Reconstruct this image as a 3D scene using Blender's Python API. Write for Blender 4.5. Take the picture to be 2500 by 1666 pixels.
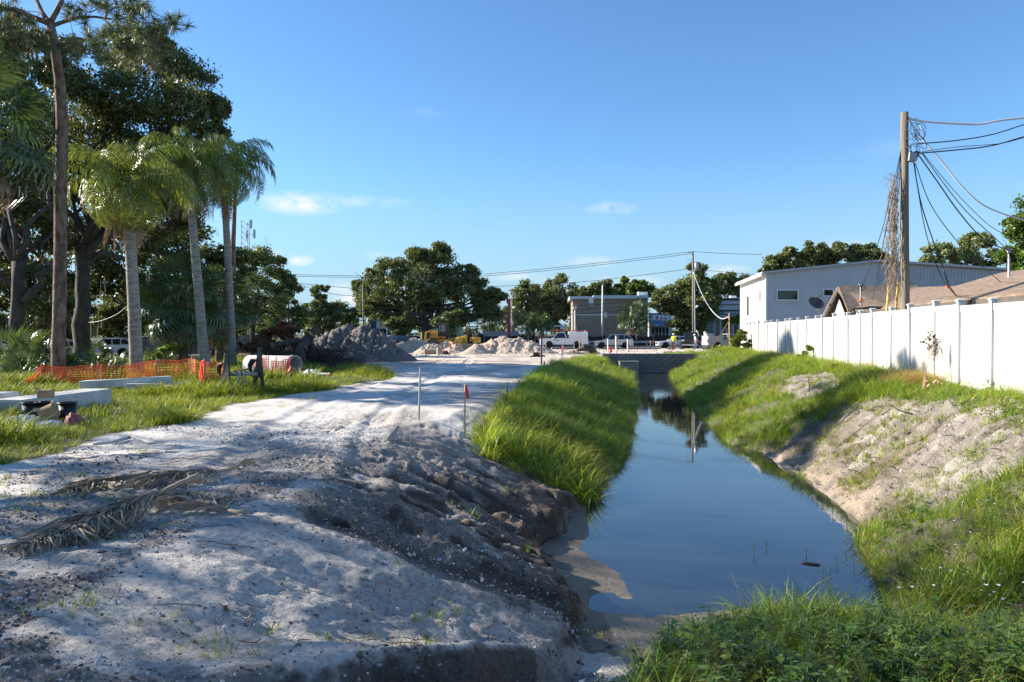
import bpy, bmesh, math, random
import numpy as np
from mathutils import Vector, Matrix, Euler, Quaternion
R = math.radians
PI = math.pi
scene = bpy.context.scene
for o in list(bpy.data.objects): bpy.data.objects.remove(o)
COL = scene.collection

# ---------------------------------------------------------------- camera, sky, sun, exposure
EYE = 3.1            # eye height above the ditch water (z = 0)
F = 1800.0           # focal length in photo pixels (photo 2500 wide)
cam_d = bpy.data.cameras.new('camera'); cam = bpy.data.objects.new('camera', cam_d); COL.objects.link(cam)
cam.location = (0, 0, EYE); cam.rotation_euler = (R(90 - 0.637), 0, 0)
cam_d.sensor_width = 36; cam_d.lens = F / 2500 * 36; cam_d.clip_end = 6000; cam_d.clip_start = .05
scene.camera = cam
SUN_EL, SUN_AZ = 26.5, 13.0      # elevation; degrees ahead of due left (-X)
sdir = Vector((-math.cos(R(SUN_EL)) * math.cos(R(SUN_AZ)), math.cos(R(SUN_EL)) * math.sin(R(SUN_AZ)), math.sin(R(SUN_EL))))
sd = bpy.data.lights.new('sun', 'SUN'); sd.energy = 5.0; sd.angle = R(0.55); sd.color = (1, .91, .79)
so = bpy.data.objects.new('sun', sd); COL.objects.link(so); so.rotation_euler = sdir.to_track_quat('Z', 'Y').to_euler()
so.location = (-60, 20, 60)
world = bpy.data.worlds.new('World'); scene.world = world; world.use_nodes = True
def build_sky():
    nt = world.node_tree; nt.nodes.clear()
    N = nt.nodes.new; L = nt.links.new
    out = N('ShaderNodeOutputWorld'); bg = N('ShaderNodeBackground'); bg.inputs['Strength'].default_value = 0.15
    sky = N('ShaderNodeTexSky'); sky.sky_type = 'NISHITA'; sky.sun_disc = False
    sky.sun_elevation = R(SUN_EL); sky.sun_rotation = math.atan2(sdir.x, sdir.y)
    sky.air_density = 1.0; sky.dust_density = 0.1; sky.ozone_density = 2.0; sky.altitude = 10
    tc = N('ShaderNodeTexCoord')
    # small fair-weather clouds: blobs by direction, broken up by noise
    def vm(op, a, b=None):
        n = N('ShaderNodeVectorMath'); n.operation = op
        for i, q in enumerate((a, b)):
            if q is None: continue
            if isinstance(q, tuple): n.inputs[i].default_value = q
            else: L(q, n.inputs[i])
        return n
    def ma(op, a, b=None, c=None, clamp=False):
        n = N('ShaderNodeMath'); n.operation = op; n.use_clamp = clamp
        for i, q in enumerate((a, b, c)):
            if q is None: continue
            if isinstance(q, (int, float)): n.inputs[i].default_value = q
            else: L(q, n.inputs[i])
        return n.outputs[0]
    nz = N('ShaderNodeTexNoise'); nz.inputs['Scale'].default_value = 26; nz.inputs['Detail'].default_value = 6; nz.inputs['Roughness'].default_value = .62
    mp = N('ShaderNodeMapping'); mp.inputs['Scale'].default_value = (1, 1, 1.9); L(tc.outputs['Generated'], mp.inputs['Vector']); L(mp.outputs[0], nz.inputs['Vector'])
    acc = None
    clouds = [(735, 498, 85, 24, .85), (850, 490, 130, 14, .35), (733, 636, 28, 12, .9), (672, 628, 22, 18, .6), (1490, 511, 55, 15, .55),
              (1042, 280, 50, 14, .10), (830, 705, 34, 18, .8), (850, 730, 60, 16, .75), (1440, 640, 70, 14, .4), (1340, 690, 55, 20, .65),
              (1770, 660, 50, 14, .55), (1250, 675, 70, 12, .4), (1530, 690, 80, 16, .6), (2180, 362, 60, 20, .06), (930, 625, 40, 10, .35),
              (-300, 600, 120, 30, .6), (2900, 620, 140, 30, .5), (3400, 540, 90, 30, .5), (-900, 650, 160, 26, .6), (2060, 600, 60, 14, .3)]
    for (x, y, rx, ry, a) in clouds:
        d = Vector(((x - 1250) / F, 1, (813 - y) / F)); k = d.length; d.normalize()
        t = vm('SUBTRACT', tc.outputs['Generated'], tuple(d))
        t = vm('MULTIPLY', t.outputs[0], (F / k / rx, F / k / rx, F / k / ry))
        t = vm('LENGTH', t.outputs[0])
        m = ma('MULTIPLY', ma('SUBTRACT', 1.25, t.outputs['Value'], clamp=True), a)
        acc = m if acc is None else ma('MAXIMUM', acc, m)
    cl = ma('MULTIPLY', acc, ma('MULTIPLY', ma('SUBTRACT', nz.outputs['Fac'], .36), 4.2, clamp=True), clamp=True)
    mix = N('ShaderNodeMix'); mix.data_type = 'RGBA'
    tint = N('ShaderNodeMix'); tint.data_type = 'RGBA'; tint.blend_type = 'MULTIPLY'; tint.inputs['Factor'].default_value = 1; L(sky.outputs[0], tint.inputs['A']); tint.inputs['B'].default_value = (.345, .485, .605, 1)
    sz = N('ShaderNodeSeparateXYZ'); L(tc.outputs['Generated'], sz.inputs[0])
    hz = N('ShaderNodeMapRange'); hz.interpolation_type = 'SMOOTHSTEP'; hz.inputs['From Min'].default_value = -.02; hz.inputs['From Max'].default_value = .24; hz.inputs['To Min'].default_value = .92; hz.inputs['To Max'].default_value = 0; L(sz.outputs['Z'], hz.inputs[0])
    hm = N('ShaderNodeMix'); hm.data_type = 'RGBA'; L(hz.outputs[0], hm.inputs['Factor']); L(tint.outputs['Result'], hm.inputs['A']); hm.inputs['B'].default_value = (1.22, 1.75, 2.2, 1)
    L(cl, mix.inputs['Factor']); L(hm.outputs['Result'], mix.inputs['A']); mix.inputs['B'].default_value = (3.1, 3.05, 3.05, 1)
    L(mix.outputs['Result'], bg.inputs['Color']); L(bg.outputs[0], out.inputs['Surface'])
build_sky()
scene.view_settings.view_transform = 'Standard'; scene.view_settings.look = 'None'
scene.view_settings.exposure = 1.25; scene.view_settings.gamma = 1.0; scene.view_settings.use_curve_mapping = False
scene.render.engine = 'CYCLES'
scene.cycles.max_bounces = 6; scene.cycles.transparent_max_bounces = 8; scene.cycles.diffuse_bounces = 4

# ---------------------------------------------------------------- helpers
def PX(x, y, Y):
    """world point seen at photo pixel (x, y) at depth Y"""
    return Vector(((x - 1250) / F * Y, Y, EYE - (y - 813) / F * Y))
def hash2(ix, iy, s):
    h = (ix.astype(np.int64) * 374761393 + iy.astype(np.int64) * 668265263 + s * 974711) & 0xffffffff
    h = ((h ^ (h >> 13)) * 1274126177) & 0xffffffff
    return ((h ^ (h >> 16)) & 0xffffff) / float(0xffffff)
def vnoise(x, y, s=0):
    x = np.asarray(x, float); y = np.asarray(y, float)
    ix = np.floor(x); iy = np.floor(y); fx = x - ix; fy = y - iy
    fx = fx * fx * (3 - 2 * fx); fy = fy * fy * (3 - 2 * fy)
    a = hash2(ix, iy, s); b = hash2(ix + 1, iy, s); c = hash2(ix, iy + 1, s); d = hash2(ix + 1, iy + 1, s)
    return (a * (1 - fx) + b * fx) * (1 - fy) + (c * (1 - fx) + d * fx) * fy
def fbm(x, y, s=0, o=4, g=.5):
    t = 0; a = 1; n = 0
    for i in range(o):
        t = t + a * vnoise(np.asarray(x) * 2 ** i + 17.3 * i, np.asarray(y) * 2 ** i + 9.1 * i, s + i * 7); n += a; a *= g
    return t / n
def sstep(a, b, x):
    t = np.clip((np.asarray(x, float) - a) / (b - a), 0, 1); return t * t * (3 - 2 * t)
def fast_mesh(name, V, Fc, mats=(), smooth=False, attrs=None, mi=None):
    me = bpy.data.meshes.new(name); V = np.asarray(V, np.float32).reshape(-1, 3); Fc = np.asarray(Fc, np.int32)
    n, k = Fc.shape
    me.vertices.add(len(V)); me.vertices.foreach_set('co', V.ravel())
    me.loops.add(n * k); me.loops.foreach_set('vertex_index', Fc.ravel())
    me.polygons.add(n); me.polygons.foreach_set('loop_start', np.arange(0, n * k, k, dtype=np.int32))
    me.polygons.foreach_set('loop_total', np.full(n, k, np.int32))
    if smooth: me.polygons.foreach_set('use_smooth', np.ones(n, bool))
    if mi is not None: me.polygons.foreach_set('material_index', np.asarray(mi, np.int32))
    me.update(calc_edges=True)
    for k2, arr in (attrs or {}).items():
        arr = np.asarray(arr, np.float32)
        if arr.ndim == 2: at = me.attributes.new(k2, 'FLOAT_COLOR', 'POINT'); at.data.foreach_set('color', np.c_[arr, np.ones(len(arr))].astype(np.float32).ravel())
        else: at = me.attributes.new(k2, 'FLOAT', 'POINT'); at.data.foreach_set('value', arr)
    for m in mats: me.materials.append(m)
    return me
def tag(o, label=None, cat=None, group=None, kind=None):
    if label: o['label'] = label
    if cat: o['category'] = cat
    if group: o['group'] = group
    if kind: o['kind'] = kind
    return o
def link(name, me, parent=None):
    o = bpy.data.objects.new(name, me); COL.objects.link(o)
    if parent is not None: o.parent = parent
    return o
def thing(name, label, cat, loc=(0, 0, 0), rotz=0, group=None):
    o = bpy.data.objects.new(name, None); COL.objects.link(o); o.location = loc; o.rotation_euler = (0, 0, rotz)
    o.empty_display_size = .2
    return tag(o, label, cat, group)
def copy_tree(o, parent=None):
    c = o.copy(); COL.objects.link(c); c.parent = parent
    for ch in o.children: copy_tree(ch, c)
    return c
def rootloc(p):
    v = Vector((0, 0, 0))
    while p is not None: v = v + p.location; p = p.parent
    return v
class MB:
    def __init__(s): s.v = []; s.f = []; s.m = []
    def add(s, vs, fs, mi=0):
        b = len(s.v); s.v += [tuple(q) for q in vs]
        for f in fs: s.f.append([b + i for i in f]); s.m.append(mi)
        return s
    def box(s, c, d, rot=None, mi=0, taper=1.0):
        hx, hy, hz = d[0] / 2, d[1] / 2, d[2] / 2; c = Vector(c)
        vs = []
        for z, t in ((-hz, 1), (hz, taper)):
            for x, y in ((-hx, -hy), (hx, -hy), (hx, hy), (-hx, hy)):
                p = Vector((x * t, y * t, z))
                if rot is not None: p = rot @ p
                vs.append(c + p)
        return s.add(vs, [(3, 2, 1, 0), (4, 5, 6, 7), (0, 1, 5, 4), (1, 2, 6, 5), (2, 3, 7, 6), (3, 0, 4, 7)], mi)
    def prism(s, poly, a0, a1, axis='y', mi=0):
        """polygon extruded along axis; axis y: poly=(x,z); x: poly=(y,z); z: poly=(x,y)"""
        def P(q, t):
            return {'y': (q[0], t, q[1]), 'x': (t, q[0], q[1]), 'z': (q[0], q[1], t)}[axis]
        n = len(poly); vs = [P(q, a0) for q in poly] + [P(q, a1) for q in poly]
        fs = [tuple(range(n)), tuple(range(2 * n - 1, n - 1, -1))] + [(i, i + n, (i + 1) % n + n, (i + 1) % n) for i in range(n)]
        return s.add(vs, fs, mi)
    def tube(s, pts, r, n=8, mi=0, caps=True):
        pts = [Vector(p) for p in pts]; m = len(pts)
        rs = r if isinstance(r, (list, tuple)) else [r] * m
        t0 = (pts[1] - pts[0]).normalized()
        u = t0.cross(Vector((0, 0, 1)));
        if u.length < 1e-3: u = Vector((1, 0, 0))
        u.normalize(); vs = []
        for i, p in enumerate(pts):
            t = (pts[min(i + 1, m - 1)] - pts[max(i - 1, 0)]).normalized()
            u = (u - t * u.dot(t));
            if u.length < 1e-4: u = t.orthogonal()
            u.normalize(); w = t.cross(u)
            for k in range(n):
                a = 2 * PI * k / n; vs.append(p + (u * math.cos(a) + w * math.sin(a)) * rs[i])
        fs = [(i * n + k, i * n + (k + 1) % n, (i + 1) * n + (k + 1) % n, (i + 1) * n + k) for i in range(m - 1) for k in range(n)]
        if caps: fs += [tuple(range(n - 1, -1, -1)), tuple(range((m - 1) * n, m * n))]
        return s.add(vs, fs, mi)
    def lathe(s, prof, c=(0, 0, 0), n=16, axis='z', mi=0, caps=True):
        vs = []
        for (r, z) in prof:
            for k in range(n):
                a = 2 * PI * k / n; x, y = r * math.cos(a), r * math.sin(a)
                q = {'z': (x, y, z), 'y': (x, z, y), 'x': (z, x, y)}[axis]
                vs.append((c[0] + q[0], c[1] + q[1], c[2] + q[2]))
        m = len(prof)
        fs = [(i * n + k, i * n + (k + 1) % n, (i + 1) * n + (k + 1) % n, (i + 1) * n + k) for i in range(m - 1) for k in range(n)]
        if caps: fs += [tuple(range(n - 1, -1, -1)), tuple(range((m - 1) * n, m * n))]
        return s.add(vs, fs, mi)
    def ball(s, c, r, nu=10, nv=7, mi=0, rough=0, rng=None):
        if not isinstance(r, (tuple, list)): r = (r, r, r)
        vs = []
        for j in range(nv + 1):
            th = PI * j / nv
            for i in range(nu):
                a = 2 * PI * i / nu; k = 1 + (rng.uniform(-rough, rough) if rng else 0)
                vs.append((c[0] + r[0] * k * math.sin(th) * math.cos(a), c[1] + r[1] * k * math.sin(th) * math.sin(a), c[2] + r[2] * k * math.cos(th)))
        fs = [(j * nu + i, (j + 1) * nu + i, (j + 1) * nu + (i + 1) % nu, j * nu + (i + 1) % nu) for j in range(nv) for i in range(nu)]
        return s.add(vs, fs, mi)
    def quad(s, a, b, c, d, mi=0): return s.add([a, b, c, d], [(0, 1, 2, 3)], mi)
    def mesh(s, name, mats, smooth=False):
        me = bpy.data.meshes.new(name); me.from_pydata([tuple(v) for v in s.v], [], s.f)
        if not isinstance(mats, (list, tuple)): mats = [mats]
        for m in mats: me.materials.append(m)
        me.polygons.foreach_set('material_index', np.array(s.m, np.int32))
        if smooth: me.polygons.foreach_set('use_smooth', np.ones(len(s.f), bool))
        me.update(); return me
    def build(s, name, mats, parent=None, smooth=False, w=False, bevel=0, fixn=True):
        """w: vertices are in world space, moved into the (unrotated) parent's space"""
        if w and parent is not None:
            o0 = rootloc(parent); s.v = [(v[0] - o0.x, v[1] - o0.y, v[2] - o0.z) for v in s.v]
        me = s.mesh(name, mats, smooth)
        if fixn:
            bm = bmesh.new(); bm.from_mesh(me); bmesh.ops.recalc_face_normals(bm, faces=bm.faces); bm.to_mesh(me); bm.free()
        o = link(name, me, parent)
        if bevel:
            b = o.modifiers.new('bevel', 'BEVEL'); b.width = bevel; b.segments = 2; b.limit_method = 'ANGLE'; b.angle_limit = R(40)
        return o
    def single(s, name, mats, label, cat, group=None, smooth=False, bevel=0, origin=None):
        """one-mesh thing given in world space; the object's origin goes to its base"""
        if origin is None:
            A = np.array(s.v); origin = (A[:, 0].mean(), A[:, 1].mean(), A[:, 2].min())
        s.v = [(v[0] - origin[0], v[1] - origin[1], v[2] - origin[2]) for v in s.v]
        o = s.build(name, mats, None, smooth, bevel=bevel); o.location = origin
        return tag(o, label, cat, group)

MATS = {}
def M(name, c1, c2=None, scale=4.0, rough=.7, bump=0.0, bscale=None, metal=0.0, spec=.4, stretch=(1, 1, 1), trans=0.0, attr=None, rnd=0.0, contrast=(.35, .65), detail=5, emit=None, coat=0, tcol=None):
    if name in MATS: return MATS[name]
    m = bpy.data.materials.new(name); m.use_nodes = True; nt = m.node_tree; nt.nodes.clear(); N = nt.nodes.new; L = nt.links.new
    out = N('ShaderNodeOutputMaterial'); p = N('ShaderNodeBsdfPrincipled')
    p.inputs['Roughness'].default_value = rough; p.inputs['Metallic'].default_value = metal; p.inputs['Specular IOR Level'].default_value = spec
    if coat: p.inputs['Coat Weight'].default_value = coat; p.inputs['Coat Roughness'].default_value = .08
    c2 = c2 or tuple(min(1, q * 1.18) for q in c1)
    tc = N('ShaderNodeTexCoord'); mp = N('ShaderNodeMapping'); mp.inputs['Scale'].default_value = stretch; L(tc.outputs['Object'], mp.inputs[0])
    nz = N('ShaderNodeTexNoise'); nz.inputs['Scale'].default_value = scale; nz.inputs['Detail'].default_value = detail; nz.inputs['Roughness'].default_value = .6; L(mp.outputs[0], nz.inputs['Vector'])
    rp = N('ShaderNodeValToRGB'); rp.color_ramp.elements[0].position = contrast[0]; rp.color_ramp.elements[1].position = contrast[1]
    rp.color_ramp.elements[0].color = (*c1, 1); rp.color_ramp.elements[1].color = (*c2, 1); L(nz.outputs['Fac'], rp.inputs[0])
    col = rp.outputs[0]
    if attr:
        a = N('ShaderNodeAttribute'); a.attribute_name = attr
        mx = N('ShaderNodeMix'); mx.data_type = 'RGBA'; mx.blend_type = 'MULTIPLY'; mx.inputs['Factor'].default_value = 1
        L(col, mx.inputs['A']); L(a.outputs['Color'], mx.inputs['B']); col = mx.outputs['Result']
    if rnd:
        oi = N('ShaderNodeObjectInfo'); hs = N('ShaderNodeHueSaturation')
        mr = N('ShaderNodeMapRange'); mr.inputs['To Min'].default_value = 1 - rnd; mr.inputs['To Max'].default_value = 1 + rnd
        L(oi.outputs['Random'], mr.inputs[0]); L(mr.outputs[0], hs.inputs['Value'])
        mr2 = N('ShaderNodeMapRange'); mr2.inputs['To Min'].default_value = .5 - rnd * .07; mr2.inputs['To Max'].default_value = .5 + rnd * .07
        ml = N('ShaderNodeMath'); ml.operation = 'FRACT'; mm = N('ShaderNodeMath'); mm.operation = 'MULTIPLY'; mm.inputs[1].default_value = 7.31
        L(oi.outputs['Random'], mm.inputs[0]); L(mm.outputs[0], ml.inputs[0]); L(ml.outputs[0], mr2.inputs[0]); L(mr2.outputs[0], hs.inputs['Hue'])
        L(col, hs.inputs['Color']); col = hs.outputs[0]
    L(col, p.inputs['Base Color'])
    if bump:
        b = N('ShaderNodeBump'); b.inputs['Strength'].default_value = min(1, bump); b.inputs['Distance'].default_value = .02 * max(1, bump)
        n2 = N('ShaderNodeTexNoise'); n2.inputs['Scale'].default_value = bscale or scale * 4; n2.inputs['Detail'].default_value = 4; L(mp.outputs[0], n2.inputs['Vector'])
        L(n2.outputs['Fac'], b.inputs['Height']); L(b.outputs[0], p.inputs['Normal'])
    sh = p.outputs[0]
    if trans:
        t = N('ShaderNodeBsdfTranslucent'); ms = N('ShaderNodeMixShader'); ms.inputs[0].default_value = trans
        if tcol:
            m3 = N('ShaderNodeMix'); m3.data_type = 'RGBA'; m3.blend_type = 'MULTIPLY'; m3.inputs['Factor'].default_value = 1; m3.inputs['B'].default_value = (*tcol, 1)
            L(col, m3.inputs['A']); L(m3.outputs['Result'], t.inputs['Color'])
        else: L(col, t.inputs['Color'])
        L(sh, ms.inputs[1]); L(t.outputs[0], ms.inputs[2]); sh = ms.outputs[0]
    if emit: p.inputs['Emission Color'].default_value = (*emit[0], 1); p.inputs['Emission Strength'].default_value = emit[1]
    L(sh, out.inputs['Surface']); MATS[name] = m
    return m
# ---------------------------------------------------------------- terrain
LE = np.array([(-40, 1.0), (6.0, .95), (8.2, 1.5), (8.6, 1.38), (9.0, 1.42), (9.5, 1.44), (10.2, 1.08), (10.6, .99), (11.6, 1.25), (12.65, 1.33), (13.6, 1.45), (16.7, 2.4), (20, 3.1), (27, 4.5), (36, 5.95), (45.7, 7.5), (58.7, 9.5), (120, 20)])
RE = np.array([(-40, 4.2), (6, 4.3), (8.0, 4.2), (8.7, 4.4), (10.2, 4.98), (11.8, 5.62), (13.6, 5.95), (15.7, 6.25), (19.1, 6.45), (20.6, 6.1), (24.5, 6.7), (30, 7.5), (42, 9.5), (57, 12.2), (120, 23)])
FX0, FXS = 7.24, .1706            # fence line X = FX0 + FXS * Y
WALLY = 57.2
def XL(Y): return np.interp(Y, LE[:, 0], LE[:, 1])
def XR(Y): return np.interp(Y, RE[:, 0], RE[:, 1])
def gl(X, Y):
    g = np.interp(Y, [0, 20, 55, 85, 130], [1.36, 1.40, 1.30, 1.16, 1.12])
    far_left = sstep(-22, -42, X) * sstep(45, 70, Y)
    return g - .35 * far_left
def polydist(X, Y, pts):
    best = np.full(np.shape(X), 1e9); tz = np.zeros(np.shape(X))
    for (a, b) in zip(pts[:-1], pts[1:]):
        dx, dy = b[0] - a[0], b[1] - a[1]; L2 = dx * dx + dy * dy
        t = np.clip(((X - a[0]) * dx + (Y - a[1]) * dy) / L2, 0, 1)
        d = np.hypot(X - a[0] - t * dx, Y - a[1] - t * dy)
        m = d < best; best = np.where(m, d, best); tz = np.where(m, a[2] + (b[2] - a[2]) * t, tz)
    return best, tz
G1 = [(-1.15, 3.55, 1.1), (-.45, 3.95, .7), (.15, 4.45, .42), (.58, 5.15, .3), (.92, 6.2, .2), (1.15, 7.4, .08), (1.35, 8.4, -.02)]
G2 = [(-1.85, 7.35, 1.22), (-1.2, 7.3, 1.0), (-.55, 7.35, .72), (.1, 7.55, .42), (.62, 7.4, .22), (1.05, 7.35, .1)]
G3 = [(-.75, 9.9, .85), (-.3, 9.7, .6), (.25, 9.55, .25), (.6, 9.6, .06)]
G4 = [(-.9, 11.3, .95), (-.35, 11.1, .62), (.35, 10.9, .25), (.85, 10.9, .03)]
PITS = [(-.62, 10.75, .22, .28), (-1.72, 7.42, .12, .2), (-.15, 8.55, .16, .22), (8.6, 12.6, .25, .25), (.05, 10.05, .2, .25)]
RUTS = [(-3.3, -4.9, -4.3), (-1.55, -3.1, -2.6)]
def hgt(X, Y, fine=True):
    X = np.asarray(X, float); Y = np.asarray(Y, float)
    g = gl(X, Y)
    n1 = fbm(X * .6, Y * .6, 3); n2 = fbm(X * 2.2, Y * 2.2, 11)
    # left bank
    d = XL(Y) - X + .14 * (fbm(X * 1.5, Y * 1.5, 5) - .5) + .10 * (fbm(X * 4, Y * 4, 7) - .5)
    wl = np.interp(Y, [0, 6, 9.6, 13, 14.5, 20, 36, 54], [3.3, 3.4, 3.6, 3.5, 3.3, 3.5, 3.9, 3.1])
    near = 1 - sstep(12.4, 14.2, Y)
    shelf = near * (.25 + .55 * np.exp(-((Y - 9.4) / 1.3) ** 2) + .2 * vnoise(Y * .9, 0 * Y, 4) + .55 * (fbm(X * 1.6, Y * 1.6, 9) - .5) + .25 * (fbm(X * 5, Y * 5, 10) - .5))
    dd = np.clip((d - shelf) / np.maximum(wl - shelf, .5), -1, 1.5)
    prof_g = np.where(dd < 0, dd * .5, np.clip(dd, 0, 1) * .72 + .28 * sstep(0, 1, dd))
    scarp = .24 * sstep(0, .10, dd) + .76 * sstep(-.12, 1.10, dd) - .76 * sstep(-.12, 1.10, 0 * dd)
    prof_n = np.where(dd < 0, np.clip(d, -2, 1) * .06, np.clip(scarp, 0, 1))
    zl = (prof_g * (1 - near) + prof_n * near) * g
    zl = np.where(d < 0, np.maximum(d * .35, -.5), zl)
    bankz = sstep(.02, .25, dd) * (1 - sstep(.6, 1.05, dd))
    # rills down the bare near bank
    rill = np.abs(vnoise(Y * 1.5 + .4 * n2, X * .3, 21) - .5) * 2
    rill2 = np.abs(vnoise(Y * 3.7 + .8 * n1 + X * .5, X * .6, 22) - .5) * 2
    rz = sstep(7.2, 8.6, Y); bankz = bankz * (.25 + .75 * rz)
    zl = zl - near * bankz * (.24 * (1 - sstep(0, .28, rill)) + .13 * (1 - sstep(0, .32, rill2))) + near * bankz * .16 * (n2 - .5)
    # right bank
    xf = FX0 + FXS * Y
    e = X - XR(Y) + .25 * (fbm(X * 1.3, Y * 1.3, 6) - .5)
    w = np.maximum(xf - .35 - XR(Y), 2.0); ee = np.clip(e / w, -1, 1.2)
    zr = np.where(e < 0, np.maximum(e * .35, -.5), 1.84 * (.62 * np.sin(np.clip(ee, 0, 1) * PI / 2) + .38 * sstep(0, 1, ee)))
    # near bank, under the camera
    en = 8.05 - Y + .35 * (fbm(X * .9, Y * .9, 8) - .5) + .22 * np.exp(-((X - 2.5) / .7) ** 2)
    zn = np.where(en < 0, np.maximum(en * .35, -.5), 1.26 * (.12 * sstep(0, .9, en) + .88 * sstep(.6, 4.3, en)))
    zn = np.where(en < .35, np.minimum(zn, .03 + .1 * en), zn)
    k = .09
    z = np.maximum(np.maximum(zl, zr), zn)
    h1 = np.clip(.5 + .5 * (zl - zr) / k, 0, 1); mlr = zr * (1 - h1) + zl * h1 + k * h1 * (1 - h1)
    h2 = np.clip(.5 + .5 * (mlr - zn) / k, 0, 1); z = zn * (1 - h2) + mlr * h2 + k * h2 * (1 - h2)
    z = np.where(z < .02, np.maximum(np.maximum(zl, zr), zn), z)
    # beyond the block wall the ditch is filled
    fill = sstep(WALLY + .12, WALLY + .55, Y)
    yard = 1.84 + (1.2 - 1.84) * sstep(50, 75, Y)
    land = np.where(X > xf - 1, gl(X, Y) + (yard - gl(X, Y)) * sstep(-1, 1.0, X - xf), gl(X, Y))
    z = z * (1 - fill) + land * fill
    if fine:
        nf = 1 - sstep(12, 20, Y)
        flat = sstep(.5, 1.0, dd) * (X < XL(Y))
        z = z + flat * ((n1 - .5) * .12 + (n2 - .5) * .045) + nf * flat * (fbm(X * 7, Y * 7, 31, 3) - .5) * .035
        rb_ = (z > .06) * (X > XR(Y)); z = z + rb_ * ((n2 - .5) * .20 + (np.abs(fbm(X * 3.2, Y * 4.5, 37, 4, .62) - .5)) * .30) - rb_ * inpoly(X, Y, SANDR) * .14 * (1 - sstep(0, .3, np.abs(vnoise(Y * 1.7 + .5 * n1, X * .25, 38) - .5) * 2))
        z = z + nf * (z > .1) * (X < 2) * ((fbm(X * 13, Y * 13, 33, 3, .7) - .5) * .030 + np.abs(fbm(X * 19, Y * 19, 34, 2, .7) - .5) * .030)
        z = z + near * bankz * (np.abs(fbm(X * 4, Y * 5, 36, 4, .6) - .5)) * .2
        # clods of the gravelly grey ground in the foreground
        cl = nf * flat * sstep(.50, .62, fbm(X * .9 + 3, Y * .9, 41)); z = z + cl * ((np.abs(fbm(X * 8, Y * 8, 42, 3, .65) - .5)) * .12 - .005)
        for P, wd, dp in ((G1, .30, 1), (G2, .13, 1), (G3, .16, 1), (G4, .15, 1)):
            ds, tz = polydist(X, Y, P); ds = ds + .12 * (fbm(X * 3, Y * 3, 51) - .5) + .05 * (fbm(X * 9, Y * 9, 52) - .5)
            tt = 1 - sstep(wd, wd + (.34 if P is G1 else .16), ds)
            z = np.where(tt > 0, z + (np.minimum(z, tz + .1 * (n2 - .5)) - z) * tt, z)
        for (px_, py_, pr, pd) in PITS:
            q = np.hypot((X - px_) * 1.0, (Y - py_) * 1.3) + .08 * (fbm(X * 6, Y * 6, 61) - .5)
            z = z - pd * (1 - sstep(pr * .35, pr * .95, q + .10 * (fbm(X * 2.2, Y * 4, 62) - .5)))
        # ruts along the sand road, with tread marks
        road = sstep(7.5, 10, Y) * (1 - sstep(46, 55, Y))
        for (a, b, c) in RUTS:
            xc = np.interp(Y, [6, 20, 50], [a, b, c]) + .15 * np.sin(Y * .35)
            q = np.abs(X - xc); z = z - road * (.035 * (1 - sstep(.12, .30, q)) - .02 * np.exp(-((q - .36) / .1) ** 2))
            z = z + road * (q < .24) * .008 * np.sin(Y * 30)
        # churned sand beyond the wall
        far = sstep(44, 52, Y) * (1 - sstep(84, 90, Y)) * sstep(-16, -8, X)
        z = z + far * (fbm(X * .9, Y * 1.4, 71, 4) - .45) * .22 * sstep(.3, .6, fbm(X * .15, Y * .2, 72))
    return z
def H(x, y): return float(hgt(np.array([x]), np.array([y]))[0])
def inpoly(px_, py_, poly):
    r = np.zeros(np.shape(px_), bool); n = len(poly)
    for i in range(n):
        x1, y1 = poly[i]; x2, y2 = poly[(i + 1) % n]
        c = ((y1 > py_) != (y2 > py_)) & (px_ < (x2 - x1) * (py_ - y1) / ((y2 - y1) or 1e-9) + x1); r ^= c
    return r
# ground plan of the bare patches (metres: x right, y ahead)
def gpl(pts, z): return [((x - 1250) / F * ((EYE - zz) * F / (y - 813)), (EYE - zz) * F / (y - 813)) for (x, y), zz in zip(pts, z if isinstance(z, list) else [z] * len(pts))]
LAWN = gpl([(-900, 1290), (-300, 1180), (0, 1130), (117, 1105), (202, 1074), (266, 1056), (425, 1041), (499, 1017), (552, 993), (701, 963), (808, 951), (956, 926), (924, 905), (829, 900), (700, 880), (-900, 875)], 1.4)
LAWN = LAWN[:-2] + [(-16, 50), (-200, 90), (-200, 8)]
SANDR = [(6.3, 19.2), (7.3, 19.0), (8.4, 18.4), (8.9, 17.0), (8.75, 14.5), (9.0, 12.2), (9.1, 10.8), (7.4, 9.9), (6.3, 10.4), (5.7, 11.2), (5.2, 11.9), (5.6, 14), (6.0, 17)]
SANDR2 = [(8.2, 20.6), (8.6, 23.2), (9.6, 25.6), (10.3, 25.2), (10.2, 23.0), (9.0, 20.6)]
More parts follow.
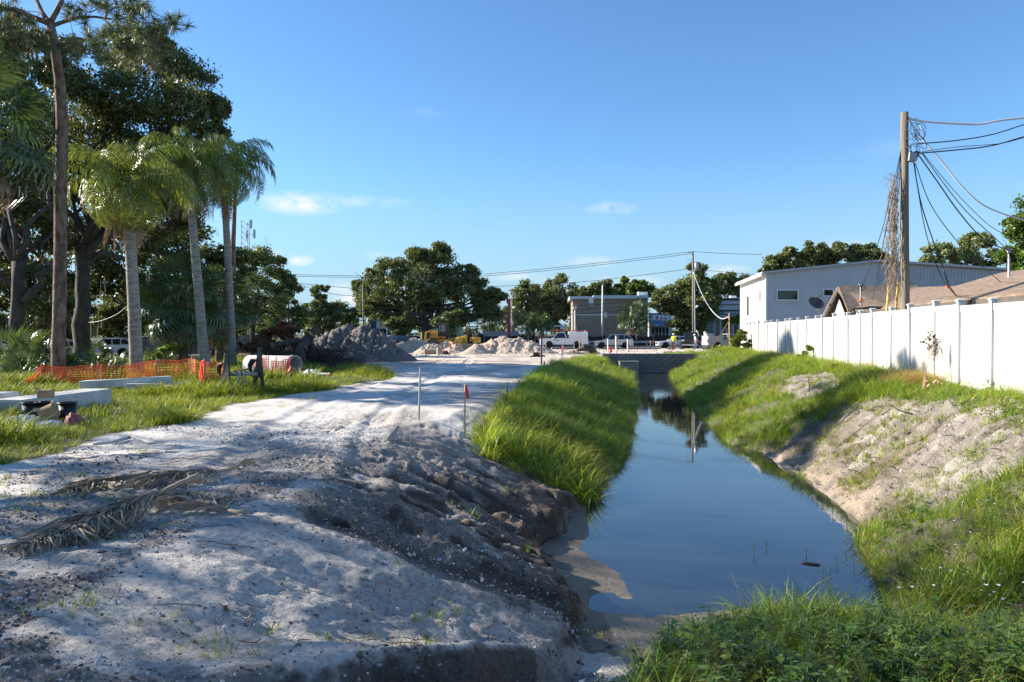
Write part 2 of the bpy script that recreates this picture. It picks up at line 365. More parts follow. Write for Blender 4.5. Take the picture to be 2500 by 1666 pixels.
def zones(X, Y):
    """weights of surface kinds: lawn, left bank grass, right bank grass, weeds"""
    jx = X + .5 * (fbm(X * .8, Y * .8, 81) - .5) * np.clip(Y / 12, .5, 3); jy = Y + .8 * (fbm(X * .8 + 40, Y * .8, 82) - .5) * np.clip(Y / 12, .5, 2)
    lawn = inpoly(jx, jy, LAWN)
    dl = XL(Y) - X
    dmax = np.interp(Y, [13, 14.5, 17, 25, 36, 54, 58], [1.9, 2.3, 3.0, 3.7, 4.4, 3.7, 2.8])
    lb = (jy > 13.45) & (dl > -.05) & (dl < dmax + .6 * (fbm(X * .7, Y * .7, 83) - .5)) & (Y < WALLY)
    rs = inpoly(jx, jy, SANDR) | inpoly(jx, jy, SANDR2)
    er = X - XR(Y)
    rb = (er > -.1) & (~rs) & (Y > 5.0) & (Y < 70) & (X < FX0 + FXS * Y + .25) & ~((Y < 8.2) & (er < .05))
    wd = (X > .72 + .35 * (fbm(X * 1.2, Y * 1.2, 84) - .5) + .30 * (Y - 4.2)) & (Y < 6.15 + .5 * (fbm(X * 1.1, 0 * Y, 85) - .5) + .25 * np.clip(X - 2.8, 0, 9)) & ((hgt(X, Y, False) > .16))
    return lawn, lb, rb, wd, rs
def ground():
    def grow(s0, lim, st, k):
        r = [s0]; 
        while abs(r[-1]) < lim: r.append(r[-1] + st); st *= k
        return r
    xs = sorted(set([-q for q in grow(4.0, 600, .028, 1.045)[1:]] + list(np.arange(-4.0, 4.5, .028)) + list(np.arange(4.52, 11, .055)) + grow(11.02, 600, .06, 1.05)))
    ys = sorted(set(list(-np.array(grow(0, 60, .5, 1.3))[1:]) + list(np.arange(0, 3.4, .12)) + list(np.arange(3.4, 9.0, .026)) + [q for q in grow(9.02, 30, .027, 1.0105) if q < 26] + grow(26.1, 900, .22, 1.0225)))
    xs = np.array(xs); ys = np.array(ys); X, Y = np.meshgrid(xs, ys); nx, ny = len(xs), len(ys)
    Z = hgt(X, Y); x, y, z = X.ravel(), Y.ravel(), Z.ravel()
    gy, gx = np.gradient(Z, ys, xs); slope = np.hypot(gx, gy).ravel()
    lawn, lb, rb, wd, rs = zones(x, y)
    n1 = fbm(x * .9 + 3, y * .9, 41); n3 = fbm(x * .35, y * .35, 91); n4 = fbm(x * 4, y * 4, 92, 3)
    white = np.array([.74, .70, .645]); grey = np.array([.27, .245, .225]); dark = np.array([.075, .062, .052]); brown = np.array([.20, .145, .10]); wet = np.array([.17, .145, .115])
    soil = np.array([.10, .088, .055]); tan = np.array([.60, .50, .40])
    def mx(a, b, t): return a * (1 - t[:, None]) + b * t[:, None]
    C = np.tile(white, (len(x), 1))
    # foreground and the side of the road: grey gravelly soil with white wash between
    dl = XL(y) - x
    greyness = sstep(.47, .55, n1 + .16 * (n4 - .5)) * (1 - sstep(9.5, 12.5, y)) * (.45 + .55 * sstep(-7, -2.0, x) + .5 * (1 - sstep(4.8, 6.2, y)))
    C = mx(C, np.array([.57, .53, .48]), (1 - sstep(7.0, 9.5, y + .4 * (n3 - .5))) * .8)
    C = mx(C, grey * .9, np.clip(greyness, 0, 1) * .92)
    C = mx(C, np.array([.34, .315, .29]), .5 * sstep(.5, .7, fbm(x * 2.6, y * 1.6, 93)) * (1 - greyness))
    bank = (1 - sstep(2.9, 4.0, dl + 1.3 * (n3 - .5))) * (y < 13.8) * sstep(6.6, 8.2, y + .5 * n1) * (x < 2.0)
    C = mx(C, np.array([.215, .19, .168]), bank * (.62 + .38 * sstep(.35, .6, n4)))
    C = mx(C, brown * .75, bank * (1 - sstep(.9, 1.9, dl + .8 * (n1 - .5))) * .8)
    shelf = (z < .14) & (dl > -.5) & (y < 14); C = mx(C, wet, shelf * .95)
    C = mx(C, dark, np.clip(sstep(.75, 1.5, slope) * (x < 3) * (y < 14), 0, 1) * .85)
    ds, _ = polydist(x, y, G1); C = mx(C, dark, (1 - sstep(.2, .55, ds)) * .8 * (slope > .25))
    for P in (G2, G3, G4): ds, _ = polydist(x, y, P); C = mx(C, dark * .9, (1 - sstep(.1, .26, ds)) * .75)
    # near end of the ditch
    nearend = (y < 8.6) & (x > 1.0) & (x < 5) & (z < .3); C = mx(C, np.array([.27, .23, .18]), nearend * .9)
    C = mx(C, np.array([.36, .34, .32]), ((x > .2) & (x < 3) & (y < 7.2) & (z > .3)) * .7)
    # right bank sand: tan near the water, brown band, grey-white above
    zr = z; C = mx(C, np.array([.27, .235, .20]), rs * .94); C = mx(C, np.array([.47, .43, .38]), rs * sstep(.48, .62, fbm(x * 1.6, y * 2.2, 96)) * .7)
    C = mx(C, np.array([.40, .32, .235]), rs * (1 - sstep(.15, .5, zr + .2 * (n3 - .5))) * .9)
    C = mx(C, brown * .72, rs * np.exp(-((zr - .62 + .7 * (n1 - .5)) / .42) ** 2) * sstep(11.8, 13.4, y) * sstep(.36, .52, fbm(x * 1.3, y * 1.3, 97)) * .95)
    C = mx(C, np.array([.20, .17, .14]), rs * sstep(.47, .58, n4) * .6)
    # road wear further off
    C = mx(C, tan, (y > 42) * (x < 60) * (.45 + .5 * sstep(.3, .6, fbm(x * .25, y * .5, 94))))
    C = mx(C, np.array([.40, .36, .32]), sstep(.5, .66, fbm(x * .5, y * .16, 95)) * (x < 2) * (y > 9) * .7)
    # grassed ground
    g = np.clip(lawn * 1.0 + lb * 1.0 + rb * 1.0 + wd * 1.0, 0, 1); C = mx(C, soil, g * .93)
    C = mx(C, np.array([.09, .095, .04]), (y > 96) * 1.0)
    C = mx(C, soil, ((x < -9) & (y > 44) & (y <= 96) & (x < -9 - .25 * (y - 44))) * 1.0)
    C = mx(C, soil, (x > FX0 + FXS * y + .3) * (y < 90) * .9)
    C = mx(C, np.array([.06, .05, .035]), ((z < -.02)) * .9)
    i = np.arange(ny - 1)[:, None] * nx + np.arange(nx - 1)[None, :]; i = i.ravel()
    Fc = np.c_[i, i + 1, i + nx + 1, i + nx]
    rg = np.where(z < .10, .35, .9)
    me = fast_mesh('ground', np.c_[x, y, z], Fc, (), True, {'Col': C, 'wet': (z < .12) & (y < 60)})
    o = link('ground', me); o['kind'] = 'structure'
    # material: zone colour x fine grain, bump
    m = bpy.data.materials.new('sandy_ground'); m.use_nodes = True; nt = m.node_tree; N = nt.nodes.new; L = nt.links.new
    p = nt.nodes['Principled BSDF']; a = N('ShaderNodeAttribute'); a.attribute_name = 'Col'
    tc = N('ShaderNodeTexCoord')
    nz = N('ShaderNodeTexNoise'); nz.inputs['Scale'].default_value = 22; nz.inputs['Detail'].default_value = 8; nz.inputs['Roughness'].default_value = .72; L(tc.outputs['Object'], nz.inputs['Vector'])
    rp = N('ShaderNodeValToRGB'); rp.color_ramp.elements[0].position = .36; rp.color_ramp.elements[0].color = (.55, .53, .51, 1); rp.color_ramp.elements[1].position = .56; rp.color_ramp.elements[1].color = (1.12, 1.12, 1.12, 1)
    L(nz.outputs['Fac'], rp.inputs[0])
    vo = N('ShaderNodeTexVoronoi'); vo.inputs['Scale'].default_value = 30; L(tc.outputs['Object'], vo.inputs['Vector'])
    r2 = N('ShaderNodeValToRGB'); r2.color_ramp.elements[0].position = .10; r2.color_ramp.elements[0].color = (.30, .27, .25, 1); r2.color_ramp.elements[1].position = .2; r2.color_ramp.elements[1].color = (1, 1, 1, 1)
    L(vo.outputs['Distance'], r2.inputs[0])
    n5 = N('ShaderNodeTexNoise'); n5.inputs['Scale'].default_value = 3.5; n5.inputs['Detail'].default_value = 6; L(tc.outputs['Object'], n5.inputs['Vector'])
    r5 = N('ShaderNodeValToRGB'); r5.color_ramp.elements[0].position = .44; r5.color_ramp.elements[0].color = (0, 0, 0, 1); r5.color_ramp.elements[1].position = .6; r5.color_ramp.elements[1].color = (1, 1, 1, 1); L(n5.outputs['Fac'], r5.inputs[0])
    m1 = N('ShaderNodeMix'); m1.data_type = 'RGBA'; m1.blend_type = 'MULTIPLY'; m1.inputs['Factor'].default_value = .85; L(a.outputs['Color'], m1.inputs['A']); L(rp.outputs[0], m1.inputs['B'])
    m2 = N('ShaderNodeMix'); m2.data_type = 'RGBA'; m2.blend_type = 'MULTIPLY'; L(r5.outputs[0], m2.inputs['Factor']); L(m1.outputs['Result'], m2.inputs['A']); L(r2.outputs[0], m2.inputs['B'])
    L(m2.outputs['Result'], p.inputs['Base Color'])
    w = N('ShaderNodeAttribute'); w.attribute_name = 'wet'; mr = N('ShaderNodeMapRange'); mr.inputs['To Min'].default_value = .92; mr.inputs['To Max'].default_value = .42; L(w.outputs['Fac'], mr.inputs[0]); L(mr.outputs[0], p.inputs['Roughness'])
    p.inputs['Specular IOR Level'].default_value = .25
    b = N('ShaderNodeBump'); b.inputs['Strength'].default_value = .9; b.inputs['Distance'].default_value = .045
    n6 = N('ShaderNodeTexNoise'); n6.inputs['Scale'].default_value = 34; n6.inputs['Detail'].default_value = 6; n6.inputs['Roughness'].default_value = .7; L(tc.outputs['Object'], n6.inputs['Vector']); L(n6.outputs['Fac'], b.inputs['Height'])
    L(b.outputs[0], p.inputs['Normal']); me.materials.append(m)
    return o
ground()
def water():
    mb = MB(); mb.quad((-1, 4.5, 0), (30, 4.5, 0), (30, WALLY + .3, 0), (-1, WALLY + .3, 0))
    m = bpy.data.materials.new('ditch_water'); m.use_nodes = True; nt = m.node_tree; N = nt.nodes.new; L = nt.links.new
    p = nt.nodes['Principled BSDF']; p.inputs['Base Color'].default_value = (.020, .024, .026, 1); p.inputs['Roughness'].default_value = .03; p.inputs['IOR'].default_value = 1.85; p.inputs['Specular IOR Level'].default_value = .5
    tc = N('ShaderNodeTexCoord'); nz = N('ShaderNodeTexNoise'); nz.inputs['Scale'].default_value = 2.2; nz.inputs['Detail'].default_value = 3; L(tc.outputs['Object'], nz.inputs['Vector'])
    n2 = N('ShaderNodeTexNoise'); n2.inputs['Scale'].default_value = 9; n2.inputs['Detail'].default_value = 2; L(tc.outputs['Object'], n2.inputs['Vector'])
    # breeze ripples only at the far end
    sx = N('ShaderNodeSeparateXYZ'); L(tc.outputs['Object'], sx.inputs[0]); mr = N('ShaderNodeMapRange'); mr.inputs['From Min'].default_value = 34; mr.inputs['From Max'].default_value = 46; L(sx.outputs['Y'], mr.inputs[0])
    ml = N('ShaderNodeMath'); ml.operation = 'MULTIPLY'; L(mr.outputs[0], ml.inputs[0]); L(n2.outputs['Fac'], ml.inputs[1])
    ad = N('ShaderNodeMath'); ad.operation = 'MULTIPLY_ADD'; ad.inputs[1].default_value = .35; L(nz.outputs['Fac'], ad.inputs[0]); L(ml.outputs[0], ad.inputs[2])
    b = N('ShaderNodeBump'); b.inputs['Strength'].default_value = .16; b.inputs['Distance'].default_value = .02; L(ad.outputs[0], b.inputs['Height']); L(b.outputs[0], p.inputs['Normal'])
    o = mb.build('water', m); o['kind'] = 'structure'
water()

# ---------------------------------------------------------------- scatter by instancing (stuff)
PROTO = {}
def proto_coll(name, objs_me):
    c = bpy.data.collections.new(name)
    for i, me in enumerate(objs_me):
        o = bpy.data.objects.new('%s_%02d' % (name, i), me); c.objects.link(o)
    PROTO[name] = c; return c
def scatter(name, coll, P, rot, scl, idx, label, cat):
    me = bpy.data.meshes.new(name); n = len(P); me.vertices.add(n); me.vertices.foreach_set('co', np.asarray(P, np.float32).ravel())
    at = me.attributes.new('rot', 'FLOAT_VECTOR', 'POINT'); at.data.foreach_set('vector', np.asarray(rot, np.float32).ravel())
    at = me.attributes.new('scl', 'FLOAT', 'POINT'); at.data.foreach_set('value', np.asarray(scl, np.float32))
    at = me.attributes.new('idx', 'INT', 'POINT'); at.data.foreach_set('value', np.asarray(idx, np.int32))
    o = link(name, me); tag(o, label, cat, kind='stuff')
    g = bpy.data.node_groups.new(name + '_scatter', 'GeometryNodeTree')
    g.interface.new_socket('Geometry', in_out='INPUT', socket_type='NodeSocketGeometry'); g.interface.new_socket('Geometry', in_out='OUTPUT', socket_type='NodeSocketGeometry')
    N = g.nodes.new; L = g.links.new
    gi = N('NodeGroupInput'); go = N('NodeGroupOutput'); ci = N('GeometryNodeCollectionInfo'); ci.inputs['Collection'].default_value = coll
    ci.inputs['Separate Children'].default_value = True; ci.inputs['Reset Children'].default_value = True
    ip = N('GeometryNodeInstanceOnPoints'); ip.inputs['Pick Instance'].default_value = True
    def na(nm, ty):
        q = N('GeometryNodeInputNamedAttribute'); q.data_type = ty; q.inputs['Name'].default_value = nm; return q.outputs['Attribute']
    er = N('FunctionNodeEulerToRotation'); L(na('rot', 'FLOAT_VECTOR'), er.inputs[0]); L(er.outputs[0], ip.inputs['Rotation'])
    L(na('scl', 'FLOAT'), ip.inputs['Scale']); L(na('idx', 'INT'), ip.inputs['Instance Index'])
    L(gi.outputs[0], ip.inputs['Points']); L(ci.outputs[0], ip.inputs['Instance']); L(ip.outputs[0], go.inputs[0])
    md = o.modifiers.new('scatter', 'NODES'); md.node_group = g
    return o
def blades(seed, nb, spread, hmin, hmax, width, droop, segs=4, lean=.25, mat=None, seedheads=0):
    rg = np.random.default_rng(seed); V = []; Fc = []; C = []
    for b in range(nb):
        a = rg.uniform(0, 2 * PI); r = spread * math.sqrt(rg.uniform()); bx, by = r * math.cos(a), r * math.sin(a)
        h = rg.uniform(hmin, hmax); a2 = a + rg.normal(0, .7); dx, dy = math.cos(a2), math.sin(a2); ln = rg.uniform(.05, lean); dr = droop * rg.uniform(.4, 1.3)
        sx, sy = -dy, dx; w = width * rg.uniform(.7, 1.3); base = len(V); c = rg.uniform(.72, 1.22); yel = rg.uniform(0, 1) ** 3
        for s in range(segs + 1):
            t = s / segs; out = h * (ln * t + dr * t * t * .8); z = h * (t - .42 * dr * t * t * t)
            ww = w * (1 - t) ** .6 * .5 + .0004
            for q in (-1, 1): V.append((bx + dx * out + sx * ww * q, by + dy * out + sy * ww * q, z)); C.append((c * (1 + .35 * yel + .25 * t), c * (1 + .12 * t), c * (1 - .3 * yel)))
        for s in range(segs): k = base + 2 * s; Fc.append((k, k + 1, k + 3, k + 2))
    return fast_mesh('tuft', V, Fc, [mat], True, {'Col': np.array(C)})
g_long = M('long_grass_blade', (.175, .305, .045), (.245, .375, .065), scale=1.2, rough=.45, spec=.35, trans=.5, attr='Col', rnd=.42, tcol=(1.25, 1.15, .7))
g_short = M('lawn_grass_blade', (.18, .27, .042), (.27, .34, .065), scale=1.2, rough=.5, spec=.35, trans=.42, attr='Col', rnd=.30, tcol=(1.25, 1.15, .7))
g_dry = M('dry_grass_blade', (.38, .29, .12), (.46, .36, .17), scale=1.5, rough=.6, trans=.35, attr='Col', rnd=.2)
g_yel = M('yellow_green_blade', (.27, .35, .06), (.34, .41, .085), scale=1.2, rough=.5, spec=.35, trans=.42, attr='Col', rnd=.3, tcol=(1.2, 1.1, .7))
proto_coll('long_tuft', [blades(10 + i, 17, .14, .18, .66, .0175, .95, 4, .42, g_long if i < 3 else g_yel) for i in range(5)] + [blades(17, 7, .12, .45, .95, .008, .8, 5, .4, g_dry)])
proto_coll('lawn_tuft', [blades(30 + i, 18, .12, .08, .38, .013, .8, 3, .45, g_short) for i in range(5)])
proto_coll('fine_tuft', [blades(40 + i, 14, .05, .05, .15, .006, .5, 3, .5, g_short) for i in range(4)])
proto_coll('dry_tuft', [blades(50 + i, 30, .09, .25, .6, .008, 1.1, 4, .5, g_dry) for i in range(3)])
def spread_pts(seed, n, box, keep, dens=None):
    rg = np.random.default_rng(seed); x = rg.uniform(box[0], box[1], n); y = rg.uniform(box[2], box[3], n)
    if dens is not None: k = rg.uniform(size=n) < dens(x, y); x, y = x[k], y[k]
    k = keep(x, y); x, y = x[k], y[k]; z = hgt(x, y); return x, y, z, rg
def put(name, coll, nproto, x, y, z, rg, smin, smax, label, cat, tilt=.15, sink=.02):
    n = len(x)
    if coll == 'long_tuft':   # patchy heights, yellower and drier patches
        f = fbm(x * .9, y * .9, 111); f2 = fbm(x * .5 + 9, y * .5, 112); s = (smin + (smax - smin) * np.clip((f - .3) / .4, 0, 1)) * rg.uniform(.7, 1.25, n)
        u = rg.uniform(size=n); idx = np.where(u < np.clip((f2 - .45) * 1.6, .05, .35), rg.integers(3, 5, n), rg.integers(0, 3, n)); idx = np.where(rg.uniform(size=n) < .025 + .06 * (f2 > .6), 5, idx)
        rot = np.c_[rg.normal(0, tilt, n), rg.normal(0, tilt, n), rg.uniform(0, 2 * PI, n)]; return scatter(name, PROTO[coll], np.c_[x, y, z - sink], rot, s, idx, label, cat)
    n = len(x); rot = np.c_[rg.normal(0, tilt, n), rg.normal(0, tilt, n), rg.uniform(0, 2 * PI, n)]
    return scatter(name, PROTO[coll], np.c_[x, y, z - sink], rot, rg.uniform(smin, smax, n), rg.integers(0, nproto, n), label, cat)
def grasses():
    x, y, z, rg = spread_pts(1, 46000, (-3, 12, 13, 58), lambda x, y: zones(x, y)[1], lambda x, y: np.clip(18 / y, .3, 1))
    put('bank_grass', 'long_tuft', 5, x, y, z, rg, .40, 1.0, 'tall arching green grass covering the left ditch bank', 'grass')
    x, y, z, rg = spread_pts(2, 90000, (3.5, 20, 5, 66), lambda x, y: zones(x, y)[2] & ~zones(x, y)[3], lambda x, y: np.clip(16 / y, .25, 1))
    put('ditch_grass', 'long_tuft', 5, x, y, z, rg, .32, .8, 'green grass on the right ditch bank below the white fence', 'grass')
    def lk(x, y):
        b = sstep(.33, .5, fbm(x * .45, y * .45, 101)); return zones(x, y)[0] & (np.random.default_rng(5).uniform(size=len(x)) < .25 + .75 * b) & (y < 47)
    x, y, z, rg = spread_pts(3, 150000, (-40, -2, 8, 48), lk, lambda x, y: np.clip(13 / y, .2, 1) * (x > -.75 * y - 3))
    tall = fbm(x * .5, y * .5, 102); sc = .55 + 1.0 * sstep(.4, .65, tall)
    n = len(x); rot = np.c_[rg.normal(0, .12, n), rg.normal(0, .12, n), rg.uniform(0, 6.28, n)]
    scatter('lawn_grass', PROTO['lawn_tuft'], np.c_[x, y, z - .02], rot, sc * rg.uniform(.8, 1.25, n), rg.integers(0, 5, n), 'rough green grass between the trees and the sand road', 'grass')
    # sparse fine grass on the bare ground
    def sp(x, y):
        lw, lb, rb, wd, rs = zones(x, y); f = fbm(x * 1.1, y * 1.1, 103)
        dl = XL(y) - x
        return ~(lw | lb | rb | wd) & (f > np.where(rs, .535, .635)) & (z0(x, y) > .12) & ((x < 1) | rs) & ~((np.abs(x + 3.2) < 1.5) & (y > 8.5))
    z0 = lambda x, y: hgt(x, y, False)
    x, y, z, rg = spread_pts(4, 15000, (-6, 10, 4, 26), sp, lambda x, y: np.clip(9 / y, .2, 1))
    put('sparse_grass', 'fine_tuft', 4, x, y, z, rg, .3, 1.0, 'sparse young grass sprouting from the bare grey sand', 'grass', .25)
    # strip of taller growth and dry grass along the fence foot
    def fk(x, y): q = FX0 + FXS * y - x; return (q > .1) & (q < .9 + .5 * fbm(x, y, 104))
    x, y, z, rg = spread_pts(6, 9000, (8, 18, 9, 52), fk, lambda x, y: np.clip(14 / y, .2, 1))
    put('fence_foot_grass', 'long_tuft', 5, x, y, z, rg, .5, 1.05, 'taller grass growing along the foot of the white fence', 'grass')
    def dk(x, y): q = FX0 + FXS * y - x; return (q > .1) & (q < 1.0) & (np.abs(y - 18.2) < .9)
    x, y, z, rg = spread_pts(7, 900, (8.5, 11.5, 16.5, 19.5), dk)
    put('dry_grass', 'dry_tuft', 3, x, y, z, rg, .6, 1.0, 'yellow dry grass clump against the white fence', 'grass')
grasses()
# ---------------------------------------------------------------- trees
bark_oak = M('oak_bark', (.045, .036, .028), (.10, .08, .062), scale=6, rough=.9, bump=1.0, bscale=22, stretch=(1, 1, .35))
bark_pine = M('pine_bark', (.095, .06, .042), (.24, .165, .125), scale=5, rough=.9, bump=1.5, bscale=14, stretch=(1, 1, .45), contrast=(.4, .58))
bark_palm = M('palm_bark', (.17, .155, .125), (.37, .34, .29), scale=7, rough=.85, bump=.6, bscale=16, stretch=(.5, .5, 2.2))
bark_sabal = M('sabal_bark', (.09, .065, .045), (.22, .16, .11), scale=8, rough=.9, bump=1.2, bscale=18)
leaf_oak = M('oak_leaf', (.085, .115, .040), (.145, .17, .062), scale=.5, rough=.42, spec=.5, trans=.30, attr='Col', rnd=.05, tcol=(1.2, 1.15, .6))
leaf_far = M('far_oak_leaf', (.105, .148, .058), (.175, .21, .085), scale=.35, rough=.5, spec=.45, trans=.28, attr='Col', rnd=.10, tcol=(1.2, 1.15, .6))
leaf_green = M('fresh_leaf', (.085, .15, .025), (.13, .20, .04), scale=.5, rough=.45, spec=.45, trans=.35, attr='Col', rnd=.08, tcol=(1.2, 1.15, .6))
leaf_pine = M('pine_needle', (.085, .12, .05), (.14, .175, .075), scale=.5, rough=.5, trans=.22, attr='Col', rnd=.05)
leaf_palm = M('palm_leaflet', (.125, .20, .045), (.185, .255, .065), scale=.7, rough=.35, spec=.55, trans=.38, attr='Col', rnd=.18, tcol=(1.25, 1.15, .6))
leaf_fan = M('fan_leaf', (.055, .095, .038), (.095, .14, .055), scale=.7, rough=.33, spec=.6, trans=.22, attr='Col', rnd=.2, tcol=(1.2, 1.15, .6))
leaf_dead = M('dead_frond', (.20, .135, .085), (.34, .25, .165), scale=2, rough=.85, attr='Col', trans=.12, rnd=.2)
moss = M('hanging_moss', (.16, .155, .12), (.24, .23, .18), scale=2, rough=.9, trans=.25)
def leaf_cards(rg, C, size, jitter=.35, up=.35, aspect=.55, tint=None):
    """rhombic leaf faces at centres C"""
    n = len(C); u = rg.normal(size=(n, 3)); u /= np.linalg.norm(u, axis=1)[:, None]
    nn = rg.normal(size=(n, 3)); nn[:, 2] += up * 2; v = np.cross(nn, u); v /= np.maximum(np.linalg.norm(v, axis=1), 1e-6)[:, None]
    s = size * rg.uniform(1 - jitter, 1 + jitter, n)[:, None]
    b = np.cross(u, v) * s * .12
    P = np.stack([C - u * s * .5, C - v * s * aspect * .5 + b, C + u * s * .5, C + v * s * aspect * .5 + b], 1).reshape(-1, 3)
    Fc = np.arange(4 * n).reshape(n, 4)
    t = rg.uniform(.62, 1.35, n) if tint is None else tint
    col = np.stack([t * rg.uniform(.88, 1.22, n), t, t * rg.uniform(.7, 1.1, n)], 1)
    return P, Fc, np.repeat(col, 4, 0)
def lobes_leaves(rg, lobes, per, size, sub=9, hollow=.35):
    """lobes: list of (center, (rx,ry,rz)); each is broken into sub-clumps for an uneven outline"""
    Cs = []; T = []
    for (c, r) in lobes:
        k = max(4, int(sub))
        d = rg.normal(size=(k, 3)); d /= np.linalg.norm(d, axis=1)[:, None]; d *= rg.uniform(hollow, 1.0, k)[:, None] ** .6
        far = rg.uniform(size=k) < .2; cc = np.array(c) + d * np.array(r) * np.where(far, 1.2, .86)[:, None]
        sr = np.array(r) * (rg.uniform(.32, .64, k) * np.where(far, .6, 1))[:, None]
        m = max(6, int(per / k))
        for q in range(k):
            w = rg.normal(size=(m, 3)); w /= np.linalg.norm(w, axis=1)[:, None]; w *= (rg.uniform(0, 1, m) ** .5 * rg.choice([1, 1, 1, 1.3], m))[:, None]
            w[:, 2] *= .75
            Cs.append(cc[q] + w * sr[q]); T.append(np.full(m, rg.uniform(.75, 1.25)) * rg.uniform(.75, 1.25, m))
    return np.concatenate(Cs), np.concatenate(T)
def limb(mb, p0, p1, r0, r1, rg, wob=.08, n=6, seg=7, sag=0):
    p0, p1 = Vector(p0), Vector(p1); L = (p1 - p0).length; pts = []; rs = []
    for i in range(seg):
        t = i / (seg - 1); p = p0.lerp(p1, t); w = math.sin(t * PI) * L * wob
        p = p + Vector((rg.normal() * w, rg.normal() * w, rg.normal() * w * .6 + sag * math.sin(t * PI) * L)); pts.append(p); rs.append(r0 + (r1 - r0) * t ** .8)
    mb.tube(pts, rs, n); return pts
def broadleaf(name, label, base, lobes, per, size, trunk_r, fork_z, seed, lmat=None, bmat=None, group=None, cat='tree', nl=None, sub=9, trunk_top=None, limbs=14, hollow=.35, moss_n=0, extra_trunks=()):
    """lobes in world space; trunk from base to the fork, limbs out to the lobes, leaves through them"""
    rg = np.random.default_rng(seed); t = thing(name, label, cat, base, 0, group); b = Vector(base)
    mb = MB(); top = Vector(trunk_top) if trunk_top else b + Vector((rg.normal() * .3, rg.normal() * .3, fork_z))
    pts = [b + Vector((0, 0, -.3)), b + Vector((0, 0, .25))]; rs = [trunk_r * 1.5, trunk_r * 1.15]
    for i in range(1, 7):
        q = i / 6; pts.append(b.lerp(top, q) + Vector((rg.normal(), rg.normal(), 0)) * trunk_r * .10 * (i < 6)); rs.append(trunk_r * (1 - .28 * q))
    mb.tube(pts, rs, 10)
    sel = list(range(len(lobes))); rg.shuffle(sel)
    for i in sel[:limbs]:
        c, r = lobes[i]; st = top.lerp(b, rg.uniform(0, .3)) if rg.uniform() < .6 else top
        q = limb(mb, st, Vector(c) + Vector((0, 0, -.15 * r[2])), trunk_r * rg.uniform(.38, .6), trunk_r * .10, rg, .07)
        for k in range(3):
            a = q[rg.integers(3, len(q))]; e = Vector(c) + Vector(tuple(rg.normal(size=3) * np.array(r) * .7)); limb(mb, a, e, trunk_r * .16, trunk_r * .03, rg, .08, 5, 5)
    for (e0, e1, r0, r1) in extra_trunks: limb(mb, e0, e1, r0, r1, rg, .05, 8, 8)
    mb.build('trunk', bmat or bark_oak, t, True, w=True)
    C, T = lobes_leaves(rg, lobes, per, size, sub, hollow); P, Fc, col = leaf_cards(rg, C, size, tint=T)
    o = link('crown', fast_mesh('crown', P - np.array(base), Fc, [lmat or leaf_oak], False, {'Col': col}), t)
    if moss_n:
        V = []; FF = []
        for k in range(moss_n):
            c, r = lobes[rg.integers(len(lobes))]; p = np.array(c) + rg.normal(size=3) * np.array(r) * (.6, .6, .35); ln = rg.uniform(.5, 1.8)
            for j in range(5):
                q = p + rg.normal(size=3) * .12; a = rg.uniform(0, PI); dx = np.array([math.cos(a), math.sin(a), 0]) * rg.uniform(.02, .05); i0 = len(V)
                l2 = ln * rg.uniform(.5, 1); V += [q - dx, q + dx, q + dx * .7 + (0, 0, -l2 * .6), q - dx * .7 + (0, 0, -l2 * .6), q + (.02, 0, -l2)]; FF += [(i0, i0 + 1, i0 + 2, i0 + 3), (i0 + 3, i0 + 2, i0 + 4, i0 + 4)]
        FF = [f for f in FF if f[2] != f[3]]
        link('moss', fast_mesh('moss', np.array(V) - np.array(base), FF, [moss]), t)['kind'] = 'stuff'
    return t
def L_(lst, Y, dy=.35, sy=1.0, rg=None):
    """lobes from (px, py, rpx[, Y offset]) at depth Y"""
    out = []
    for q in lst:
        yy = Y + (q[3] if len(q) > 3 else 0); c = PX(q[0], q[1], yy); r = q[2] / F * yy; out.append((tuple(c), (r, r * sy, r * .9)))
    return out
def G(x, y, dz=0): return (x, y, H(x, y) + dz)
def gx(px, Y): return ((px - 1250) / F * Y, Y, H((px - 1250) / F * Y, Y))

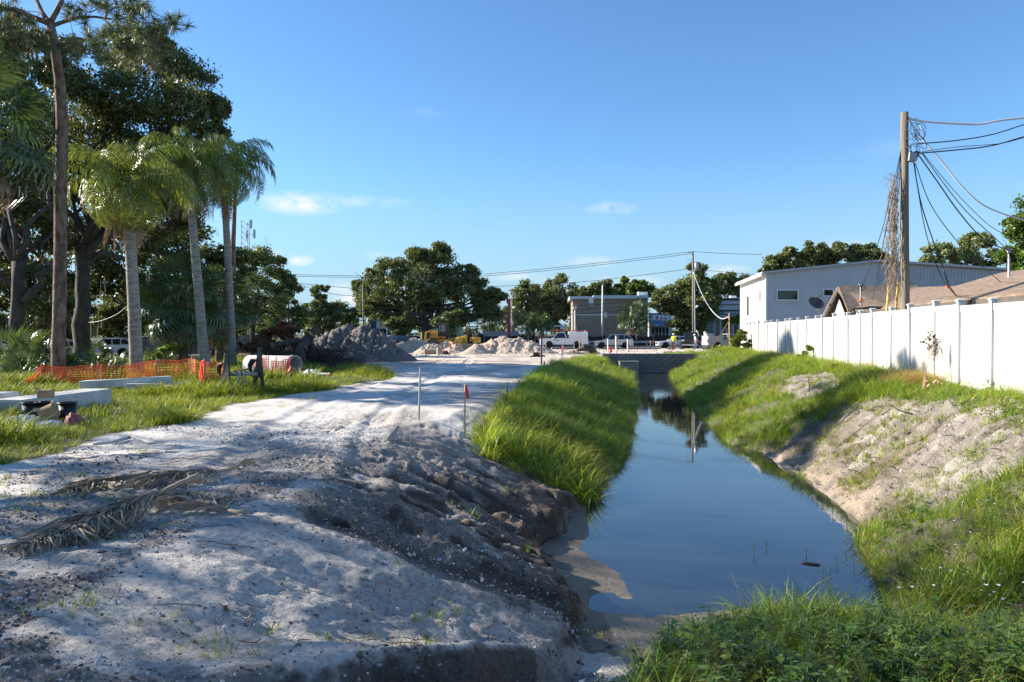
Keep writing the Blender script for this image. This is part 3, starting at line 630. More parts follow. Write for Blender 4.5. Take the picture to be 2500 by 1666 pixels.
# --- left grove
def grove():
    base = gx(197, 38)
    lob = L_([(430, 190, 85, 2), (495, 262, 52, 0), (455, 335, 80, 1), (515, 330, 38, -1), (350, 150, 80, 3), (300, 255, 95, -2), (385, 395, 90, 2), (238, 330, 95, 0), (240, 180, 85, -3), (160, 255, 95, 3), (170, 440, 95, -1), (280, 500, 80, 3), (395, 490, 70, 4), (290, 410, 80, -3), (160, 150, 70, 0), (340, 320, 90, 0), (470, 420, 55, 3), (440, 270, 75, -2), (520, 265, 35, 3), (120, 360, 90, 4), (230, 550, 80, 5), (330, 560, 70, 5), (440, 520, 60, 5), (110, 500, 80, 5), (400, 130, 45, 2), (300, 110, 60, 4)], 41)
    broadleaf('oak_tree', 'large dark evergreen oak behind the leaning palms, crown ending against open sky', base, lob, 4300, .19, .42, 8.5, 201, moss_n=70, sub=16, limbs=17, hollow=.35, trunk_top=PX(205, 600, 38.6))
    base = gx(38, 33)
    lob = L_([(60, 330, 80, 2), (85, 150, 80, 1), (20, 90, 70, 3), (60, 520, 80, 0), (-60, 250, 120, 0), (-80, 430, 110, 2), (130, 560, 70, 2), (-150, 120, 130, 0), (-160, 340, 130, 3), (100, 420, 70, 4), (10, 230, 85, -1)], 36)
    broadleaf('oak_tree', 'oak with thick dark trunk and forked limb at the left edge of the picture', base, lob, 3600, .20, .33, 5.0, 202, trunk_top=PX(45, 640, 33.2), moss_n=40, sub=11, limbs=11,
              extra_trunks=[(PX(60, 740, 33), PX(170, 590, 34), .2, .07), (PX(50, 620, 33), PX(150, 420, 35), .16, .05)])
    # dark understorey trees closing the view behind the grove
    for i, (px, Y, lst, lab) in enumerate([
        (110, 52, [(90, 700, 75), (150, 640, 70, 2), (60, 620, 80, 1), (130, 770, 50, -2), (20, 720, 70, 2), (-40, 650, 90)], 'shaggy understorey tree seen between the pine and the left edge'),
        (330, 56, [(300, 640, 75), (360, 600, 70, 2), (260, 690, 65, 1), (390, 680, 75, -2), (330, 730, 65, 2), (240, 600, 70), (420, 620, 60, 2), (280, 780, 40, 1)], 'shadowy moss-hung tree behind the stoutest palm'),
        (120, 74, [(60, 800, 45), (120, 790, 50), (180, 800, 45), (20, 780, 50), (-30, 800, 50), (90, 740, 55), (160, 740, 50)], 'dark broad shrub tree closing the view behind the white sedan'),
        (330, 78, [(250, 800, 40), (310, 790, 45), (370, 790, 45), (430, 800, 45), (490, 795, 45), (550, 800, 45), (280, 750, 50), (350, 740, 50), (420, 745, 55), (490, 745, 50)], 'dark broad shrub tree closing the view behind the grey board fence'),
        (520, 58, [(500, 640, 55), (470, 570, 60, 2), (530, 700, 60, 1), (455, 720, 60, -2), (560, 760, 55, 2), (510, 790, 50), (570, 650, 45)], 'dark tree filling the gap between the two slender palms')]):
        broadleaf('understorey_tree', lab, gx(px, Y), L_(lst, Y), 3100, .29, .22, 3.2, 210 + i, leaf_oak, moss_n=46, sub=9, limbs=7, group='understorey trees of the grove')
    # trees left of the frame, whose shade falls over the foreground
    for i, (x, y, h, r) in enumerate([(-25, 10.8, 15, 3.6), (-18.5, 12.6, 12, 2.4), (-31, 18, 17, 3.2), (-21, 6.2, 13.5, 3.8), (-16.6, 8.8, 12.5, 3.2)]):
        rg = np.random.default_rng(300 + i); z = H(x, y)
        lob = [((x + rg.normal() * r * .55, y + rg.normal() * r * .55, z + h * rg.uniform(.45, .97)), (r * .40, r * .40, r * .34)) for k in range(11)]
        lb = ['oak standing nearest the road left of the picture', 'small oak beyond the left edge beside the debris', 'tall oak beyond the left edge', 'oak beside the camera beyond the left edge', 'round oak close to the debris beyond the left edge', 'broad oak far beyond the left edge'][i]
        broadleaf('oak_tree', lb, (x, y, z), lob, 400, .14, .24, h * .4, 320 + i, sub=12, limbs=9)
def needle_tufts(rg, C, size, n=46):
    V = []; m = len(C)
    d = rg.normal(size=(m, n, 3)); d[:, :, 2] += .15; d /= np.linalg.norm(d, axis=2)[:, :, None]
    L = size * rg.uniform(.6, 1.1, (m, n, 1)); s = np.cross(d, rg.normal(size=(m, n, 3))); s /= np.maximum(np.linalg.norm(s, axis=2), 1e-6)[:, :, None]
    c = C[:, None, :]; w = .010
    P = np.stack([c + s * w, c - s * w, c + d * L - s * w * .5 + (0, 0, -.12) * L, c + d * L + s * w * .5 + (0, 0, -.12) * L], 2).reshape(-1, 3)
    t = np.repeat(rg.uniform(.7, 1.3, m * n), 4); yel = np.repeat(np.repeat(rg.uniform(0, 1, m), n), 4)
    return P, np.arange(len(P)).reshape(-1, 4), np.c_[t * (1 + .4 * yel), t * (1 + .1 * yel), t]
def pine():
    Y = 25.0; b = gx(146, Y); rg = np.random.default_rng(77); t = thing('pine_tree', 'tall pine with bare reddish trunk at the left, crooked limbs at the top', 'tree', b)
    mb = MB(); P = lambda x, y, dy=0: PX(x, y, Y + dy)
    path = [Vector(b) + Vector((0, 0, -.3)), P(143, 930), P(142, 860), P(145, 780), P(147, 700), P(149, 600), P(150, 500), P(153, 400), P(155, 300), P(150, 200), P(140, 130), P(132, 80), P(124, 52)]
    mb.tube(path, [.30, .24, .22, .21, .205, .2, .195, .19, .18, .165, .15, .14, .12], 14)
    limbs = [([P(128, 62), P(90, 48, -.5), P(45, 28, -1), P(0, 22, -1.4), P(-60, 10, -1.6)], .10, .05), ([P(125, 60), P(108, 35, .4), P(95, 5, .8), P(80, -40, 1)], .09, .06),
             ([P(128, 60), P(142, 35), P(155, 10, .4), P(160, -40, .8)], .10, .07), ([P(135, 66), P(165, 56, .5), P(200, 46, .8), P(235, 45, 1), P(285, 52, 1.2), P(330, 45, 1)], .075, .02),
             ([P(180, 52, .6), P(190, 30, .8), P(200, 25, .9), P(225, 35, 1), P(260, 18, .6)], .04, .015), ([P(262, 48, 1), P(268, 30, .6), P(290, 22, .4), P(320, 20, .2), P(335, 40, 0)], .045, .014),
             ([P(258, 50, 1), P(290, 80, .6), P(310, 103, .4), P(345, 118, .2), P(375, 124, 0), P(395, 110, -.3)], .035, .01), ([P(320, 40, .2), P(350, 60), P(380, 60), P(410, 50, -.3), P(430, 60, -.4)], .03, .01),
             ([P(146, 115), P(185, 95, -.6), P(220, 100, -1), P(245, 130, -1.4)], .045, .012), ([P(142, 100), P(110, 110, -.5), P(75, 125, -1), P(35, 105, -1.4), P(0, 95, -1.6)], .045, .012), ([P(70, 125, -1), P(50, 130, -1), P(20, 140, -1.2)], .02, .008)]
    for pts, r0, r1 in limbs: mb.tube(pts, [r0 + (r1 - r0) * i / (len(pts) - 1) for i in range(len(pts))], 7)
    mb.tube([P(150, 212), P(140, 214, -.2)], [.1, .06], 8)
    spots = []
    for (x, y, r, n, dy) in [(345, 60, 42, 15, 0), (395, 75, 34, 13, -.3), (430, 55, 18, 5, -.4), (330, 20, 28, 8, .2), (260, 15, 30, 9, .6), (300, 30, 22, 5, .4), (370, 30, 18, 4, 0), (320, 130, 26, 8, .2), (375, 120, 26, 8, 0), (420, 120, 16, 3, -.2), (310, 100, 22, 5, .3), (210, 40, 36, 7, .8), (230, 90, 40, 8, -1), (200, 120, 36, 8, -1),
                             (70, 85, 55, 16, -1), (25, 70, 42, 14, -1.2), (30, 120, 45, 14, -1.2), (95, 100, 40, 10, -.8), (170, 30, 22, 4, .5), (15, 15, 30, 7, -1.2), (250, 130, 30, 6, -1.2), (-40, 40, 60, 14, -1.2), (330, 155, 26, 6, 1.5), (380, 160, 20, 5, 1.5)]:
        for k in range(n): spots.append(tuple(P(x + rg.normal() * r * .55, y + rg.normal() * r * .5, dy + rg.normal() * .5)))
    for s in spots:
        s = Vector(s); lp = [q for pts, _, _ in limbs for q in pts]; q = min(lp, key=lambda v: (v - s).length)
        if (q - s).length < 1.6: mb.tube([q, q.lerp(s, .5) + Vector((0, 0, -.05)), s], [.014, .01, .006], 4)
    mb.build('trunk', bark_pine, t, True, w=True)
    V, Fc, col = needle_tufts(rg, np.array(spots), .33, 60)
    link('crown', fast_mesh('crown', V - np.array(b), Fc, [leaf_pine], False, {'Col': col}), t)
    # a second, more distant pine whose tip shows right of the slender palms
    Y2 = 50; b = gx(575, Y2); t = thing('pine_tree', 'distant pine whose dark tuft rises behind the slender palms', 'tree', b); mb = MB()
    mb.tube([Vector(b), PX(570, 600, Y2), PX(578, 440, Y2), PX(585, 355, Y2)], [.2, .17, .1, .03], 8)
    sp = []
    for (x, y, r, n) in [(585, 355, 20, 10), (615, 385, 18, 8), (560, 390, 20, 8), (600, 420, 26, 10), (572, 450, 26, 10)]:
        for k in range(n):
            s = PX(x + rg.normal() * r * .5, y + rg.normal() * r * .4, Y2 + rg.normal() * .6); sp.append(tuple(s)); mb.tube([PX(578, min(470, y + 25), Y2), s], [.03, .01], 4)
    mb.build('trunk', bark_pine, t, True, w=True)
    V, Fc, col = needle_tufts(rg, np.array(sp), .42, 50); link('crown', fast_mesh('crown', V - np.array(b), Fc, [leaf_pine], False, {'Col': col * .8}), t)
def frond_mesh(seed, length=2.9, droop=1.0, nl=58, ll=.62, mat=None, dead=False):
    """feather frond in the XZ plane: rises from the origin, arches along +X and hangs; leaflets hang from the rachis"""
    rg = np.random.default_rng(seed); V = []; Fc = []; C = []
    pts = []; p = np.array([0., 0, 0]); a = .85 if not dead else -.9; N = 26
    for i in range(N + 1):
        pts.append(p.copy()); t = i / N; p = p + np.array([math.cos(a), .03 * math.sin(t * 5 + seed), math.sin(a)]) * length / N
        a -= (droop * (.030 + .105 * t)) if not dead else .02
        a = max(a, -1.5)
    pts = np.array(pts)
    for i in range(N):      # rachis: 3-sided
        r = .022 * (1 - i / N) + .004; r2 = .022 * (1 - (i + 1) / N) + .004; k = len(V)
        for (q, rr) in ((pts[i], r), (pts[i + 1], r2)):
            V += [q + (0, rr, 0), q + (0, -rr, 0), q + (0, 0, -rr)]; C += [(1.5, 1.35, 1.0)] * 3
        for j in range(3): Fc.append((k + j, k + (j + 1) % 3, k + 3 + (j + 1) % 3, k + 3 + j))
    for s in (-1, 1):
        for j in range(nl):
            t = .10 + .9 * (j + rg.uniform(-.3, .3)) / nl; t = min(max(t, .06), .995); f = t * N; i = min(int(f), N - 1); q = pts[i] + (pts[i + 1] - pts[i]) * (f - i)
            d = pts[i + 1] - pts[i]; d /= np.linalg.norm(d); l = ll * (math.sin(PI * min(1, .22 + .78 * t)) ** .6 * .75 + .3) * rg.uniform(.8, 1.15)
            side = np.array([0, s, 0.]); v = side * rg.uniform(.35, .8) + d * rg.uniform(.35, .75) + np.array([0, 0, rg.uniform(.0, .5)]); v /= np.linalg.norm(v)
            w = np.cross(v, d); w /= max(np.linalg.norm(w), 1e-6); wd = .017; k = len(V); c = rg.uniform(.7, 1.25); yel = rg.uniform() ** 2 * .5
            m1 = q + v * l * .45 + (0, 0, -.05 * l); m2 = m1 + v * l * .22 + np.array([0, 0, -.36 * l]); m3 = m2 + v * l * .04 + np.array([0, 0, -.30 * l])
            V += [q - d * wd * .5, q + d * wd * .5, m1 + d * wd, m1 - d * wd, m2 + d * wd * .8, m2 - d * wd * .8, m3 + d * wd * .15, m3 - d * wd * .15]
            C += [(c * (1 + yel), c * (1 + .25 * yel), c)] * 8; Fc += [(k, k + 1, k + 2, k + 3), (k + 3, k + 2, k + 4, k + 5), (k + 5, k + 4, k + 6, k + 7)]
    return fast_mesh('frond', np.array(V), Fc, [mat or leaf_palm], False, {'Col': np.array(C)})
QF = [frond_mesh(500 + i, 2.85, [.95, 1.2, 1.45, 1.75, 2.1][i % 5], 60, .66) for i in range(10)]
QD = [frond_mesh(520 + i, 2.3, 1, 40, .5, leaf_dead, True) for i in range(2)]
def queen_palm(label, path, r, nf, seed, scale=1.0, dead=4):
    """path: world points of the trunk"""
    rg = np.random.default_rng(seed); b = Vector(path[0]); t = thing('queen_palm', label, 'palm tree', b, 0, 'feather palms by the mesh fence')
    mb = MB(); n = len(path); pts = []
    for i in range(n - 1):
        for k in range(14): pts.append(Vector(path[i]).lerp(Vector(path[i + 1]), k / 14))
    pts.append(Vector(path[-1])); pts[0] = pts[0] + Vector((0, 0, -.25)); m = len(pts)
    mb.tube(pts, [r * (1.18 - .42 * i / (m - 1)) * (1 + (.022 if i % 2 else -.012) + .012 * math.sin(i * .9)) for i in range(m)], 14)
    top = pts[-1]; mb.build('trunk', bark_palm, t, True, w=True)
    sh = MB(); sh.tube([top + Vector((0, 0, -.25)), top + Vector((0, 0, .35)), top + Vector((0, 0, .8))], [r * .8, r * .85, .06], 10); sh.build('crownshaft', M('palm_boot', (.16, .15, .06), (.26, .23, .12), scale=6, rough=.7), t, True, w=True)
    for i in range(nf):
        q = i / nf; o = link('frond', QF[int(q * 4.99) * 2 % 10 + int(rg.integers(0, 2))] if True else None, t); o.data = QF[(min(4, int(q * 5)) + 5 * int(rg.integers(0, 2)))]
        o.location = top - b + Vector((0, 0, .45 - .35 * q)); az = i * 2.399 + rg.normal() * .2; el = -(.30 * (1 - q)) + .95 * q + rg.normal() * .10
        o.rotation_euler = (rg.normal() * .15, el, az); s = scale * rg.uniform(.85, 1.1) * (.85 + .2 * math.sin(PI * min(1, q + .25))); o.scale = (s, s, s)
    for i in range(dead):
        o = link('dead_frond', QD[i % 2], t); o.location = top - b + Vector((0, 0, .05)); o.rotation_euler = (0, rg.uniform(.0, .35), rg.uniform(0, 6.28)); o['label'] = 'brown dead frond hanging down'; o.scale = (scale * .9,) * 3
    return t
def fan_mesh(seed, rad=.62, pet=.75, mat=None, nseg=30, dead=False, droop=.5):
    """fan leaf: petiole along +X then a costapalmate fan with drooping tips"""
    rg = np.random.default_rng(seed); V = []; Fc = []; C = []
    for s in range(4):
        for k, (yy, zz) in enumerate(((.012, 0), (-.012, 0), (0, -.014))): V.append((pet * s / 3, yy, zz - .03 * math.sin(PI * s / 3))); C.append((1.5, 1.3, .9))
    for s in range(3):
        for j in range(3): Fc.append((s * 3 + j, s * 3 + (j + 1) % 3, s * 3 + 3 + (j + 1) % 3, s * 3 + 3 + j))
    o = np.array([pet, 0, 0.])
    for j in range(nseg):
        a = (j / (nseg - 1) - .5) * 4.7; l = rad * (1.0 - .10 * abs(a)) * rg.uniform(.9, 1.06); d = np.array([math.cos(a), math.sin(a), .22 * math.cos(a * 2) - .05]); s = np.array([-math.sin(a), math.cos(a), 0]); k = len(V)
        w1 = rad * .62 * 4.7 / nseg * .52; c = rg.uniform(.75, 1.25); dr = droop * rg.uniform(.6, 1.4)
        p0 = o + d * .04; p1 = o + d * l * .6; p2 = o + d * l * .84 + (0, 0, -.16 * l * dr); p3 = o + d * l * .97 + (0, 0, -.55 * l * dr)
        z = .012 * (-1) ** j
        V += [p0, p1 - s * w1 + (0, 0, z), p1 + s * w1 - (0, 0, z), p2 - s * w1 * .5, p2 + s * w1 * .5, p3 - s * .004, p3 + s * .004]; C += [(c, c, c)] * 4 + [(c * 1.15, c * 1.08, c)] * 3
        Fc += [(k, k + 2, k + 1, k + 1), (k + 1, k + 2, k + 4, k + 3), (k + 3, k + 4, k + 6, k + 5)]
    Fq = [f for f in Fc if len(set(f)) == 4]; Ft = [f for f in Fc if len(set(f)) == 3]
    # triangles as thin quads
    V = [np.array(v) for v in V]
    for f in Ft: V.append((V[f[0]] + V[f[1]]) / 2); C.append(C[f[0]]); Fq.append((f[0], f[1], f[2], len(V) - 1))
    return fast_mesh('fan_leaf', np.array(V), Fq, [mat or leaf_fan], False, {'Col': np.array(C)})
FM = [fan_mesh(600 + i, droop=.3 + .18 * i) for i in range(5)]; FD = [fan_mesh(620 + i, mat=leaf_dead, droop=1.4) for i in range(2)]
def fan_palm(name, label, base, trunk_h, r, nf, scale, seed, dead=0, top=None, cat='palm tree', group=None, spread=(1.25, -.9), boots=True):
    rg = np.random.default_rng(seed); b = Vector(base); t = thing(name, label, cat, b, 0, group); tp = Vector(top) if top else b + Vector((0, 0, trunk_h))
    if trunk_h > .3:
        mb = MB(); pts = [b.lerp(tp, i / 8) + Vector((0, 0, -.2 if i == 0 else 0)) for i in range(9)]; mb.tube(pts, [r * (1 + .12 * (i % 2)) for i in range(9)], 10)
        if boots:
            for k in range(int(trunk_h * 22)):
                a = k * 2.399; z = .35 + (trunk_h - .35) * k / (trunk_h * 22); c = b.lerp(tp, z / trunk_h); d = Vector((math.cos(a), math.sin(a), 0))
                mb.tube([c + d * r * .8, c + d * (r + .10) + Vector((0, 0, .16)), c + d * (r + .14) + Vector((0, 0, .28))], [.05, .03, .015], 4)
        mb.build('trunk', bark_sabal if boots else bark_palm, t, True, w=True)
    for i in range(nf):
        q = i / max(1, nf - 1); o = link('fan_leaf', FM[min(4, int(q * 5))], t); o.location = tp - b + Vector((0, 0, .1))
        el = spread[0] + (spread[1] - spread[0]) * q + rg.normal() * .12; o.rotation_euler = (rg.normal() * .3, -el, i * 2.399 + rg.normal() * .2); s = scale * rg.uniform(.8, 1.15); o.scale = (s, s, s)
    for i in range(dead):
        o = link('dead_leaf', FD[i % 2], t); o.location = tp - b + Vector((0, 0, -.1)); o.rotation_euler = (0, rg.uniform(1.0, 1.4), rg.uniform(0, 6.28)); o.scale = (scale,) * 3; o['label'] = 'brown dead leaf hanging against the trunk'
    return t
def palms():
    queen_palm('stout pale queen palm standing in front of the others, drooping yellow-green crown', [gx(334, 27), PX(333, 900, 27), PX(328, 760, 27), PX(322, 640, 27), PX(318, 540, 27), PX(316, 480, 27)], .215, 36, 41, 1.0, 6)
    queen_palm('leaning queen palm in the middle of the three by the mesh fence', [gx(502, 33), PX(497, 860, 33), PX(486, 720, 33), PX(474, 580, 33), PX(468, 500, 33), PX(470, 425, 33)], .20, 32, 42, 1.05, 6)
    queen_palm('slender queen palm nearest the debris pile, crown against the sky', [gx(570, 37), PX(568, 880, 37), PX(562, 740, 37), PX(556, 600, 37), PX(550, 490, 37), PX(549, 435, 37)], .185, 30, 43, 1.08, 6)
    fan_palm('fan_palm', 'drooping fan palm crown hanging into the picture at the left edge', gx(-90, 23), 8, .2, 30, 2.1, 44, 6, top=PX(-70, 300, 23), spread=(1.1, -1.1), boots=False)
    fan_palm('sabal_palm', 'short bushy fan palm with ragged trunk behind the leaning palm', gx(448, 36), 2.6, .2, 46, 1.75, 45, 8, top=PX(446, 735, 36), spread=(1.3, -1.1))
    fan_palm('sabal_palm', 'dark fan palm between the leaning palm and the slender palm', gx(535, 41), 2.2, .2, 32, 1.75, 46, 5, top=PX(535, 745, 41), spread=(1.2, -1.2))
    for i, (x, y, s, n, lab) in enumerate([(245, 33, 1.0, 16, 'spiky palmetto bush in front of the parked white car'), (95, 29, 1.35, 24, 'tall palmetto bush left of the pine trunk'), (60, 26, .8, 12, 'low palmetto behind the end of the orange mesh'), (270, 31, .7, 10, 'small palmetto beside the stout palm'), (20, 31, 1.5, 14, 'palmetto leaning out at the left edge'), (395, 36, .9, 14, 'yellow-green palmetto under the bushy fan palm'), (130, 31, 1.0, 14, 'palmetto clump just left of the pine')]):
        fan_palm('palmetto', lab, gx(x, y), 0, .1, n, s, 650 + i, spread=(1.35, .1), cat='palmetto', group='palmettos under the trees')
grove(); pine(); palms()

# --- trees around the street
def street_trees():
    Y = 104
    lob = L_([(1010, 650, 48), (1060, 640, 44, 2), (960, 660, 42, -2), (920, 690, 40), (1100, 680, 40, 2), (900, 725, 34, 1), (1040, 690, 50, -3), (980, 710, 50, -2), (1085, 730, 44, 2), (930, 745, 40, -1), (1130, 705, 36, 1), (1165, 715, 36, 3), (1190, 735, 34, 2), (1210, 725, 24, 3), (1150, 755, 36, 1), (1025, 740, 40, 3), (900, 760, 28), (960, 765, 32, 2), (1195, 760, 28, 1), (1120, 770, 30, 2), (1140, 660, 26, 3), (885, 700, 22, 2), (1075, 618, 26), (1020, 622, 26, 1)], Y, sy=.95)
    broadleaf('oak_tree', 'huge spreading oak behind the yellow machines', gx(1040, Y), lob, 3300, .37, .75, 3.0, 401, leaf_far, sub=14, limbs=20, hollow=.5, extra_trunks=[(PX(1045, 800, Y), PX(1100, 745, Y), .5, .22)])
    spec = [
        ('far oak with dense dark crown beyond the feathery tree', 645, 72, [(600, 655, 48), (650, 640, 44), (690, 690, 38, 1), (560, 680, 45, -2), (640, 720, 55, 2), (715, 700, 22), (690, 740, 36), (600, 740, 50, 2), (730, 770, 34, 2), (660, 790, 40)], 1700, .26, .35),
        ('conical leafy tree between the two utility poles on the left', 785, 112, [(785, 715, 22), (775, 745, 30), (800, 755, 28, 1), (760, 770, 26), (815, 775, 24), (785, 790, 34)], 1300, .34, .25),
        ('low dark tree behind the grey soil heap', 850, 125, [(840, 765, 26), (870, 770, 22, 1), (815, 770, 20), (855, 790, 28)], 1100, .38, .22),
        ('street oak with open crown beside the red pylon sign', 1300, 122, [(1290, 705, 24), (1265, 730, 30), (1310, 735, 36, 1), (1345, 725, 30), (1250, 750, 22), (1330, 755, 34, 2), (1290, 765, 30), (1370, 755, 26), (1360, 785, 26)], 1500, .36, .3),
        ('rounded oak left of the brown building', 1365, 150, [(1340, 705, 26), (1370, 695, 28), (1385, 720, 30, 2), (1350, 740, 34), (1390, 750, 26), (1330, 730, 24)], 1200, .44, .3),
        ('tree showing over the left part of the brown building roof', 1440, 175, [(1430, 712, 20), (1455, 705, 22), (1475, 700, 24, 2), (1440, 730, 28), (1410, 718, 18), (1490, 715, 22)], 1000, .5, .3),
        ('light green tree over the middle of the brown building roof', 1540, 175, [(1530, 695, 20), (1550, 700, 22), (1515, 712, 20, 2), (1565, 705, 22), (1540, 725, 26), (1585, 715, 20), (1500, 720, 16)], 1000, .5, .3),
        ('tall dark green tree standing beside the street utility pole', 1690, 101, [(1700, 660, 22), (1690, 690, 34), (1720, 695, 30, 1), (1660, 715, 34), (1630, 730, 32), (1700, 730, 42, -2), (1735, 735, 28), (1600, 745, 26), (1650, 755, 34, 1), (1690, 780, 38), (1720, 775, 32, 1), (1660, 795, 28)], 1900, .33, .3),
        ('tree behind the striped shop row', 1770, 160, [(1760, 690, 24), (1790, 680, 24), (1810, 700, 26, 2), (1750, 715, 26), (1785, 715, 28), (1825, 690, 22), (1735, 700, 18)], 1100, .46, .3),
        ('oak behind the left half of the pale warehouse', 1935, 82, [(1900, 640, 28), (1940, 635, 34), (1880, 655, 22), (1975, 640, 32, 2), (1920, 665, 30), (1990, 615, 26)], 1500, .30, .3),
        ('flat-topped oak behind the warehouse ridge', 2060, 84, [(2040, 615, 32), (2080, 620, 30, 2), (2115, 615, 30), (2020, 640, 30), (2140, 635, 26), (2090, 645, 34), (2000, 635, 24)], 1500, .30, .3),
        ('oak behind the corrugated end of the warehouse', 2340, 70, [(2290, 625, 32), (2330, 610, 34), (2370, 600, 32, 2), (2400, 590, 26), (2270, 640, 26), (2350, 640, 36), (2410, 630, 30)], 1600, .26, .3),
        ('leafy tree cut off by the right edge of the picture', 2510, 44, [(2490, 560, 40), (2530, 530, 60), (2480, 620, 40, 1), (2530, 640, 60), (2560, 580, 70, 2), (2500, 680, 36)], 1900, .19, .28),
        ('small weeping tree behind the loader cab', 1090, 92, [(1080, 785, 24), (1105, 775, 22), (1095, 800, 20)], 1000, .28, .14),
        ('leafy street tree in front of the blue shop', 975, 100, [(960, 790, 22), (990, 795, 22), (975, 810, 18), (1000, 775, 18)], 1100, .30, .16),
        ('thin tree at the loading yard left of the wooden brace', 1795, 100, [(1785, 785, 14), (1805, 780, 13), (1770, 790, 12)], 500, .28, .1),
    ]
    for i, (lab, px, Y, lst, per, sz, tr) in enumerate(spec):
        b = gx(px, Y); z1 = min(c[0][2] for c in L_(lst, Y))
        broadleaf('street_tree', lab, b, L_(lst, Y), int(per * 1.65), sz * 1.08, tr, max(1.2, (z1 - b[2]) * .85), 420 + i, leaf_far if i % 3 else (leaf_green if i in (6, 12, 15) else leaf_far), sub=10, limbs=8, hollow=.4, group='trees along the street')
    for i, (px, py, Y, s, lab) in enumerate([(1290, 795, 97, 1.3, 'squat palm left of the white pickup, by the black fence'), (1325, 800, 96, 1.2, 'second squat palm left of the white pickup, touching its hood'), (1548, 782, 103, 1.9, 'bushy palm at the corner of the brown building'), (1245, 785, 112, 1.5, 'palm behind the concrete barrier near the red sign'), (1195, 790, 108, 1.4, 'pale palm right of the huge oak')]):
        fan_palm('street_palm', lab, gx(px, Y), max(.4, PX(px, py, Y).z - H(*gx(px, Y)[:2])), .18, 26, s * 1.15, 700 + i, 2, spread=(1.35, -.5), boots=False, group='squat palms along the street')
    # feathery light-green tree
    Y = 46; b = gx(615, Y); rg = np.random.default_rng(88); t = thing('feathery_tree', 'feathery light green tree between the slender palm and the debris pile', 'tree', b); mb = MB()
    mb.tube([Vector(b), PX(618, 800, Y), PX(625, 740, Y)], [.16, .13, .10], 8); V = []; Fc = []; C = []
    for (x, y, r, dy) in [(630, 675, 26, 0), (615, 710, 30, 1), (660, 700, 26, -.5), (600, 735, 24, .5), (590, 765, 24, -1), (655, 740, 34, 1), (625, 770, 32, -.8), (675, 775, 26, .5), (610, 800, 24, 0), (690, 735, 14, 0), (650, 800, 26, .6), (580, 730, 14, 0)]:
        c = PX(x, y, Y + dy); limb(mb, PX(624, 750, Y), c, .06, .02, rg, .05, 5, 5)
        for k in range(26):
            a = rg.uniform(0, 2 * PI); d = np.array([math.cos(a), math.sin(a), 0]); l = rg.uniform(.5, .95); o = np.array(c) + rg.normal(size=3) * (r / F * Y * .42); o[2] += .1
            for j in range(13):
                q = j / 12; p = o + d * l * q + np.array([0, 0, .25 * q - .62 * l * q * q]); w = np.array([-d[1], d[0], 0]) * .16 * math.sin(PI * (.12 + .85 * q)); e = d * .022; k0 = len(V); cc = rg.uniform(.8, 1.25)
                for sgn in (-1, 1): V += [p - e, p + e, p + e * 1.4 + w * sgn + (0, 0, -.03), p - e * .2 + w * sgn + (0, 0, -.03)]; C += [(cc, cc, cc)] * 4
                Fc += [(k0, k0 + 1, k0 + 2, k0 + 3), (k0 + 4, k0 + 5, k0 + 6, k0 + 7)]
    mb.build('trunk', bark_oak, t, True, w=True); link('crown', fast_mesh('crown', np.array(V) - np.array(b), Fc, [leaf_green], False, {'Col': np.array(C)}), t)
street_trees()

def treeline():
    """far-off wood closing the horizon behind the street"""
    rg = np.random.default_rng(990); lob = []
    for x in np.arange(-260, 240, 5.0):
        if -2 < 0: y = 205 + rg.normal() * 9
        h = rg.uniform(3.5, 8.5) * (1 + .35 * math.sin(x * .09)); r = rg.uniform(3.5, 5.5)
        lob.append(((x, y, 1.2 + h * .5), (r, r * .8, h * .55)))
    C, T = lobes_leaves(rg, lob, 520, .8, 8, .2); P, Fc, col = leaf_cards(rg, C, 1.05, tint=T)
    o = link('far_wood', fast_mesh('far_wood', P, Fc, [leaf_far], False, {'Col': col})); tag(o, 'distant belt of trees closing the horizon behind the street', 'wood', kind='stuff')
treeline()
# ---------------------------------------------------------------- white vinyl fence
vinyl = M('white_vinyl', (.54, .535, .515), (.60, .595, .575), scale=.9, rough=.38, spec=.45)
vinyl_d = M('weathered_vinyl', (.46, .455, .42), (.55, .545, .52), scale=1.6, rough=.45, stretch=(1, 1, .4))
TMP = bpy.data.scenes.new('bake')
def baked(o):
    """mesh of an object with its modifiers, evaluated alone in a scratch scene"""
    TMP.collection.objects.link(o); vl = TMP.view_layers[0]; vl.update(); dg = vl.depsgraph; dg.update()
    me = bpy.data.meshes.new_from_object(o.evaluated_get(dg)); bpy.data.objects.remove(o); return me
def text(body, size, mat, parent, M4, name='lettering', extr=.004, align='CENTER'):
    c = bpy.data.curves.new(name, 'FONT'); c.body = body; c.size = size; c.extrude = extr; c.align_x = align; c.align_y = 'CENTER'; c.resolution_u = 3
    o = bpy.data.objects.new(name, c); me = baked(o); bpy.data.curves.remove(c)
    me.transform(M4); me.materials.clear(); me.materials.append(mat); return link(name, me, parent)
def FACE(loc, right, up):
    """matrix that puts text (XY plane) at loc with its x along right and y along up"""
    r = Vector(right).normalized(); u = Vector(up).normalized(); n = r.cross(u); m = Matrix((r, u, n)).transposed().to_4x4(); m.translation = Vector(loc); return m
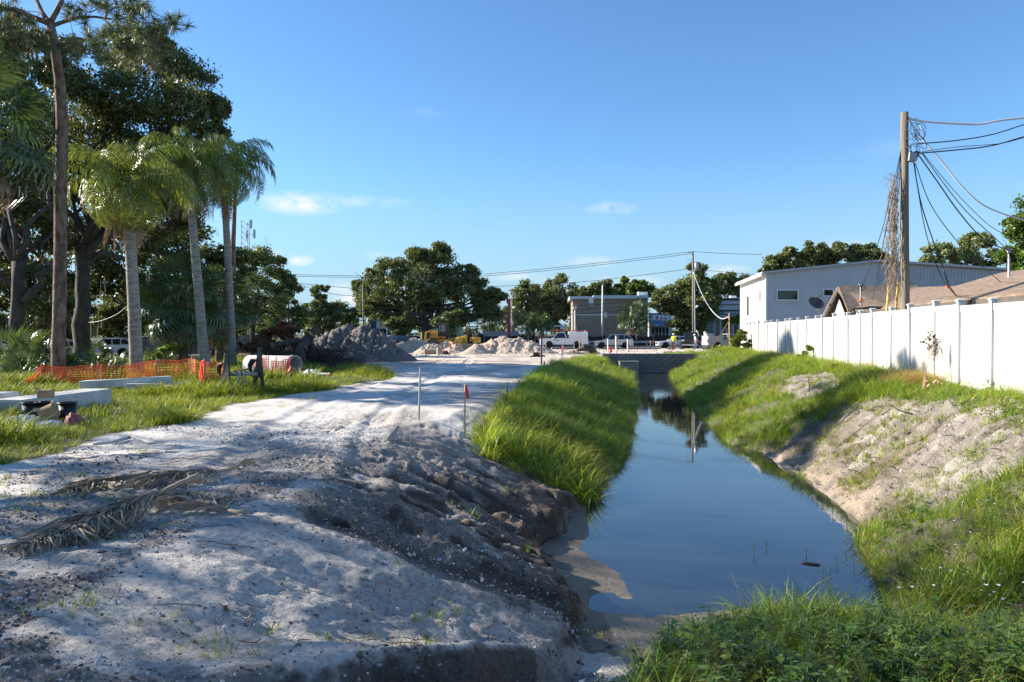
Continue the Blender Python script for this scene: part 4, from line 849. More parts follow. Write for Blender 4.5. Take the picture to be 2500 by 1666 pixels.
def vinyl_fence():
    pxs = [1822, 1831, 1842, 1854, 1865, 1875, 1886, 1900, 1916, 1932, 1951, 1970, 1991, 2012, 2038, 2069, 2101, 2135, 2177, 2219, 2284, 2349, 2422]
    ys = [7.24 / ((x - 1250) / F - FXS) for x in pxs]; ys.reverse()
    ys = [ys[0] - 1.7 * k for k in range(9, 0, -1)] + ys
    pts = []
    for i, y in enumerate(ys):
        x = FX0 + FXS * y + .05 * math.sin(i * 1.7)
        top = EYE + np.interp(y, [8, 15.2, 16, 18.2, 21, 27, 33, 40, 50], [.66, .61, .66, .70, .66, .615, .60, .59, .60]) + .012 * math.sin(i * 2.3)
        pts.append((x, y, top))
    t = thing('vinyl_fence', 'long white vinyl privacy fence along the right bank', 'fence', (pts[9][0], pts[9][1], 1.8))
    # one board-grooved panel shared by all bays (unit length along X, unit height)
    bd = MB(); nb = 11
    for k in range(nb): bd.box(((k + .5) / nb, 0, .5), (1 / nb - .008, .022, 1))
    def soiled(src, nm):     # mud splash and algae low on the panels
        m = src.copy(); m.name = nm; nt = m.node_tree; N = nt.nodes.new; L = nt.links.new; p = next(q for q in nt.nodes if q.type == 'BSDF_PRINCIPLED'); col = p.inputs['Base Color'].links[0].from_socket
        tc = N('ShaderNodeTexCoord'); sx = N('ShaderNodeSeparateXYZ'); L(tc.outputs['Object'], sx.inputs[0]); gm_ = N('ShaderNodeNewGeometry'); nz = N('ShaderNodeTexNoise'); nz.inputs['Scale'].default_value = 2.3; nz.inputs['Detail'].default_value = 6; L(gm_.outputs['Position'], nz.inputs['Vector'])
        a = N('ShaderNodeMath'); a.operation = 'MULTIPLY_ADD'; a.inputs[1].default_value = -.55; L(nz.outputs['Fac'], a.inputs[0]); L(sx.outputs['Z'], a.inputs[2]); mr = N('ShaderNodeMapRange'); mr.inputs['From Min'].default_value = -.28; mr.inputs['From Max'].default_value = .05; mr.inputs['To Min'].default_value = .75; mr.inputs['To Max'].default_value = 0; L(a.outputs[0], mr.inputs[0])
        mx_ = N('ShaderNodeMix'); mx_.data_type = 'RGBA'; L(mr.outputs[0], mx_.inputs['Factor']); L(col, mx_.inputs['A']); mx_.inputs['B'].default_value = (.36, .33, .24, 1); L(mx_.outputs['Result'], p.inputs['Base Color']); return m
    bd.box((.5, 0, .5), (1, .010, .99)); pm = bd.mesh('panel', soiled(vinyl, 'soiled_vinyl'))
    pmd = pm.copy(); pmd.materials.clear(); pmd.materials.append(soiled(vinyl_d, 'soiled_weathered_vinyl'))
    rl = MB(); rl.box((.5, 0, .5), (1, .05, 1)); rm = rl.mesh('rail', vinyl)
    ps = MB(); ps.box((0, 0, 1.0), (.115, .115, 2.0)); psm = ps.mesh('post', vinyl)
    cp = MB(); cp.box((0, 0, .012), (.16, .16, .024)); cp.box((0, 0, .036), (.155, .155, .024), taper=.6); cpm = cp.mesh('post_cap', vinyl)
    L0 = Vector(t.location)
    for i, (x, y, z) in enumerate(pts):
        o = link('post', psm, t); o.location = Vector((x, y, z - 1.95)) - L0; a = math.atan2(1, FXS); o.rotation_euler = (.01 * math.sin(i * 3.1), .01 * math.cos(i * 2.1), a)
        c = link('post_cap', cpm, o); c.location = (0, 0, 2.0)
        if i == 0: continue
        x0, y0, z0 = pts[i - 1]; d = Vector((x - x0, y - y0, 0)); L = d.length - .11; u = d.normalized(); a = math.atan2(d.y, d.x); st = Vector((x0, y0, 0)) + u * .055; zt = min(z0, z) - .0
        pan = link('panel', pmd if i % 7 in (2, 5) else pm, t); pan.location = Vector((st.x, st.y, zt - 1.85)) - L0; pan.scale = (L, 1, 1.72); pan.rotation_euler = (0, 0, a)
        sl = math.atan2(z - z0, d.length)
        for zz, h in ((zt - .16, .14), (zt - 1.86, .12)):
            r = link('rail', rm, t); r.location = Vector((st.x, st.y, zz)) - L0; r.scale = (L, 1, h); r.rotation_euler = (0, 0, a)
vinyl_fence()

# ---------------------------------------------------------------- block retaining wall and headwall
def block_wall():
    t = thing('block_wall', 'dark grey block retaining wall closing the far end of the ditch', 'wall', (10.4, WALLY, -.2))
    m = [M('wall_block', (.115, .115, .12), (.19, .19, .19), scale=3, rough=.9, bump=.8, bscale=20, rnd=.12)]
    xs0, xs1 = 7.0, 14.6; bw, bh = .60, .235; bm_ = MB(); bm_.box((0, 0, 0), (bw - .012, .34, bh - .012)); me = bm_.mesh('block', m); L0 = Vector(t.location)
    core = MB(); core.box(((xs0 + xs1) / 2, WALLY + .22, .45), (xs1 - xs0, .2, 1.75)); core.build('core', M('wall_core', (.05, .05, .05), rough=.9), t, w=True)
    for r in range(7):
        z = -.22 + bh * (r + .5)
        n = int((xs1 - xs0) / bw)
        for k in range(n):
            o = link('block', me, t); o.location = Vector((xs0 + bw * (k + .5 + .5 * (r % 2)), WALLY + .016 * math.sin(k * 5.1 + r * 2.7) - (.13 if 1 < r < 4 else (.22 if r <= 1 else 0)), z)) - L0; o.rotation_euler = (0, 0, .01 * math.sin(k * 3 + r))
    n = int((xs1 - xs0) / .9); cb = MB(); cb.box((0, 0, 0), (.89, .42, .07)); cm = cb.mesh('cap_stone', M('cap_stone', (.22, .215, .20), (.30, .29, .27), scale=4, rough=.9))
    for k in range(n): o = link('cap_stone', cm, t); o.location = Vector((xs0 + .9 * (k + .5), WALLY + .02, -.22 + bh * 7 + .04)) - L0
    mb = MB(); a = PX(1514, 880, WALLY - 1.2); b = PX(1560, 905, WALLY - 1.2); mb.box(((a.x + b.x) / 2, WALLY - .75, .38), (b.x - a.x, .9, 1.0)); mb.box(((a.x + b.x) / 2, WALLY - .75, .91), (b.x - a.x + .08, .96, .06))
    mb.single('headwall', M('headwall_concrete', (.17, .185, .17), (.25, .26, .24), scale=3, rough=.9, bump=.3), 'low concrete headwall box in front of the block wall', 'headwall', bevel=.01)
block_wall()

# ---------------------------------------------------------------- warehouse, house
def warehouse():
    Y0 = 50.0   # near right; gable wall facing the camera
    A = PX(1872, 813, 58.0); A.z = 1.6; B = PX(1818, 813, 68.0); B.z = 1.6
    u = Vector((1, .06, 0)).normalized()                       # gable wall direction (to the right)
    v = Vector((B.x - A.x, B.y - A.y, 0)).normalized()           # long side, away
    t = thing('warehouse', 'pale metal warehouse with shallow gable and corrugated end', 'building', A)
    wl = M('shaded_metal_wall', (.50, .50, .51), (.57, .57, .58), scale=.8, rough=.6, spec=.3, contrast=(.3, .7)); lit = M('sunlit_metal_wall', (.72, .71, .69), (.77, .76, .74), scale=1, rough=.5)  # gable duller, side wall whiter: shade and sun put into the wall colours
    corr = M('grey_corrugated', (.42, .42, .43), (.48, .48, .49), scale=2, rough=.5, spec=.4); rf = M('metal_roof', (.40, .40, .41), (.48, .48, .48), scale=3, rough=.45, metal=.3)
    trim = M('white_trim', (.70, .69, .67), rough=.5); tg = M('grey_trim', (.30, .29, .28), rough=.6)
    def Z(px_, py_, s):      # height where the wall line is hit
        p = A + u * s; return EYE - (py_ - 813) / F * p.y
    sR = 9.05; zE = Z(1872, 668, 0); zR = Z(2150, 640, sR); s2 = 26.0; zF = zR - (zR - zE) * (s2 - sR) / sR * .55
    p = lambda s, d, z: A + u * s + v * d + Vector((0, 0, z - A.z))
    D = 12.5
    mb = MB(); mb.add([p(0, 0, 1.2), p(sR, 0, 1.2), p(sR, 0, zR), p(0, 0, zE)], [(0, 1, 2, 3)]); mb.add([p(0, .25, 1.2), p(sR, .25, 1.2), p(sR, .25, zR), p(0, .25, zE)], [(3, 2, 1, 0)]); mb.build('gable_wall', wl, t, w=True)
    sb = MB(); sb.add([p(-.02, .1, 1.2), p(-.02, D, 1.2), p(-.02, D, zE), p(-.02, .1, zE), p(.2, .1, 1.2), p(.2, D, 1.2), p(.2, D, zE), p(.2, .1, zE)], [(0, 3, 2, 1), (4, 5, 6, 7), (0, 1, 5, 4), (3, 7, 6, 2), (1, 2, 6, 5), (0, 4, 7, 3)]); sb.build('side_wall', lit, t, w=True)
    n = 60
    for i in range(n):      # corrugated ribs, each its own part
        s = sR + .02 + (s2 - sR) * i / n; ds = (s2 - sR) / n; f0 = (s - sR) / (s2 - sR); z = zR + (zF - zR) * f0 - .1; z2 = zR + (zF - zR) * (f0 + 1 / n) - .1; q = MB()
        q.add([p(s, 0, 1.2), p(s + ds * .35, -.07, 1.2), p(s + ds * .65, -.07, 1.2), p(s + ds, 0, 1.2), p(s, 0, z), p(s + ds * .35, -.07, z), p(s + ds * .65, -.07, z2), p(s + ds, 0, z2), p(s, .1, 1.2), p(s + ds, .1, 1.2), p(s, .1, z), p(s + ds, .1, z2)],
              [(0, 1, 5, 4), (1, 2, 6, 5), (2, 3, 7, 6), (4, 5, 6, 7), (8, 9, 11, 10), (4, 7, 11, 10)]); q.build('corrugated_sheet', corr, t, w=True, fixn=False)
    def slab(nm, s0, z0, s1, z1, mat, th=.16, o0=-.35):
        q = MB(); q.add([p(s0, o0, z0), p(s1, o0, z1), p(s1, D, z1), p(s0, D, z0), p(s0, o0, z0 + th), p(s1, o0, z1 + th), p(s1, D, z1 + th), p(s0, D, z0 + th)], [(3, 2, 1, 0), (4, 5, 6, 7), (0, 1, 5, 4), (1, 2, 6, 5), (2, 3, 7, 6), (3, 0, 4, 7)]); return q.build(nm, mat, t, w=True)
    sl = (zR - zE) / sR
    slab('roof', -.45, zE - .45 * sl, sR, zR, rf); slab('roof', sR + .003, zR, s2, zF, rf)
    q = MB(); q.add([p(-.55, -.4, zE - .2), p(-.40, -.4, zE - .2), p(-.40, D, zE - .2), p(-.55, D, zE - .2), p(-.55, -.4, zE + .0), p(-.40, -.4, zE + .0), p(-.40, D, zE + .0), p(-.55, D, zE)], [(3, 2, 1, 0), (4, 5, 6, 7), (0, 1, 5, 4), (1, 2, 6, 5), (2, 3, 7, 6), (3, 0, 4, 7)]); q.build('gutter', trim, t, w=True)
    q = MB(); q.tube([p(-.1, -.08, zE - .1), p(-.1, -.08, 1.4)], .06, 8); q.build('downpipe', trim, t, w=True)
    q = MB(); q.tube([p(.02, -.05, zE - .1), p(.02, -.05, 1.4)], .07, 4); q.build('corner_trim', trim, t, w=True)
    def win(s0, s1, z0, z1, side=False):
        f = MB(); g = MB()
        if not side:
            Q = lambda s, z, o=-.03: p(s, o, z)
        else:
            Q = lambda s, z, o=-.03: p(-.02 + o, s, z)
        b = .10
        for (a0, a1, c0, c1) in ((s0 - b, s1 + b, z0 - b, z0), (s0 - b, s1 + b, z1, z1 + b), (s0 - b, s0, z0, z1), (s1, s1 + b, z0, z1)):
            f.add([Q(a0, c0), Q(a1, c0), Q(a1, c1), Q(a0, c1), Q(a0, c0, -.09), Q(a1, c0, -.09), Q(a1, c1, -.09), Q(a0, c1, -.09)], [(0, 1, 2, 3), (7, 6, 5, 4), (0, 4, 5, 1), (1, 5, 6, 2), (2, 6, 7, 3), (3, 7, 4, 0)])
        fo = f.build('window', trim, t, w=True); g.add([Q(s0, z0, -.045), Q(s1, z0, -.045), Q(s1, z1, -.045), Q(s0, z1, -.045)], [(0, 1, 2, 3)]); g.build('pane', glass_dark, fo, w=True)
    win(.85, 2.45, Z(1, 732, 1.5), Z(1, 710, 1.5)); win(4.6, 5.3, Z(1, 722, 5), Z(1, 708, 5))
    win(7.4, 8.4, EYE - (770 - 813) / F * 64, EYE - (722 - 813) / F * 64, True); win(2.0, 2.6, EYE - (735 - 813) / F * 59.5, EYE - (712 - 813) / F * 59.5, True)
glass_dark = M('dark_glass', (.012, .016, .018), (.02, .028, .03), scale=2, rough=.06, spec=.6)
warehouse()
def house():
    # long low house behind the fence: ridge parallel to the fence, brown shingles
    rf = M('brown_shingle', (.175, .125, .088), (.27, .20, .145), scale=3.5, rough=.9, bump=.7, bscale=26, stretch=(1, 1, 4), contrast=(.4, .62)); fas = M('dark_fascia', (.085, .075, .065), (.12, .105, .09), scale=3, rough=.8); wall = M('cream_wall', (.52, .47, .40), (.58, .53, .46), scale=2, rough=.8)
    soff = M('brown_soffit', (.12, .10, .085), (.16, .135, .115), scale=6, rough=.8)
    GL = PX(1905, 775, 38.5)            # lower left corner of the front gable eave
    t = thing('house', 'low house with brown shingle roof and gable end behind the white fence', 'house', (GL.x + 3, 40, 1.84))
    def poly(nm, pts, mat, th=.10):
        P = [Vector(q) for q in pts]; n = (P[1] - P[0]).cross(P[2] - P[0]).normalized()
        if n.z < 0: n = -n
        q = MB(); k = len(P); q.add(P + [a + n * th for a in P], [tuple(range(k)), tuple(range(2 * k - 1, k - 1, -1))] + [(i, (i + 1) % k, (i + 1) % k + k, i + k) for i in range(k)]); return q.build(nm, mat, t, w=True)
    # small gable wing pointing at the ditch: apex (2045,704), eaves left (2005,775) and right behind the pole
    ap = PX(2046, 703, 36); el = PX(2008, 776, 36.5); er = PX(2086, 757, 33.5)
    apb = PX(2240, 702, 38); elb = PX(2160, 760, 42); erb = PX(2190, 752, 33.2)
    # main roof slope toward the ditch: eave line (2075,766)->(2500,716); ridge (2170,703)...(2500,665)
    e0 = PX(2070, 764, 33); e1 = PX(2300, 742, 24.5); e2 = PX(2520, 722, 19.5); e2 = e2 + (e2 - e1) * 1.1; r1 = PX(2330, 704, 31); r2 = PX(2440, 672, 28); r3 = PX(2560, 660, 26.5); r3 = r3 + (PX(2520, 722, 19.5) - PX(2300, 742, 24.5)) * 1.1
    poly('roof', [e0, er, erb, apb, ap], rf); poly('roof', [el, ap, apb, elb], rf)
    q0 = PX(2240, 702, 38); main = poly('roof', [PX(2150, 757, 29.8), e1, e2, r3, r2, r1, PX(2236, 706, 37)], rf)
    # fascia boards
    def board(a, b, h=.18, th=.05, mat=fas, nm='fascia'):
        a, b = Vector(a), Vector(b); d = (b - a).normalized(); n = d.cross(Vector((0, 0, 1))).normalized() * th; q = MB(); dn = Vector((0, 0, -h))
        q.add([a + n, b + n, b - n, a - n, a + n + dn, b + n + dn, b - n + dn, a - n + dn], [(0, 1, 2, 3), (7, 6, 5, 4), (0, 4, 5, 1), (1, 5, 6, 2), (2, 6, 7, 3), (3, 7, 4, 0)]); return q.build(nm, mat, t, w=True)
    up = Vector((0, 0, .03)); board(PX(2150, 757, 29.8) + up, e1 + up); board(e1 + up, e2 + up); board(er + up, PX(2150, 757, 29.8) + up, .14); board(el, ap, .22, .06); board(ap, er, .16, .05)
    # soffit plane under the gable rake, gable wall, lower walls
    k = Vector((.0, 1.0, -.05)); q = MB(); q.add([el + Vector((0, 0, -.2)), ap + Vector((0, 0, -.2)), ap + Vector((.55, .9, -.22)), el + Vector((.55, .9, -.22))], [(0, 1, 2, 3)]); q.build('soffit', soff, t, w=True)
    g = MB(); a = ap + Vector((.3, .8, -.25)); b = el + Vector((.6, .8, -.05)); c = er + Vector((-.1, .8, -.1)); g.add([b, c, a, (b.x, b.y, 1.7), (c.x, c.y, 1.7)], [(0, 1, 2), (0, 3, 4, 1)]); g.build('gable_wall', wall, t, w=True)
    g = MB()
    for (s, e) in ((er + Vector((.3, .5, -.12)), PX(2150, 757, 30.4) + Vector((.4, .3, -.12))), (PX(2150, 757, 30.4) + Vector((.4, .3, -.12)), e1 + Vector((.5, .5, -.16))), (e1 + Vector((.5, .5, -.16)), e2 + Vector((.6, .6, -.16)))):
        g.add([s, e, (e.x, e.y, 1.7), (s.x, s.y, 1.7)], [(0, 1, 2, 3)])
    g.build('wall', wall, t, w=True)
    f = MB(); c = PX(2052, 770, 35.8); f.box(c, (.45, .05, .18)); fo = f.build('window', M('white_trim', (.7, .69, .67)), t, w=True); g = MB(); g.box(c + Vector((0, -.03, 0)), (.36, .02, .11)); g.build('pane', glass_dark, fo, w=True)
    red = M('orange_flashing', (.45, .09, .045), (.55, .13, .06), rough=.6); gal = M('galvanised', (.33, .34, .35), (.42, .43, .44), scale=6, rough=.5, metal=.6)
    def on_roof(px_, py_, Y): return PX(px_, py_, Y)
    # vent, service masts on the roof
    v = MB(); c = on_roof(2312, 709, 29.5); v.tube([c - Vector((0, 0, .15)), c + Vector((0, 0, .18))], .075, 10); v.build('roof_vent', red, t, w=True)
    for (bx, by, ty, Y, lab) in ((2101, 734, 692, 33.5, 'service_mast'), (2462, 702, 610, 25.5, 'service_mast')):
        b = on_roof(bx, by, Y); T = PX(bx, ty, Y); m = MB(); m.tube([b - Vector((0, 0, .2)), T], .04, 8); m.box(T, (.22, .05, .05)); m.ball(T + Vector((0, 0, -.08)), .07); mo = m.build(lab, gal, t, w=True)
        q = MB(); q.lathe([(.16, 0), (.07, .06), (.05, .16)], (b.x, b.y, b.z - .04), 10); q.build('flashing', red, mo, w=True)
        for k2 in range(3):
            q = MB(); q.tube([T + Vector((0, -.02, 0)), T + Vector((.18 * (-1) ** k2, -.1, -.18 - .05 * k2)), T + Vector((.05, -.06, -.35)), T + Vector((-.03 * k2, -.04, -.12))], .012, 5); q.build('drip_loop', cable_black, mo, w=True)
    # satellite dish on its arm
    d = thing('satellite_dish', 'dark round satellite dish on an arm at the house gable', 'satellite dish', PX(2000, 770, 36.4)); c = PX(1991, 742, 36.2); dk = M('dish_grey', (.055, .055, .06), (.08, .08, .085), rough=.5)
    m = MB(); nrm = Vector((.12, -.75, .65)).normalized(); uu = Vector((1, 0, 0)).cross(nrm).normalized(); ww = nrm.cross(uu)
    rings = []; nn = 20
    for r in (0, .12, .24, .34, .39):
        for k in range(nn): a = 2 * PI * k / nn; rings.append(c + ww * (r * math.cos(a) * 1.02) + uu * (r * math.sin(a)) + nrm * (r * r * .55))
    m.add(rings, [(i * nn + k, i * nn + (k + 1) % nn, (i + 1) * nn + (k + 1) % nn, (i + 1) * nn + k) for i in range(4) for k in range(nn)]); o = m.build('reflector', dk, d, True, w=True); s = o.modifiers.new('solid', 'SOLIDIFY'); s.thickness = .015
    m = MB(); m.tube([c, c - nrm * .15, PX(1993, 752, 36.3), PX(2006, 774, 36.5)], .025, 7); m.build('arm', gal, d, w=True); m = MB(); m.tube([c - uu * .38 + nrm * .05, c + nrm * .42 - uu * .1], .014, 6); m.box(c + nrm * .44 - uu * .1, (.07, .07, .09)); m.build('feed_horn', dk, d, w=True)
cable_black = M('cable_black', (.012, .012, .013), (.02, .02, .02), rough=.5); cable_white = M('cable_white', (.62, .62, .60), (.70, .70, .68), scale=12, rough=.5); vine_dry = M('dry_vine', (.20, .145, .10), (.32, .25, .18), scale=9, rough=.9)
house()

# ---------------------------------------------------------------- utility poles, wires
wood = M('pole_wood', (.15, .12, .085), (.27, .22, .16), scale=5, rough=.85, bump=.7, bscale=18, stretch=(3, 3, .12)); wood_far = M('far_pole_wood', (.17, .145, .11), (.26, .22, .17), scale=3, rough=.85, stretch=(3, 3, .2)); galv = M('galvanised_steel', (.36, .37, .38), (.46, .47, .48), scale=6, rough=.45, metal=.6)
def wire(label, pts, r, mat, name='overhead_wire', group=None, cat='wire', n=6):
    q = MB(); P = [Vector(p) for p in pts]; out = []
    for i in range(len(P) - 1):   # catmull-rom smoothing
        p0, p1, p2, p3 = P[max(0, i - 1)], P[i], P[i + 1], P[min(len(P) - 1, i + 2)]
        for k in range(7):
            t = k / 7; out.append(.5 * ((2 * p1) + (p2 - p0) * t + (2 * p0 - 5 * p1 + 4 * p2 - p3) * t * t + (3 * p1 - p0 - 3 * p2 + p3) * t ** 3))
    out.append(P[-1]); q.tube(out, r, n); return q.single(name, mat, label, cat, group, True)
def sag(a, b, s, n=7): a, b = Vector(a), Vector(b); return [a.lerp(b, i / (n - 1)) - Vector((0, 0, s * 4 * (i / (n - 1)) * (1 - i / (n - 1)))) for i in range(n)]
def near_pole():
    Y = 23.0; b = PX(2209, 760, Y); zb = H(b.x, b.y); t = thing('utility_pole', 'tall weathered wooden utility pole rising behind the white fence', 'utility pole', (b.x, b.y, zb))
    m = MB(); m.tube([(b.x, b.y, zb - .3), PX(2209, 760, Y), PX(2207, 600, Y), PX(2206, 450, Y), PX(2205, 277, Y)], [.145, .138, .128, .12, .11], 16); m.build('shaft', wood, t, True, w=True)
    dk = M('black_box', (.03, .03, .035), (.06, .06, .065), scale=4, rough=.5); gy = M('grey_box', (.30, .31, .33), (.38, .39, .41), rough=.5)
    m = MB(); c = PX(2223, 386, Y - .1); m.box(c, (.24, .2, .26), Euler((0, .1, 0)).to_matrix()); m.build('terminal_box', gy, t, w=True, bevel=.01); m = MB(); m.box(PX(2230, 384, Y - .05), (.12, .24, .30), Euler((0, .35, 0)).to_matrix()); m.build('splice_case', dk, t, w=True, bevel=.01)
    rg = np.random.default_rng(5)
    for k in range(12):      # coils and pigtails at the pole head
        c = PX(2215 + rg.uniform(4, 32), 300 + rg.uniform(0, 75), Y + rg.uniform(-.15, .1)); q = MB(); pts = []; r0 = rg.uniform(.06, .2); ax = rg.uniform(0, 3)
        for j in range(12): a = j * .6; pts.append(c + Vector((math.cos(a + ax) * r0, math.sin(ax) * .1 * math.cos(a), math.sin(a) * r0 * 1.2 - .012 * j)))
        q.tube(pts, .009, 5); q.build('wire_coil', cable_black if k % 3 else cable_white, t, True, w=True)
    for k in range(4): q = MB(); q.tube([PX(2206, 300 + 20 * k, Y - .12), PX(2222, 297 + 22 * k, Y - .2)], .014, 5); q.build('bolt', galv, t, w=True)
    for k, (x0, y0) in enumerate(((2166, 740), (2188, 738))):   # yellow guy-wire guards
        Yg = 23.4; q = MB(); q.tube([PX(x0 + 4, 690, Yg), PX(x0 - 2, 765, Yg)], .035, 7); q.single('guy_guard', M('yellow_guard', (.62, .42, .06), (.70, .50, .10), rough=.5), ('yellow guy-wire guard sleeve further from the pole', 'yellow guy-wire guard sleeve close to the pole')[k], 'guy guard', 'guy-wire guards')
    # service drops and cables
    T = lambda x, y, d=0: PX(x, y, Y + d)
    W = [('thick white twisted cable running to the right from the top of the pole', [T(2214, 290), T(2245, 298), T(2330, 304), T(2390, 305), T(2440, 296), T(2520, 288)], .032, cable_white),
         ('upper black cable leaving the pole head to the right', [T(2235, 353), T(2330, 345), T(2420, 330), T(2530, 298)], .018, cable_black),
         ('lower black cable leaving the pole head to the right', [T(2238, 376), T(2330, 368), T(2420, 357), T(2530, 328)], .02, cable_black),
         ('thin black cable just under the lower cable', [T(2240, 373), T(2340, 360), T(2440, 352), T(2530, 331)], .01, cable_black),
         ('white drop cable sagging from the pole head to the right edge', [T(2214, 290), T(2240, 330), T(2300, 400), T(2350, 460), T(2410, 508), T(2520, 545)], .022, cable_white),
         ('black drop cable reaching the roof mast at the right', [T(2240, 380), T(2290, 450), T(2340, 520), T(2400, 585), PX(2462, 612, 25.5)], .018, cable_black),
         ('second black drop cable reaching the roof mast at the right', [T(2248, 376), T(2310, 460), T(2360, 520), T(2420, 575), PX(2462, 614, 25.5)], .012, cable_black),
         ('thin black drop line above the others on the right', [T(2250, 376), T(2330, 470), T(2400, 540), T(2445, 570), PX(2520, 605, 25)], .009, cable_black),
         ('black drop cable falling to the middle of the brown roof', [T(2230, 400), T(2240, 470), T(2262, 580), T(2300, 680), PX(2345, 735, 26)], .012, cable_black),
         ('leafy black drop cable beside the pole ending at the eave', [T(2228, 398), T(2245, 490), T(2270, 570), T(2300, 650), T(2318, 700), PX(2347, 736, 26)], .016, cable_black),
         ('black drop line curving down to the right roof mast foot', [T(2232, 400), T(2270, 500), T(2335, 590), T(2390, 645), PX(2458, 702, 25.5)], .012, cable_black)]
    x2, y2 = 33.0, 21.5; z2 = H(x2, y2); t2 = thing('utility_pole', 'wooden utility pole beyond the right edge that takes the cables', 'utility pole', (x2, y2, z2)); m = MB(); m.tube([(x2, y2, z2 - .3), (x2, y2, 10.2)], [.15, .11], 12); m.build('shaft', wood, t2, True, w=True)
    for k, (lab, pts, r, mt) in enumerate(W):
        if k < 4: en_ = Vector((x2, y2, pts[-1].z + .25)); pts = pts + [pts[-1].lerp(en_, j / 14) for j in range(1, 15)]
        elif k == 4: pts = pts + [PX(2680, 585, 22.5), PX(2860, 640, 22)]
        wire(lab, pts, r, mt, 'cable', 'cables at the wooden pole', 'cable')
    ends = [(2104, 702, 33.5), (2130, 735, 32), (2168, 700, 23.4), (2186, 698, 23.4)]
    labs = ['wire from the pole to the left roof mast', 'wire from the pole ending low on the left roof', 'guy wire down to the outer yellow guard', 'guy wire down to the inner yellow guard']
    for k, (x, y, yy) in enumerate(ends): wire(labs[k], [T(2202, 345), T(2192 - 5 * (3 - k), 460), T(2180 - 12 * (3 - k), 590), PX(x, y, yy)], .010, cable_black, 'cable', 'cables at the wooden pole', 'cable')
    # dry vine hanging on the guy wires
    m = MB()
    for k in range(150):
        x = 2190 - abs(rg.normal()) * 13; y0 = 420 + rg.uniform(0, 230); Ys = Y + rg.uniform(-.2, .5); l = rg.uniform(30, 110); pts = []
        for j in range(6): pts.append(PX(x + rg.normal() * 4 - j * .8, y0 + l * j / 5, Ys))
        m.tube(pts, rg.uniform(.005, .011), 4, caps=False)
    for k in range(60):
        x = 2175 + rg.uniform(-14, 22); y0 = 420 + rg.uniform(0, 330); p = PX(x, y0, Y + rg.uniform(-.2, .4)); m.tube([p, p + Vector((rg.normal() * .1, rg.normal() * .05, -.05)), p + Vector((rg.normal() * .2, 0, -.16))], .005, 4, caps=False)
    o = m.single('dry_vine', vine_dry, 'dried brown vine hanging in strands beside the wooden pole', 'vine'); o['kind'] = 'stuff'
near_pole()
